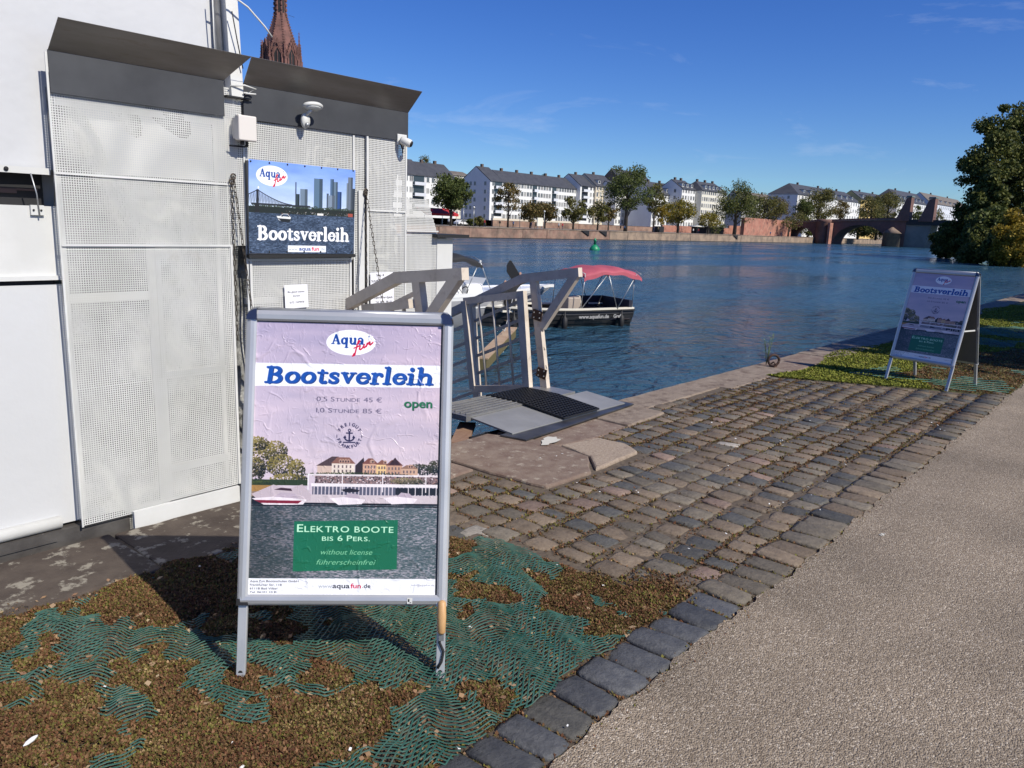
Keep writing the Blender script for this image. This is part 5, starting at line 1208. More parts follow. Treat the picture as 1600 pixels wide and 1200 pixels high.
# ------------------------------------------------------------------ far bank
m_emb = mat('embankment_sandstone', (.24, .135, .10), .9, col2=(.33, .22, .16), nscale=.5, coord='World', dirt=((.10, .075, .06), .35, .42, .70), bump=.4, bscale=3, bdist=.1)
m_emb2 = mat('embankment_pale_stone', (.34, .25, .175), .9, col2=(.26, .19, .14), nscale=.4, coord='World', dirt=((.15, .12, .09), .4, .45, .72))
m_red = mat('red_retaining_stone', (.34, .14, .10), .9, col2=(.42, .21, .15), nscale=.5, coord='World', dirt=((.16, .10, .075), .45, .48, .68))
m_prom = mat('promenade_gravel', (.22, .19, .16), .95, col2=(.16, .14, .11), nscale=.2, coord='World')
b = MB(); b.quad((-400, 118.4, .52), (1400, 118.4, .52), (1400, 150, .6), (-400, 150, .6)); b.build('promenade', m_prom, kind='structure')
b = MB(); b.quad((-400, 150.5, 2.3), (1500, 150.5, 2.3), (1500, 600, 2.6), (-400, 600, 2.6)); b.build('far_ground', m_prom, kind='structure')
emb = empty('embankment_wall', (150, 118, WZ), 0, 'long sandstone embankment wall along the opposite bank', 'embankment wall')
xs = 6; i = 0
while xs < 520:
    w = 9.0; b = MB(); mt = m_emb if xs < 176 else m_emb2
    b.bb(xs, xs+w-.12, 118-(.06 if i % 4 == 0 else 0), 118.5, WZ-.5, .42); b.build('wall_section', mt, emb)
    b = MB(); b.bb(xs, xs+w-.06, 117.86, 118.55, .42, .56); b.build('coping', m_emb2 if i % 3 else m_emb, emb)
    xs += w; i += 1
b = MB(); b.bb(6, 520, 117.55, 118.0, WZ-.3, WZ+.14); b.build('plinth', m_dark, emb)
for px in (912, 940, 1148):
    p = ony(px, 365, 117.9); b = MB(); b.prism([(p.x-1.2, .5), (p.x+2.2, .5), (p.x+2.2, -.9)], 'y', 117.70, 117.93); b.build('stair_recess', m_dark, emb)
rw = empty('retaining_wall', (205, 150, .6), 0, 'low red sandstone wall behind the far promenade', 'retaining wall')
for (a, c, z) in ((770, 905, 2.35), (905, 1035, 2.2), (1035, 1085, 3.1), (1088, 1140, 3.0), (1140, 1195, 4.2)):
    xa, xb = ony(a, 350, 150).x, ony(c, 350, 150).x; b = MB(); b.bb(xa, xb-.2, 150, 150.6, .4, z); b.build('wall_section', m_emb if a < 1000 else m_red, rw)
b = MB(); b.bb(ony(770, 350, 149.9).x, ony(905, 350, 149.9).x, 149.9, 150.7, 2.36, 2.9); b.build('pale_parapet', mat('pale_stone', (.62, .55, .44), .8), rw)
rwr = empty('bridge_approach_wall', (360, 140, .6), 0, 'red sandstone approach wall in sunlight left of the bridge', 'retaining wall')
b = MB(); xa, xb = onx(1203, 350, 330), None
b.bb(283, 329, 128.6, 130, .4, 7.0); b.build('wall_face', m_red, rwr)

m_glass = mat('window_glass', (.035, .045, .055), .15, spec=.8); m_wf = mat('window_frame_white', (.62, .62, .60), .6)
WM = {}
m_curt = mat('curtained_glass', (.30, .30, .28), .4); m_blind = mat('half_lowered_blind', (.16, .16, .155), .5)
def win_mesh(w, h, dark_frame=False):
    k = (w, h, dark_frame)
    if k not in WM:
        b = MB(); b.bb(-w/2, w/2, -.02, .05, 0, h, mat=0); t = .10
        for x0, x1, z0, z1 in ((-w/2-.02, -w/2+t, -.02, h), (w/2-t, w/2+.02, -.02, h), (-w/2+t, w/2-t, h-t, h+.02), (-w/2+t, w/2-t, -.04, t), (-.05, .05, t, h-t)):
            b.bb(x0, x1, -.06, -.02, z0, z1, mat=1)
        WM[k] = b.mesh('window', [(m_glass, m_curt, m_blind)[dark_frame or 0], m_wf])
    return WM[k]
m_slate = mat('slate_roof', (.045, .047, .055), .6, col2=(.065, .067, .075), nscale=.6, coord='World', bump=.3, bscale=4, bdist=.05)
m_broof = mat('brown_tile_roof', (.12, .10, .085), .75, col2=(.16, .135, .11), nscale=.6, coord='World')
def wallm(nm, c): return mat(nm, c, .85, col2=tuple(x*.9 for x in c), nscale=.15, coord='World')
W1 = wallm('white_render', (.74, .74, .72)); W2 = wallm('cream_render', (.66, .58, .44)); W3 = wallm('ivory_render', (.70, .67, .56)); W4 = wallm('yellow_render', (.68, .50, .20)); W5 = wallm('grey_render', (.50, .50, .49)); W6 = wallm('dark_brick', (.16, .12, .10)); W7 = wallm('pale_grey_render', (.62, .64, .68))
m_chim = mat('chimney_brick', (.10, .075, .06), .9)
def house(p0, p1, yp, eave_px, ridge_px, floors, cols, wm, rm, label, depth=12, dorm=0, balc=(), gw=1, base=2.3, hip=0, ww=1.35, wh=1.75, chim=2, over=.35, tall=False):
    x0, x1 = ony(p0, eave_px[1], yp).x, ony(p1, eave_px[1], yp).x; ze = ony(eave_px[0], eave_px[1], yp).z
    zr = ony(ridge_px[0], ridge_px[1], yp+depth/2).z
    rt = empty('apartment_house', (x0, yp, base), 0, label, 'building', 'houses on the far bank')
    b = MB(); b.bb(x0, x1, yp, yp+depth, base-2, ze)
    if not hip:
        for x in (x0, x1-.3): b.prism([(yp, ze), (yp+depth, ze), (yp+depth/2, zr-.15)], 'x', x, x+.3)
    b.build('wall', wm, rt)
    o = over; b = MB(); hx = hip
    A, B_, C_, D = (x0-o*.3, yp-o, ze-.15), (x1+o*.3, yp-o, ze-.15), (x1+o*.3, yp+depth+o, ze-.15), (x0-o*.3, yp+depth+o, ze-.15)
    E_, F_ = (x0+hx, yp+depth/2, zr), (x1-hx, yp+depth/2, zr)
    b.add([A, B_, C_, D, E_, F_, (A[0], A[1], A[2]-.2), (B_[0], B_[1], B_[2]-.2), (C_[0], C_[1], C_[2]-.2), (D[0], D[1], D[2]-.2)], [(0, 1, 5, 4), (2, 3, 4, 5), (1, 2, 5), (3, 0, 4), (0, 6, 7, 1), (1, 7, 8, 2), (2, 8, 9, 3), (3, 9, 6, 0), (6, 9, 8, 7)]) if hx else b.add([A, B_, C_, D, E_, F_] + [(v[0], v[1], v[2]-.3) for v in (A, B_, C_, D, E_, F_)], [(0, 1, 5, 4), (2, 3, 4, 5), (6, 10, 11, 7), (8, 11, 10, 9), (0, 6, 7, 1), (2, 8, 9, 3), (0, 4, 10, 6), (4, 3, 9, 10), (1, 7, 11, 5), (5, 11, 8, 2)])
    rf = b.build('roof', rm, rt)
    for i in range(chim):
        x = x0+(x1-x0)*(i+.6)/(chim+.3); c = MB(); c.bb(x-.5, x+.5, yp+depth/2-.4, yp+depth/2+.4, zr-.5, zr+.9); c.build('chimney', m_chim, rf)
    fh = (ze-base)/floors; me = win_mesh(ww, wh)
    for f in range(floors):
        for c in range(cols):
            u = (c+.5)/cols
            if any(a <= u <= e for a, e in balc): continue
            w = bpy.data.objects.new('window', me if random.random() < .62 else win_mesh(ww, wh, random.choice((1, 2)))); link(w, rt); w.location = (x0+(x1-x0)*u-x0, -.01, f*fh+fh*.32)
    for a, e in balc:
        xa, xb = x0+(x1-x0)*a, x0+(x1-x0)*e; c = MB(); c.bb(xa, xb, yp-.02, yp+.1, base+fh*.6, ze-.4); c.build('loggia', m_glass, rt)
        for f in range(1, floors):
            c = MB(); c.bb(xa+.1, xb-.1, yp-1.1, yp-.02, base+f*fh, base+f*fh+.15); c.bb(xa+.1, xb-.1, yp-1.1, yp-1.02, base+f*fh+.15, base+f*fh+1.0); c.build('balcony', W7, rt)
    for i in range(dorm):
        x = x0+hip+(x1-x0-2*hip)*(i+.5)/dorm; t = .38; y = yp-o+(depth/2+o)*t*.5; z = ze+(zr-ze)*t*.42
        c = MB(); c.bb(x-.8, x+.8, y, y+depth*.3, z, z+1.5, mat=0); c.bb(x-.55, x+.55, y-.05, y, z+.25, z+1.25, mat=1); c.bb(x-.95, x+.95, y-.2, y+depth*.33, z+1.5, z+1.7, mat=2); c.build('dormer', [m_wf, m_glass, rm], rt)
    if gw:    # windows on the end wall that faces upstream
        me2 = win_mesh(1.1, 1.5)
        for f in range(floors):
            for v in ((.16, .52, .66, .80) if gw > 1 else (.3, .7)):
                w = bpy.data.objects.new('end_window', me2); link(w, rt); w.location = (-.01, depth*v, f*fh+fh*.32); w.rotation_euler = (0, 0, R(-90))
    return rt, x0, x1, ze, zr
house(540, 611, 192, (600, 266), (600, 244), 4, 12, W3, m_slate, 'cream house left of the balconied white house, hidden by the kiosk', depth=12, gw=0)
house(455, 538, 192, (530, 257), (530, 236), 4, 14, W1, m_slate, 'long white house in front of the cathedral, hidden by the kiosk', depth=12, gw=0)
house(612, 664, 190, (650, 272), (650, 250), 4, 6, W1, m_slate, 'white house with balconies and slate roof, leftmost beside the kiosk', depth=13, balc=((.62, .98),), gw=0, ww=1.6)
house(664.5, 712, 196, (700, 277), (700, 258), 4, 6, W1, m_slate, 'white house with slate roof behind the broad green tree', depth=12, gw=1)
house(766, 786, 195, (766, 281), (760, 261), 5, 2, W1, m_slate, 'gabled white apartment house with a shaded end wall and corner loggias', depth=14.5, balc=((.30, .95),), gw=2, chim=1)
house(786.3, 905, 196, (846, 289), (830, 272), 5, 28, W1, m_slate, 'long white apartment block with an even slate roof', depth=12, balc=((.36, .42), (.62, .68)), gw=0, chim=5)
house(907, 931, 194, (918, 290), (905, 273), 6, 5, W1, m_slate, 'narrow white house with dark stacked loggias beside the cream house', depth=13, balc=((.1, .5),), gw=1, chim=1)
house(931.3, 962, 193, (945, 291), (925, 272), 6, 6, W2, m_slate, 'cream house with round-topped upper windows and white dormers', depth=13, dorm=2, gw=0, chim=1, wh=1.9)
house(962.5, 1019, 187, (990, 301), (990, 287), 5, 12, W1, m_slate, 'white house hidden behind the largest far tree', depth=11, gw=0)
house(966, 1016, 240, (990, 281), (990, 268), 7, 9, W6, m_slate, 'tall dark brick building rising behind the largest far tree', depth=10, gw=0, wh=1.7)
house(1020, 1060, 172, (1045, 304), (1040, 287), 5, 9, W1, m_slate, 'white house with a row of small white dormers', depth=12, dorm=4, gw=0)
house(1066, 1087, 166, (1076, 295), (1074, 283), 6, 5, W1, m_slate, 'narrow white house with three roof windows between taller neighbours', depth=11, dorm=3, gw=1, chim=2)
house(1097, 1136, 163, (1110, 298), (1110, 286), 6, 12, W3, m_slate, 'tall ivory house with a hipped slate roof and grey end wall', depth=10, dorm=5, gw=0, hip=3, chim=3)
house(1246, 1345, 140, (1300, 310), (1300, 297), 5, 22, W1, m_slate, 'long white building with many dormers just left of the bridge towers', depth=14, dorm=9, gw=1, hip=6, chim=3)
house(1345.5, 1392, 140, (1370, 314), (1365, 303), 5, 10, W4, m_slate, 'yellow house with slate roof and white dormers', depth=12, dorm=5, gw=0)
house(1402, 1452, 130, (1430, 317), (1425, 302), 5, 16, W1, m_slate, 'white house with a high slate roof seen between the bridge towers', depth=14, dorm=7, gw=1, hip=5)
house(1453, 1512, 128, (1480, 321), (1475, 308), 5, 20, W7, m_broof, 'pale house with brownish roof right of the bridge towers', depth=14, dorm=8, gw=0)
house(1160, 1222, 190, (1200, 318), (1190, 303), 3, 8, W5, m_broof, 'grey house half hidden behind olive trees', depth=12, gw=0)
house(700, 735, 250, (715, 273), (715, 268), 3, 6, W3, m_broof, 'pale roof block peeping over the slate roofs', depth=10, gw=0, chim=0)
# awning of the cafe and small pavilions on the promenade
p = ony(690, 338, 132); ca = empty('cafe_awning', (p.x, 132, .5), 0, 'red cafe awning on the far promenade beside the kiosk', 'awning')
b = MB(); b.prism([(129.5, 2.7), (129.5, 3.2), (133, 4.4), (133, 4.2)], 'x', p.x-7, p.x+3.0); b.build('cloth', mat('red_awning_cloth', (.42, .02, .025), .8), ca)
for dx in (-6.5, -2, 2.6): b = MB(); b.beam((p.x+dx, 129.7, .5), (p.x+dx, 129.7, 2.8), .08, .08, up=(0, 1, 0)); b.build('pole', m_wf, ca)
for i, (px, lab) in enumerate(((1090, 'white market umbrella on the far promenade'), )):
    p = ony(px, 350, 130); u = empty('umbrella', (p.x, 130, .5), 0, lab, 'umbrella'); b = MB(); b.lathe([(2.6, 2.3), (2.55, 2.45), (.1, 3.2)], c=(p.x, 130, .5), n=8); b.build('canopy', W3, u); b = MB(); b.tube([(p.x, 130, .5), (p.x, 130, 3.4)], .05, 6); b.build('pole', m_galv, u)
p = ony(1110, 355, 136); pv = empty('kiosk_pavilion', (p.x, 136, .5), 0, 'dark refreshment pavilion under trees on the far promenade', 'pavilion')
b = MB(); b.bb(p.x-7, p.x+7, 134, 140, .5, 3.0); b.build('wall', m_dark, pv); b = MB(); b.bb(p.x-8, p.x+8, 133, 141, 3.0, 3.3); b.build('roof', W3, pv)
def far_car(px, yp, col, lab, nm='car'):
    p = ony(px, 350, yp); rt = empty(nm, (p.x, yp, .6), 0, lab, 'car')
    pr = [(-2.1, .35), (-2.1, .85), (-1.7, .95), (-1.1, 1.40), (.7, 1.42), (1.4, .95), (2.1, .8), (2.15, .35)]
    b = MB(); b.prism([(p.x+a, .6+z) for a, z in pr], 'y', yp-.85, yp+.85); bevel(b.build('body', mat('car_paint_'+nm, col, .3), rt), .06)
    b = MB(); b.prism([(p.x+a, .6+z) for a, z in [(-1.45, .98), (-1.0, 1.34), (.6, 1.36), (1.15, .98)]], 'y', yp-.87, yp+.87); b.build('side_window', m_glass, rt)
    for dx in (-1.35, 1.35):
        b = MB(); b.lathe([(.33, -.9), (.34, -.88), (.34, .88), (.33, .9)], n=14, M=Matrix.Translation((p.x+dx, yp, .94)) @ Matrix.Rotation(R(90), 4, 'X')); b.build('wheel', m_black, rt)
far_car(722, 135, (.7, .7, .7), 'white parked car on the far promenade')
far_car(733, 138, (.45, .46, .48), 'silver parked car half behind the lamp posts')
# lamp posts and railing posts
for i, (px, lab) in enumerate(((724, 'slim lamp post near the parked cars'), (740, 'slim lamp post before the grey gable'), (812, 'slim lamp post before the long white block'), (850, 'lamp post left of the white noticeboard'), (1258, 'tall lamp post before the round bridge pier'))):
    p = ony(px, 350, 124); l_ = empty('street_lamp', (p.x, 124, .55), 0, lab, 'street lamp', 'street lamps on the far promenade')
    b = MB(); b.tube([(p.x, 124, .5), (p.x, 124, 4.6)], [.09, .05], 6); b.build('pole', m_galv, l_); b = MB(); b.lathe([(.05, 0), (.22, .15), (.24, .4), (.08, .5)], c=(p.x, 124, 4.55), n=8); b.build('lamp_head', m_wf, l_)
# people strolling: one smooth body each
def person_mesh(seed, shirt, legs):
    r = random.Random(seed); me = bpy.data.meshes.new('person'); st = r.uniform(.12, .28)
    J = {'pel': (0, 0, .95), 'che': (0, 0, 1.32), 'nec': (0, 0, 1.50), 'hea': (0, .02, 1.66), 'lh': (.1, 0, .90), 'lk': (.11, st*.6, .50), 'lf': (.11, st, .07), 'lt': (.11, st+.16, .03), 'rh': (-.1, 0, .90), 'rk': (-.11, -st*.2, .48), 'rf': (-.11, -st, .08), 'rt': (-.11, -st+.15, .03),
         'ls': (.19, 0, 1.42), 'le': (.25, -.05, 1.14), 'lw': (.24, .08, .90), 'rs': (-.19, 0, 1.42), 're': (-.25, .04, 1.14), 'rw': (-.24, .14, .92)}
    K_ = list(J); E = [('pel', 'che'), ('che', 'nec'), ('nec', 'hea'), ('pel', 'lh'), ('lh', 'lk'), ('lk', 'lf'), ('lf', 'lt'), ('pel', 'rh'), ('rh', 'rk'), ('rk', 'rf'), ('rf', 'rt'), ('che', 'ls'), ('ls', 'le'), ('le', 'lw'), ('che', 'rs'), ('rs', 're'), ('re', 'rw')]
    rad = dict(pel=.14, che=.16, nec=.065, hea=.10, lh=.095, lk=.06, lf=.045, lt=.035, rh=.095, rk=.06, rf=.045, rt=.035, ls=.065, le=.045, lw=.033, rs=.065, re=.045, rw=.033)
    return skin(J, E, rad, [(1.55, 'skin'), (.93, 'shirt'), (0, 'legs')], shirt, legs)
_skin = mat('skin', (.45, .26, .19), .6)
def skin(J, E, rad, bands, shirt, legs, sub=1, root='pel', hair=None):
    me = bpy.data.meshes.new('body'); K_ = list(J); me.from_pydata([J[k] for k in K_], [(K_.index(a), K_.index(b)) for a, b in E], [])
    o = bpy.data.objects.new('body', me); COL.objects.link(o); md = o.modifiers.new('skin', 'SKIN'); md.use_smooth_shade = True; sb = o.modifiers.new('sub', 'SUBSURF'); sb.levels = sub; sb.render_levels = sub
    lay = me.skin_vertices[0].data if me.skin_vertices else None
    for i, k in enumerate(K_):
        v = lay[i]; r_ = rad[k]; v.radius = (r_, r_) if not isinstance(r_, tuple) else r_; v.use_root = (k == root)
    bpy.context.view_layer.update()
    dg = bpy.context.evaluated_depsgraph_get(); m2 = bpy.data.meshes.new_from_object(o.evaluated_get(dg)); bpy.data.objects.remove(o)
    m2.materials.clear()
    hm = mat('hair', (.03, .02, .015), .7) if 'hair' not in bpy.data.materials else bpy.data.materials['hair']
    for mt in (_skin, shirt, legs, hm): m2.materials.append(mt)
    hz = J['hea'][2] if 'hea' in J else 1.66
    for pl in m2.polygons:
        c = pl.center; z = c.z
        wr = min(((c-Vector(J[k])).length for k in J if k in ('lw', 'rw')), default=9)
        H_ = (c-Vector(J['hea'])).length < .17 and z > J['nec'][2]
        pl.material_index = (3 if z > hz+.02 or (z > hz-.06 and c.y < J['hea'][1]-.03) else 0) if H_ else (0 if wr < .07 and 'lp' not in J or ('lp' in J and (c-Vector(J['lp'])).length < .13) else (1 if z > bands[1][0] else 2))
        pl.use_smooth = True
    return m2
cl = [mat('cloth_'+n_, c_, .85) for n_, c_ in (('navy', (.02, .03, .08)), ('white', (.6, .6, .58)), ('black', (.015, .015, .016)), ('red', (.35, .04, .04)), ('blue', (.08, .15, .3)), ('khaki', (.2, .17, .1)))]
desc = [('a white top and dark trousers', 1, 2), ('a red top and blue jeans', 3, 0), ('a dark jacket and khaki trousers', 2, 5), ('a blue shirt and black trousers', 4, 2), ('navy clothes', 0, 0), ('a khaki coat and black trousers', 5, 2)]
PM = [person_mesh(i, cl[a], cl[b_]) for i, (d_, a, b_) in enumerate(desc)]
where = [(701, 'by the red awning'), (757, 'walking below the grey gable'), (781, 'by the red wall before the corner loggias'), (802, 'beside the sparse brown tree'), (830, 'left of the white noticeboard'), (837, 'next to the left lamp post trunk'), (873, 'sitting area before the long block'), (879, 'right of the bench group'), (970, 'near the biggest tree trunk'), (976, 'second near the biggest tree trunk'), (1022, 'before the white ground floors'), (1029, 'close to the dark container'), (1084, 'by the umbrella'), (1092, 'at the pavilion counter'), (1118, 'right side of the pavilion'), (1205, 'below the red approach wall'), (1222, 'near the bridge underpass')]
for i, (px, wtx) in enumerate(where):
    k = i % 6; p = ony(px, 352, 121.5+(i % 5)); o = bpy.data.objects.new('person', PM[k]); link(o); o.location = (p.x, p.y, .55); o.rotation_euler = (0, 0, [1.6, -1.5, 0, 1.4, -1.7][i % 5]); setp(o, 'person in %s %s' % (desc[k][0], wtx), 'person', 'people on the far promenade')
# noticeboard, container, steps
p = ony(844, 352, 122); o = MB(); o.bb(p.x-1.1, p.x+1.1, 122, 122.25, 1.2, 3.2, mat=0); o.bb(p.x-.8, p.x-.7, 122.05, 122.2, .5, 1.2, mat=1); o.bb(p.x+.7, p.x+.8, 122.05, 122.2, .5, 1.2, mat=1); setp(o.build('noticeboard', [W3, m_galv]), 'pale noticeboard on the far promenade', 'noticeboard')
p = ony(1034, 356, 123); o = MB(); o.bb(p.x-1.2, p.x+1.4, 123, 125, .55, 2.4); setp(o.build('container', m_dark), 'dark container on the far promenade by the pale wall', 'container')
# trees of the far bank
T = [(706, 262, 126, 62, LG, 'broad green tree with a dark trunk nearest the kiosk', dict(n=3600, clumps=34, crown_lo=.22)),
     (796, 277, 128, 46, LB, 'sparse brown tree before the corner loggias', dict(n=700, clumps=16, crown_lo=.25)),
     (830, 312, 128, 40, LB, 'low brown-green tree before the long white block', dict(n=1300)),
     (853, 313, 130, 38, LB, 'bushy brown tree right of the low brown-green one', dict(n=1500)),
     (898, 305, 126, 42, LO, 'young light green tree before the narrow white house', dict(n=1100, clumps=18)),
     (936, 313, 127, 34, LO, 'olive tree before the cream house', dict(n=900)),
     (953, 312, 128, 28, LB, 'thin brown-olive tree right of the olive one', dict(n=600)),
     (984, 250, 126, 80, LG, 'largest tree of the far bank with a tall loose crown', dict(n=3800, clumps=36, crown_lo=.26)),
     (1026, 282, 132, 40, LO, 'grey-olive tree right of the largest tree', dict(n=1300)),
     (1037, 318, 127, 22, LYY, 'small golden tree between olive neighbours', dict(n=500)),
     (1063, 309, 127, 52, LY, 'round yellow-green tree before the narrow white houses', dict(n=2200, clumps=28)),
     (1109, 331, 127, 34, LY, 'small yellow-green tree before the ivory house', dict(n=900)),
     (1155, 282, 128, 74, LD, 'dense dark green tree right of the ivory house', dict(n=4200, clumps=40, crown_lo=.15)),
     (1197, 302, 132, 62, LO, 'olive tree with a flat brownish top', dict(n=3000, clumps=30, crown_lo=.25)),
     (1216, 306, 136, 50, LB, 'brown-topped tree behind the leaning one', dict(n=1800)),
     (1236, 325, 124, 36, LO, 'leaning tree over the promenade next to the bridge', dict(n=700, lean=(4, -1))),
     (1256, 309, 131, 30, LG, 'green tree at the left bridge end', dict(n=1500, zb=5)),
     (1284, 288, 132, 56, LO, 'tall olive tree above the round bridge pier', dict(n=3200, clumps=32, zb=5, crown_lo=.12)),
     (1316, 312, 132, 30, LB, 'brownish tree before the long white building', dict(n=1200, zb=6)),
     (1366, 301, 118, 46, LO, 'olive tree above the main bridge arch', dict(n=2400, zb=6, crown_lo=.1)),
     (1392, 297, 116, 42, LO, 'loose olive tree left of the first bridge tower', dict(n=2200, zb=6, crown_lo=.1)),
     (1436, 319, 112, 24, LG, 'green tree framed by the two bridge towers', dict(n=1100, zb=6, crown_lo=.1)),
     (1468, 325, 110, 24, LO, 'low olive tree right of the second bridge tower', dict(n=900, zb=6, crown_lo=.1)),
     (662, 238, 235, 44, LO, 'tree top rising behind the leftmost roofs', dict(n=1500, zb=4, crown_lo=.3)),
     (848, 270, 240, 8, LG, 'tiny tree top above the long slate roof', dict(n=120, zb=4, crown_lo=.8))]
for i, (px, top, yp, w, lm, lab, kw) in enumerate(T): 
    if px > 1240: kw.setdefault('leaf', .6)
    ftree(px, top, yp, w, lm, 300+i, lab, **kw)
for i, (px, x_, w_, lab) in enumerate(((1368, 372, 12, 'dark tree seen through the main bridge arch'), (1340, 372, 12, 'second dark tree seen through the main arch'), (1392, 372, 11, 'third dark tree beyond the main bridge arch'), (1262, 350, 9, 'dark tree behind the small bridge arch'))):
    p = onx(px, 372, x_); tree('tree', (x_, p.y, .5), 9.5, w_, LD, 900+i, lab, 'tree', 'trees behind the bridge arches', n=1500, clumps=26, crown_lo=.0, leaf=.6)
for i, (px, top, w, lab) in enumerate(((750, 338, 26, 'low shrub under the grey gable'), (1120, 345, 34, 'dark clipped shrub beside the pavilion'), (735, 341, 14, 'small round shrub left of the gable shrub'))):
    p = ony(px, top, 130); d = (p-EYEP).dot(CF); tree('shrub', (p.x, 130, .5), p.z-.5, w*d/FPX, LO if i == 0 else LD, 500+i, lab, 'shrub', 'shrubs on the far promenade', n=500, crown_lo=.05, clumps=10, leaf=.35)

# ------------------------------------------------------------------ bridge
m_bs = mat('bridge_sandstone', (.19, .10, .080), .9, col2=(.13, .075, .062), nscale=.35, coord='World', bump=.5, bscale=2, bdist=.15)
m_conc = mat('bridge_pier_concrete', (.22, .215, .19), .9, col2=(.17, .16, .14), nscale=.3, coord='World')
br = empty('bridge', (335, 90, WZ), 0, 'red sandstone arch bridge with two tapering gate towers', 'bridge')
def archpts(y0, y1, zs, zc, n=14): return [(y0+(y1-y0)*(1-math.cos(math.pi*i/n))/2, zs+(zc-zs)*math.sin(math.pi*i/n)) for i in range(n+1)]
pts = [(132, 7.0), (132, .4), (130.5, .4)]+archpts(130.5, 119.6, .4, 4.6)[1:]+[(119.6, -1.9), (111.6, -1.9)]+archpts(111.6, 90.6, -1.6, 6.1)[1:-1]+[(90.6, -2.2), (84.6, -2.2), (84.6, 8.6), (88, 9.2), (100, 8.9), (112, 8.1)]
b = MB()
# wall as vertical strips between arch and roadway so it stays a clean solid
def top(y): return float(np.interp(y, [84.6, 88, 100, 112, 132], [8.9, 9.2, 8.8, 8.1, 7.0]))
def bot(y):
    if 119.6 < y < 130.5: return .4+4.2*math.sqrt(max(0, 1-((y-125.05)/5.45)**2))
    if 90.6 < y < 111.6: return -1.7+7.8*math.sqrt(max(0, 1-((y-101.1)/10.5)**2))
    return -2.4
ys = sorted(set([84.6+i*.5 for i in range(95)]+[90.6, 90.7, 90.9, 111.6, 111.5, 111.3, 119.6, 119.7, 130.5, 130.4])); ys = [y for y in ys if y <= 132]
for a, c in zip(ys[:-1], ys[1:]):
    za, zb_ = bot(a+.001), bot(c-.001); ta, tb = top(a), top(c)
    b.add([(330, a, za), (330, c, zb_), (330, c, tb), (330, a, ta), (342, a, za), (342, c, zb_), (342, c, tb), (342, a, ta)], [(0, 1, 2, 3), (4, 7, 6, 5), (0, 4, 5, 1), (3, 2, 6, 7), (0, 3, 7, 4), (1, 5, 6, 2)])
b.build('arch_wall', m_bs, br)
b = MB(); 
for a, c in zip([84.6, 88, 100, 112], [88, 100, 112, 132]): b.add([(329.6, a, top(a)-.9), (329.6, c, top(c)-.9), (329.6, c, top(c)-.6), (329.6, a, top(a)-.6), (330, a, top(a)-.9), (330, c, top(c)-.9), (330, c, top(c)-.6), (330, a, top(a)-.6)], [(0, 1, 2, 3), (0, 4, 5, 1), (3, 2, 6, 7), (0, 3, 7, 4), (1, 5, 6, 2)])
b.build('string_course', m_emb2, br)
b = MB(); b.lathe([(3.0, -2.5), (2.9, .5), (2.7, 6.6), (2.95, 6.9), (2.95, 7.9), (2.5, 8.0)], c=(329.2, 115.4, 0), n=24); b.build('round_pier', m_bs, br)
b = MB(); b.bb(326, 330, 111.7, 112.6, -2, 6.6); b.build('pier_edge', m_red, br)
b = MB(); b.lathe([(3.3, -2.5), (3.2, 3.2), (3.6, 3.3), (.25, 5.6)], c=(326.5, 88.2, 0), n=6); b.build('cutwater', mat('cutwater_stone', (.24, .17, .12), .9, col2=(.15, .11, .09), nscale=.8, coord='World'), br)
def tower(y1, y0, ybase, zt, nm, x0, x1):
    b = MB(); b.prism([(y1-.0, 8.0), (ybase, 8.0), (y0+.0, zt), (y1, zt+.4)], 'x', x0, x1); t = b.build(nm, m_bs, br)
    c = MB(); c.bb(x0-.2, x1+.2, y1-.15, y0+.15, zt+.4, zt+.9); c.build('cap', mat('copper_cap', (.16, .20, .18), .7) if 'copper_cap' not in bpy.data.materials else bpy.data.materials['copper_cap'], t); return t
tower(83.6, 85.3, 88.6, 16.6, 'gate_tower', 329.5, 333.5); tower(75.3, 77.4, 80.4, 16.2, 'gate_tower', 329.5, 333.5)
b = MB(); b.prism([(84.7, -2.4), (84.5, 6.7), (75.7, 6.7), (77.3, -2.4)], 'x', 330.5, 341); b.build('concrete_pier', m_conc, br)
b = MB(); b.bb(330, 341, 5, 84.6, 6.7, 8.7); b.build('steel_span', mat('dark_steel_span', (.02, .02, .022), .6), br)
b = MB()
for k in range(24): y = 60+k*1.0; b.beam((330.2, y, 8.7), (330.2, y, 9.7), .08, .08, up=(0, 1, 0))
b.beam((330.2, 60, 9.7), (330.2, 84, 9.7), .08, .08); b.build('railing', m_dark, br)

# ------------------------------------------------------------------ cathedral tower
m_cs = mat('cathedral_sandstone', (.20, .095, .078), .9, col2=(.12, .06, .05), nscale=.25, coord='World', bump=.6, bscale=1.2, bdist=.4, dirt=((.07, .04, .038), .5, .5, .75))
ct = empty('cathedral_tower', (250.7, 385, 0), 0, 'red sandstone gothic cathedral spire rising behind the kiosk roof', 'cathedral tower')
cx, cy = 253.6, 386.0; O = math.pi/8
def octa(prof, nm, m=m_cs, n=8, rot=O):
    b = MB(); vs = []
    for r_, z in prof:
        for k in range(n): t = 2*math.pi*k/n+rot; vs.append((cx+r_*math.cos(t), cy+r_*math.sin(t), z))
    fs = [(i*n+k, i*n+(k+1) % n, (i+1)*n+(k+1) % n, (i+1)*n+k) for i in range(len(prof)-1) for k in range(n)]+[tuple(range(n))[::-1], tuple((len(prof)-1)*n+k for k in range(n))]
    b.add(vs, fs); return b.build(nm, m, ct)
octa([(10.2, 0), (10.2, 62), (9.4, 86), (9.0, 90)], 'octagon_stage'); octa([(8.4, 90), (7.0, 94.5), (5.3, 99), (4.0, 103.2), (3.4, 105)], 'dome_roof')
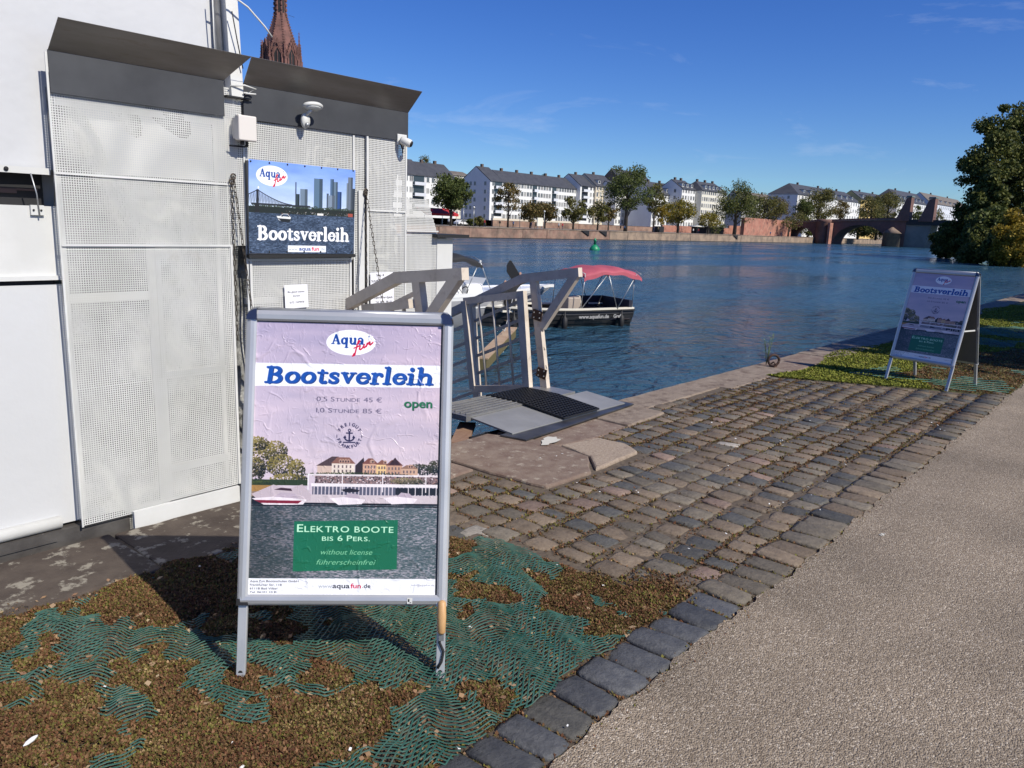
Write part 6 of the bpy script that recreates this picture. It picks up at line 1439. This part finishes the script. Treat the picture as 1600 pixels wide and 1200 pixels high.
octa([(3.3, 105), (3.0, 106), (2.9, 117)], 'lantern'); octa([(3.3, 117), (2.4, 118.5), (1.4, 124), (.8, 132), (.2, 136)], 'spire')
def pinnacle(x, y, z0, z1, r_, nm='pinnacle'):
    b = MB(); h = z1-z0; b.bb(x-r_, x+r_, y-r_, y+r_, z0, z0+h*.45)
    b.lathe([(r_*1.25, h*.45), (r_*.9, h*.5), (r_*.15, h*.97), (r_*.05, h)], c=(x, y, z0), n=4, smooth=False)
    for k in range(5):
        z = z0+h*(.52+.09*k); q = r_*(1.0-.17*k)+.15; b.box((x, y, z), (q*2, .25, .3)); b.box((x, y, z), (.25, q*2, .3))
    b.box((x, y, z1-h*.05), (r_*1.2, .2, .2)); b.build(nm, m_cs, ct)
for k in range(8):
    t = 2*math.pi*k/8+O; x, y = cx+10.3*math.cos(t), cy+10.3*math.sin(t); pinnacle(x, y, 76, 92.5 if k % 2 else 91, .75)
    for q in (-.16, .16): pinnacle(cx+10.0*math.cos(t+q), cy+10.0*math.sin(t+q), 78, 88.5, .42)
    b = MB()
    # crocketed ribs up the dome
    for i in range(13):
        f = i/12; r_ = 8.6*(1-f)**1.15+3.3*(1-(1-f)**1.15); z = 89.5+16*f; b.box((cx+r_*math.cos(t), cy+r_*math.sin(t), z), (.8, .8, .9), rot=(0, .4, t))
    for i in range(5): b.box((cx+3.2*math.cos(t), cy+3.2*math.sin(t), 106+2.4*i), (.7, .7, 1.6), rot=(0, 0, t))
    for i in range(7): r_ = 2.5-.3*i; b.box((cx+r_*math.cos(t), cy+r_*math.sin(t), 118.5+2.1*i), (.5, .5, .7), rot=(0, .2, t))
    b.build('crocketed_rib', m_cs, ct)
    # gable window with tracery on every face
    t2 = t+O; M = Matrix.Translation((cx+9.0*math.cos(t2), cy+9.0*math.sin(t2), 0)) @ Matrix.Rotation(t2-math.pi/2, 4, 'Z')
    b = MB(); 
    for sx in (-1, 1):
        b.beam((sx*2.9, .55, 84), (0, .55, 92.5), .35, .55, M=M, up=(0, 1, 0)); b.beam((sx*2.0, .5, 70), (sx*2.0, .5, 84.5), .5, .35, M=M, up=(0, 1, 0)); b.beam((sx*2.0, .5, 84.5), (0, .5, 88.2), .4, .3, M=M, up=(0, 1, 0))
        for i in range(6): b.box((sx*(2.7-.45*i), .75, 84.9+1.3*i), (.5, .4, .5), M=M)
    b.beam((0, .5, 70), (0, .5, 86), .4, .25, M=M, up=(0, 1, 0)); b.build('gable', m_cs, ct)
    b = MB(); b.add([M @ Vector(v) for v in ((-1.8, .32, 70), (1.8, .32, 70), (1.8, .32, 84.5), (0, .32, 88), (-1.8, .32, 84.5))], [(0, 1, 2, 3, 4)]); b.build('lancet', m_dark, ct)
    c = MB(); t3 = t+O; M3 = Matrix.Translation((cx+2.75*math.cos(t3), cy+2.75*math.sin(t3), 0)) @ Matrix.Rotation(t3-math.pi/2, 4, 'Z'); c.box((0, .06, 111), (.95, .1, 9), M=M3); c.build('lantern_opening', m_dark, ct)
pinnacle(cx+8.6, cy-4, 76, 98.6, .95, 'stair_turret'); pinnacle(cx-12.6, cy-2, 70, 88.5, .35)
b = MB(); b.beam((cx-7, cy-3, 107.6), (cx-3, cy-3, 106.9), .12, .12); b.beam((cx+3, cy-3, 105.8), (cx+6.6, cy-3, 105.5), .12, .12); b.build('antenna_rod', m_dark, ct)

# ------------------------------------------------------------------ island with big trees on the right
b = MB(); n = 40; vs = []
for i in range(n):
    t = 2*math.pi*i/n; vs.append((186+58*math.cos(t), 14+13.5*math.sin(t)+.06*(58*math.cos(t)), WZ+.25+.15*math.sin(i*1.7)))
b.add([(186, 14, WZ+1.2)]+vs+[(v[0]*1.0+1.2*(v[0]-186)/58, v[1]+1.2*(v[1]-14)/13, WZ-.5) for v in vs], [(0, 1+i, 1+(i+1) % n) for i in range(n)]+[(1+i, 1+n+i, 1+n+(i+1) % n, 1+(i+1) % n) for i in range(n)])
b.build('island_ground', mat('island_earth', (.045, .038, .025), .95), kind='structure', label='low earth bank of the river island')
def itree(px, top, x, wpx, lm, seed, lab, **k):
    p = onx(px, top, x); d = (Vector((p.x, p.y, 0))-EYEP).dot(CF)
    return tree(k.pop('name', 'tree'), (x, p.y, WZ+.6), p.z-WZ-.6, wpx*d/FPX, lm, seed, lab, k.pop('cat', 'tree'), 'trees on the river island', **k)
itree(1562, 143, 150, 76, LD, 700, 'tall dark green tree at the left side of the island', n=9000, leaf=.46, clumps=60, crown_lo=.04, trunk_r=.35)
itree(1622, 126, 158, 92, LD, 701, 'tallest island tree reaching the picture edge', n=9000, leaf=.46, clumps=60, crown_lo=.04, trunk_r=.4)
itree(1558, 240, 142, 52, LD, 702, 'slender dark tree below the tall island trees', n=8000, leaf=.5, clumps=44, crown_lo=.1)
itree(1512, 325, 152, 66, LD, 703, 'dark overhanging bush tree at the island tip', n=7000, leaf=.5, clumps=36, crown_lo=-.12)
itree(1478, 352, 160, 44, LD, 704, 'low bush leaning over the water at the island tip', name='bush', cat='bush', n=3000, leaf=.45, clumps=22, crown_lo=-.2)
itree(1532, 352, 134, 60, LD, 708, 'low dark bush hanging into the river below the tall trees', name='bush', cat='bush', n=3600, leaf=.42, clumps=26, crown_lo=-.25)
itree(1575, 350, 128, 60, LD, 709, 'dark bush left of the golden shrub', name='bush', cat='bush', n=3600, leaf=.42, clumps=26, crown_lo=-.25)
itree(1548, 318, 138, 70, LG, 705, 'mid green bush in front of the dark trunks', name='bush', cat='bush', n=6000, leaf=.5, clumps=34, crown_lo=.0)
itree(1594, 318, 126, 62, LYY, 706, 'golden autumn shrub at the right edge', name='bush', cat='bush', n=5200, leaf=.42, clumps=30, crown_lo=-.15)
itree(1640, 300, 135, 90, LD, 707, 'dark tree at the picture edge behind the golden shrub', n=6000, leaf=.5, clumps=34, crown_lo=.0)
for i, (x, y) in enumerate(((175, 10), (200, 16), (150, 10), (225, 20), (170, 4))):
    tree('tree', (x, y, WZ+.8), 22+i, 15, LD, 720+i, ['dark tree in the middle of the island', 'second tree row of the island', 'near tree off to the right of the island', 'rear tree of the island', 'southern tree of the island'][i], group='trees on the river island', n=4000, leaf=.7, clumps=36, crown_lo=.1)
# trees standing to the right of the path, outside the picture: they throw the shade on the verge
for i, (x, y, h, w) in enumerate(((13.2, -5.4, 8.4, 6.6), (20.5, -3.3, 7.5, 6.0), (28, -4.2, 8.5, 7.5), (38, -5.0, 8.5, 8))):
    tree('path_tree', (x, y, 0), h, w, LG, 800+i, ['plane tree beside the path shading the matting', 'second plane tree along the path', 'third plane tree shading the quay', 'fourth plane tree far along the path'][i], 'tree', 'trees along the path', n=6500, leaf=.30, clumps=44, crown_lo=.35)
# buoy
p = onz(929, 391, WZ); bu = empty('buoy', (p.x, p.y, WZ), 0, 'green conical buoy floating in mid river', 'buoy'); m_bu = mat('green_buoy_paint', (.01, .22, .10), .45)
b = MB(); b.lathe([(.62, -.3), (.75, .0), (.72, .3), (.42, .62), (.30, .75), (.20, .8)], c=(p.x, p.y, WZ), n=16); b.build('float', m_bu, bu)
b = MB(); b.lathe([(.20, .8), (.16, 1.25), (.26, 1.3), (.03, 1.75)], c=(p.x, p.y, WZ), n=12); b.build('topmark', m_bu, bu)

# ------------------------------------------------------------------ boats
def hull_sections(L_, B, free, sheer, rake, full=.42, n=22, tr=.82):
    secs = []
    for i in range(n+1):
        s = i/n; w = B/2*(tr+(1-tr)*min(1, s/full)**.8 if s < full else max(0, 1-((s-full)/(1-full))**2.3)**.85)
        h = free+sheer*max(0, s-.35)**2*2; secs.append((s, max(w, .015), h))
    return secs
def loft(rt, L_, B, free, sheer, rake, ms, planks=0, plank_m=None, name='hull', **k):
    S = hull_sections(L_, B, free, sheer, rake, **k); lv = [0, .12, .35, .58, .80, 1.0]; 
    def pt(s, w, h, v, side):
        z = -.35+(h+.35)*v; f = (.30+.70*min(1, (v*1.25))**.55); rk = rake*max(0, v-.3)*s**6*1.4
        return (s*L_*(1-.06)+rk+s*L_*.0, side*w*f, z)
    if not planks:
        for side in (1, -1):
            b = MB(); V = [pt(*q, v, side) for q in S for v in lv]; m_ = len(lv)
            b.add(V, [(i*m_+j, i*m_+j+1, (i+1)*m_+j+1, (i+1)*m_+j) for i in range(len(S)-1) for j in range(m_-1)], 0, True); b.build(name+'_side', ms, rt, world=False)
    else:
        for side in (1, -1):
            for j in range(planks):
                v0, v1 = j/planks, (j+1)/planks+.01; b = MB(); V = []
                for q in S:
                    a = Vector(pt(*q, v0, side)); c = Vector(pt(*q, v1, side)); a.y += side*.022; V += [a, c, (a.x, a.y-side*.02, a.z)]
                b.add(V, [(i*3, i*3+1, (i+1)*3+1, (i+1)*3) for i in range(len(S)-1)]+[(i*3+2, i*3, (i+1)*3, (i+1)*3+2) for i in range(len(S)-1)], 0, False); b.build('plank', plank_m, rt, world=False)
    b = MB(); q = S[0]; poly = [pt(*q, v, 1) for v in lv]+[pt(*q, v, -1) for v in lv[::-1]]; b.add(poly, [tuple(range(len(poly)))]); b.build('transom', ms, rt, world=False)
    return S, pt
def gunwale(rt, S, pt, mt, w_=.10, h_=.06, nm='gunwale', dz=0, out=.0):
    b = MB()
    for side in (1, -1):
        P = [Vector(pt(*q, 1.0, side))+Vector((0, side*out, dz)) for q in S]
        V = []
        for p in P: V += [p+Vector((0, side*.02, 0)), p+Vector((0, side*.02, h_)), p+Vector((0, -side*w_, h_)), p+Vector((0, -side*w_, 0))]
        n = len(P); b.add(V, [(i*4+j, i*4+(j+1) % 4, (i+1)*4+(j+1) % 4, (i+1)*4+j) for i in range(n-1) for j in range(4)], 0, False)
    return b.build(nm, mt, rt, world=False)
def bimini(rt, x0, x1, hw, z, mt, pole, base_z, arch=.12, sag=True, feet=None):
    def f(u, v):
        x = x0+(x1-x0)*u; y = hw*(2*v-1); e = (2*v-1)**4
        return (x, y, z+arch*math.sin(math.pi*min(1, max(0, u)))**.5-.16*e-.05*math.sin(u*math.pi*3)**2-(.10*((u-.5)*2)**4))
    b = MB(); b.grid(f, 24, 14); o = b.build('canopy', mt, rt, world=False); sd_ = o.modifiers.new('thickness', 'SOLIDIFY'); sd_.thickness = .012
    for side in (-1, 1):          # side valance
        b = MB(); V = []
        for i in range(25):
            u = i/24; p = Vector(f(u, (side+1)/2)); V += [p, p+Vector((0, side*.01, -.10-.03*math.sin(u*9))) ]
        b.add(V, [(2*i, 2*i+1, 2*i+3, 2*i+2) for i in range(24)], 0, True)
        b.build('valance', mt, rt, world=False)
    ft = feet or [(x0+.5*(x1-x0), x0+.05*(x1-x0)), (x0+.5*(x1-x0), x0+.95*(x1-x0)), (x0+.55*(x1-x0), x0+.62*(x1-x0))]
    for side in (-1, 1):
        for a, t in ft: b = MB(); b.tube([(a, side*hw*.95, base_z), (t, side*hw*.97, z-.10)], .016, 6); b.build('pole', pole, rt, world=False)
    for t in (x0+.03, x1-.03): b = MB(); b.tube([(t, -hw*.97, z-.12), (t, -hw*.6, z-.0), (t, hw*.6, z-.0), (t, hw*.97, z-.12)], .014, 6); b.build('bow_tube', pole, rt, world=False)
m_bh = mat('black_hull', (.022, .022, .024), .38, col2=(.035, .035, .036), nscale=3, stretch=(1, 1, 4), dirt=((.12, .12, .12), 7, .62, .85)); m_cream = mat('cream_gunwale', (.70, .66, .56), .4); m_blue = mat('navy_cushion', (.012, .014, .030), .7)
m_redc = mat('red_canvas', (.42, .085, .115), .75, bump=.4, bscale=6, bdist=.03, col2=(.36, .07, .10), nscale=3); m_blkc = mat('black_canvas', (.018, .018, .02), .8)
pr_ = onz(989, 508, WZ); dv = Vector((-.925, .38, 0)); pv_ = Vector((.38, .925, 0))
sb = pr_+pv_*.85
bb_ = empty('sloop', (sb.x, sb.y, WZ), math.atan2(dv.y, dv.x), 'black clinker motor boat with red canvas bimini', 'boat', 'boats moored behind the gangway')
S, pt = loft(bb_, 5.7, 2.05, .56, .12, .25, m_bh, planks=6, plank_m=m_bh)
gunwale(bb_, S, pt, m_cream); gunwale(bb_, S, pt, m_black, .0, -.05, 'rope_fender', 0, .05)
b = MB(); b.grid(lambda u, v: (.15+4.6*u, (2*v-1)*.85*(1-.55*max(0, u-.55)**1.5*2), .22), 10, 4); b.build('floor', mat('teak_floor', (.25, .18, .12), .7), bb_, world=False)
b = MB(); b.bb(.10, .55, -.82, .82, .22, .50); b.bb(.10, .22, -.85, .85, .50, .86); b.bb(.5, 1.9, .55, .88, .22, .50); b.bb(.5, 1.9, -.88, -.55, .22, .50); b.build('cushion', m_blue, bb_, world=False)
b = MB(); b.bb(.15, 2.1, -.90, -.82, .50, .86); b.build('backrest', m_blue, bb_, world=False)
b = MB(); b.bb(3.5, 4.9, -.62, .62, .5, .56); b.build('foredeck', m_cream, bb_, world=False)
b = MB(); b.bb(2.0, 2.5, .02, .62, .22, .95); o = b.build('console', mat('taupe_console', (.36, .30, .25), .6), bb_, world=False); bevel(o, .04)
b = MB(); b.box((1.97, .32, .86), (.03, .42, .26), rot=(0, .3, 0)); b.build('dial_panel', m_cream, bb_, world=False)
b = MB(); b.tube([Vector((1.86, .32, .80))+Vector((.06*math.cos(R(t)), .17*math.sin(R(t)), .17*math.cos(R(t)))) for t in range(0, 361, 30)], .014, 6); b.build('steering_wheel', m_black, bb_, world=False)
bimini(bb_, -.15, 2.15, .98, 1.86, m_redc, m_galv, .58, .12, feet=[(.75, .05), (.75, 1.2), (2.2, 1.2), (2.2, 2.1)])
for x in (.6, 2.9, 4.6): b = MB(); b.lathe([(.03, -.35), (.09, -.30), (.10, .10), (.03, .18), (.012, .35)], n=10, M=Matrix.Translation((x, pt(*S[int(x/5.7*22)], 1, 1)[1]+.10, .22))); b.build('fender', m_black, bb_, world=False)
b = MB(); b.tube([(.05, .80, .6), (.03, .80, 1.7)], .012, 5); b.tube([(-.02, 0, .6), (-.02, 0, .78)], .03, 6); b.build('flag_staff', m_galv, bb_, world=False)
# registration lettering on the side
def side_text(rt, body, x, y, z, size, mt, M=None, name='lettering', flip=True):
    cu = bpy.data.curves.new('lettering', 'FONT'); cu.body = body; cu.size = size; cu.align_x = 'CENTER'; cu.offset = .004; cu.extrude = .001
    o = bpy.data.objects.new('t', cu); me = bpy.data.meshes.new_from_object(o); bpy.data.objects.remove(o); me.materials.append(mt)
    o = bpy.data.objects.new(name, me); link(o, rt); o.location = (x, y, z); o.rotation_euler = (R(90), 0, R(180) if flip else 0); return o
m_let = mat('white_lettering', (.36, .36, .36), .6)
side_text(bb_, 'www.aquafun.de', 1.75, 1.075, .30, .175, m_let); side_text(bb_, 'Gref', .80, 1.02, .30, .16, m_let)
# white boat
m_wh = mat('white_gelcoat', (.76, .76, .75), .3); m_gh = mat('grey_hull', (.34, .34, .35), .4, dirt=((.15, .17, .08), 2, .6, .8))
q0, q1 = onz(820, 505, WZ), onz(730, 513, WZ); d_ = (q0-q1).normalized(); pv2 = Vector((-d_.y, d_.x, 0)); pv2 = pv2 if pv2.dot(Vector((CF.x, CF.y, 0))) > 0 else -pv2
L2 = 6.4; o0 = q0-d_*(L2*.86)+pv2*1.05
wb = empty('motorboat', (o0.x, o0.y, WZ), math.atan2(d_.y, d_.x), 'white motor boat with black bimini behind the gangway rail', 'boat', 'boats moored behind the gangway')
S2, pt2 = loft(wb, L2, 2.3, .98, .10, 1.9, m_gh, full=.5)
gunwale(wb, S2, pt2, m_wh, .16, .10); 
b = MB()
for side in (1, -1):
    V = []
    for q in S2: a = Vector(pt2(*q, 1.0, side)); c = Vector(pt2(*q, .72, side)); a.y += side*.012; c.y += side*.012; V += [a, c]
    b.add(V, [(2*i, 2*i+1, 2*i+3, 2*i+2) for i in range(len(S2)-1)])
b.build('topside', m_wh, wb, world=False)
b = MB(); V = []
for q in S2[10:]: V += [pt2(*q, 1.0, 1), pt2(*q, 1.0, -1)]
V = [(v[0], v[1], v[2]+.07) for v in V]; b.add(V, [(2*i, 2*i+1, 2*i+3, 2*i+2) for i in range(len(V)//2-1)]); b.build('foredeck', m_wh, wb, world=False)
b = MB(); b.bb(.2, 3.0, -.9, .9, .45, .5); b.build('floor', m_gh, wb, world=False)
def spot(): 
    mt = bpy.data.materials.new('spotted_cover'); mt.use_nodes = True; N = mt.node_tree.nodes; Lk = mt.node_tree.links.new; v = N.new('ShaderNodeTexNoise'); v.inputs['Scale'].default_value = 3.2; v.inputs['Detail'].default_value = 0
    t = N.new('ShaderNodeTexCoord'); Lk(t.outputs['Object'], v.inputs['Vector']); r_ = N.new('ShaderNodeValToRGB'); r_.color_ramp.interpolation = 'CONSTANT'; r_.color_ramp.elements[0].color = (.75, .75, .74, 1); r_.color_ramp.elements[1].color = (.02, .02, .02, 1); r_.color_ramp.elements[1].position = .57; Lk(v.outputs['Fac'], r_.inputs['Fac']); Lk(r_.outputs[0], N['Principled BSDF'].inputs['Base Color']); return mt
b = MB(); b.lathe([(.30, 0), (.42, .25), (.40, .55), (.24, .78), (.05, .85)], c=(2.65, -.5, .75), n=18, sx=1.0, sy=.8); b.build('seat_cover', spot(), wb, world=False)
b = MB(); b.tube([Vector((3.0, -.75, 1.10))+Vector((.10*math.sin(R(t)), .0+.17*math.cos(R(t)), .17*math.sin(R(t)))) for t in range(0, 361, 30)], .02, 6); b.build('steering_wheel', m_black, wb, world=False)
b = MB(); b.add([(3.6, -.75, 1.05), (3.6, .75, 1.05), (4.15, .55, 1.5), (4.15, -.55, 1.5), (3.3, -.8, 1.5)], [(0, 1, 2, 3)]); b.build('windscreen', mat('pale_screen', (.6, .62, .64), .15), wb, world=False)
b = MB(); b.bb(3.2, 3.9, -.7, .7, .9, 1.35); bevel(b.build('console', m_wh, wb, world=False), .08)
bimini(wb, 1.3, 3.6, .95, 2.18, m_blkc, m_galv, 1.0, .14, feet=[(2.9, 1.9), (2.9, 3.5), (4.1, 3.5), (2.0, 1.5)])
side_text(wb, 'Aqua  Bootsschule', 4.35, -1.10, .83, .17, m_dark, flip=False).rotation_euler = (R(90), 0, R(3))
b = MB(); b.tube([(5.9, -.4, 1.1), (6.2, 0, 1.45), (5.9, .4, 1.1)], .014, 6); b.tube([(4.8, -.75, 1.08), (4.9, -.72, 1.35), (5.9, -.4, 1.42)], .012, 6); b.build('bow_rail', m_galv, wb, world=False)
# plank dock with mooring line between the boats
q0 = onz(800, 512, WZ+.3); q1 = onz(752, 560, WZ+.3)
dk_ = empty('finger_dock', ((q0+q1)/2), 0, 'narrow weathered finger dock with mooring rope', 'dock')
m_dockw = mat('weathered_dock_wood', (.36, .24, .15), .85, col2=(.45, .33, .22), nscale=2)
dd = (q1-q0); ln_ = dd.length; dn_ = dd.normalized(); nr = dn_.cross(Vector((0, 0, 1)))
nb = max(4, int(ln_/.16))
for i in range(nb): c_ = q0+dn_*(ln_*(i+.5)/nb); b = MB(); b.beam(c_-nr*.15, c_+nr*.15, .14, .04); b.build('plank', m_dockw, dk_)
b = MB(); b.beam(q0-Vector((0, 0, .15)), q1-Vector((0, 0, .15)), .24, .24); b.build('beam', mat('mossy_beam', (.12, .10, .04), .9), dk_)
b = MB(); b.tube([q0+Vector((0, 0, .9)), q0+dn_*ln_*.3+Vector((0, 0, .1)), q0+dn_*ln_*.5+Vector((0, 0, .4))], .010, 6); setp(b.build('mooring_rope', m_whitem), 'white mooring rope sagging over the finger dock', 'rope')
# person lifting a black board in the sloop's bow
pp = onz(792, 506, WZ); f_ = Matrix.Translation((0, 0, 0))
base = sb+dv*4.35; hp = Vector((base.x, base.y, WZ+.24))
# stand where the sight line through the picture crosses the boat's length
J = {'pel': (0, 0, .88), 'che': (0, .03, 1.22), 'nec': (0, .05, 1.40), 'hea': (-.10, .07, 1.50), 'lh': (.1, 0, .84), 'lk': (.14, .24, .62), 'lf': (.14, .02, .35), 'lt': (.14, .17, .31), 'rh': (-.1, 0, .84), 'rk': (-.14, .26, .60), 'rf': (-.14, -.0, .36), 'rt': (-.14, .15, .31),
     'ls': (.19, .03, 1.33), 'le': (.30, .16, 1.42), 'lw': (.30, .20, 1.66), 'rs': (-.19, .03, 1.33), 're': (-.28, .16, 1.30), 'rw': (-.16, .22, 1.52),
     'lp': (.30, .20, 1.72), 'f1': (.27, .22, 1.79), 'f2': (.29, .23, 1.81), 'f3': (.31, .23, 1.81), 'f4': (.33, .22, 1.79), 'th': (.34, .22, 1.73)}
E = [('pel', 'che'), ('che', 'nec'), ('nec', 'hea'), ('pel', 'lh'), ('lh', 'lk'), ('lk', 'lf'), ('lf', 'lt'), ('pel', 'rh'), ('rh', 'rk'), ('rk', 'rf'), ('rf', 'rt'), ('che', 'ls'), ('ls', 'le'), ('le', 'lw'), ('che', 'rs'), ('rs', 're'), ('re', 'rw'), ('lw', 'lp'), ('lp', 'f1'), ('lp', 'f2'), ('lp', 'f3'), ('lp', 'f4'), ('lw', 'th')]
rad = dict(pel=.14, che=.16, nec=.065, hea=.10, lh=.095, lk=.06, lf=.045, lt=.035, rh=.095, rk=.06, rf=.045, rt=.035, ls=.07, le=.05, lw=.034, rs=.07, re=.05, rw=.034, lp=.03, f1=.010, f2=.010, f3=.010, f4=.010, th=.012)
pm = skin(J, E, rad, [(1.4, 0), (.86, 1), (0, 2)], cl[2], cl[2], 2)
d0 = ray(797, 470); dxy = Vector((d0.x, d0.y)); 
# intersection of sight line with boat centre line in plan
A = Matrix(((dxy.x, -dv.x), (dxy.y, -dv.y))); sol = A.inverted() @ Vector((sb.x, sb.y)); hp = Vector((dxy.x*sol[0], dxy.y*sol[0], WZ-.08))
o = bpy.data.objects.new('person', pm); link(o); o.location = hp; face_az = math.atan2(-CF.y, -CF.x); o.rotation_euler = (0, 0, math.atan2(CF.y, CF.x)-math.pi/2); setp(o, 'person in black clothes in the boat lifting a black board overhead', 'person')
rz = o.rotation_euler.z; Mo = Matrix.Translation(hp) @ Matrix.Rotation(rz, 4, 'Z')
b = MB(); poly = [(-.06, 2.18), (-.15, 2.02), (-.15, 1.80), (.06, 1.50), (.34, 1.58), (.28, 1.74), (.14, 1.95), (.0, 2.16)]
b.prism([(x_, z_) for x_, z_ in poly], 'y', .21, .24, M=Mo); o = b.build('seat_board', m_black); bevel(o, .008); setp(o, 'black board held up by the person in the boat', 'board')
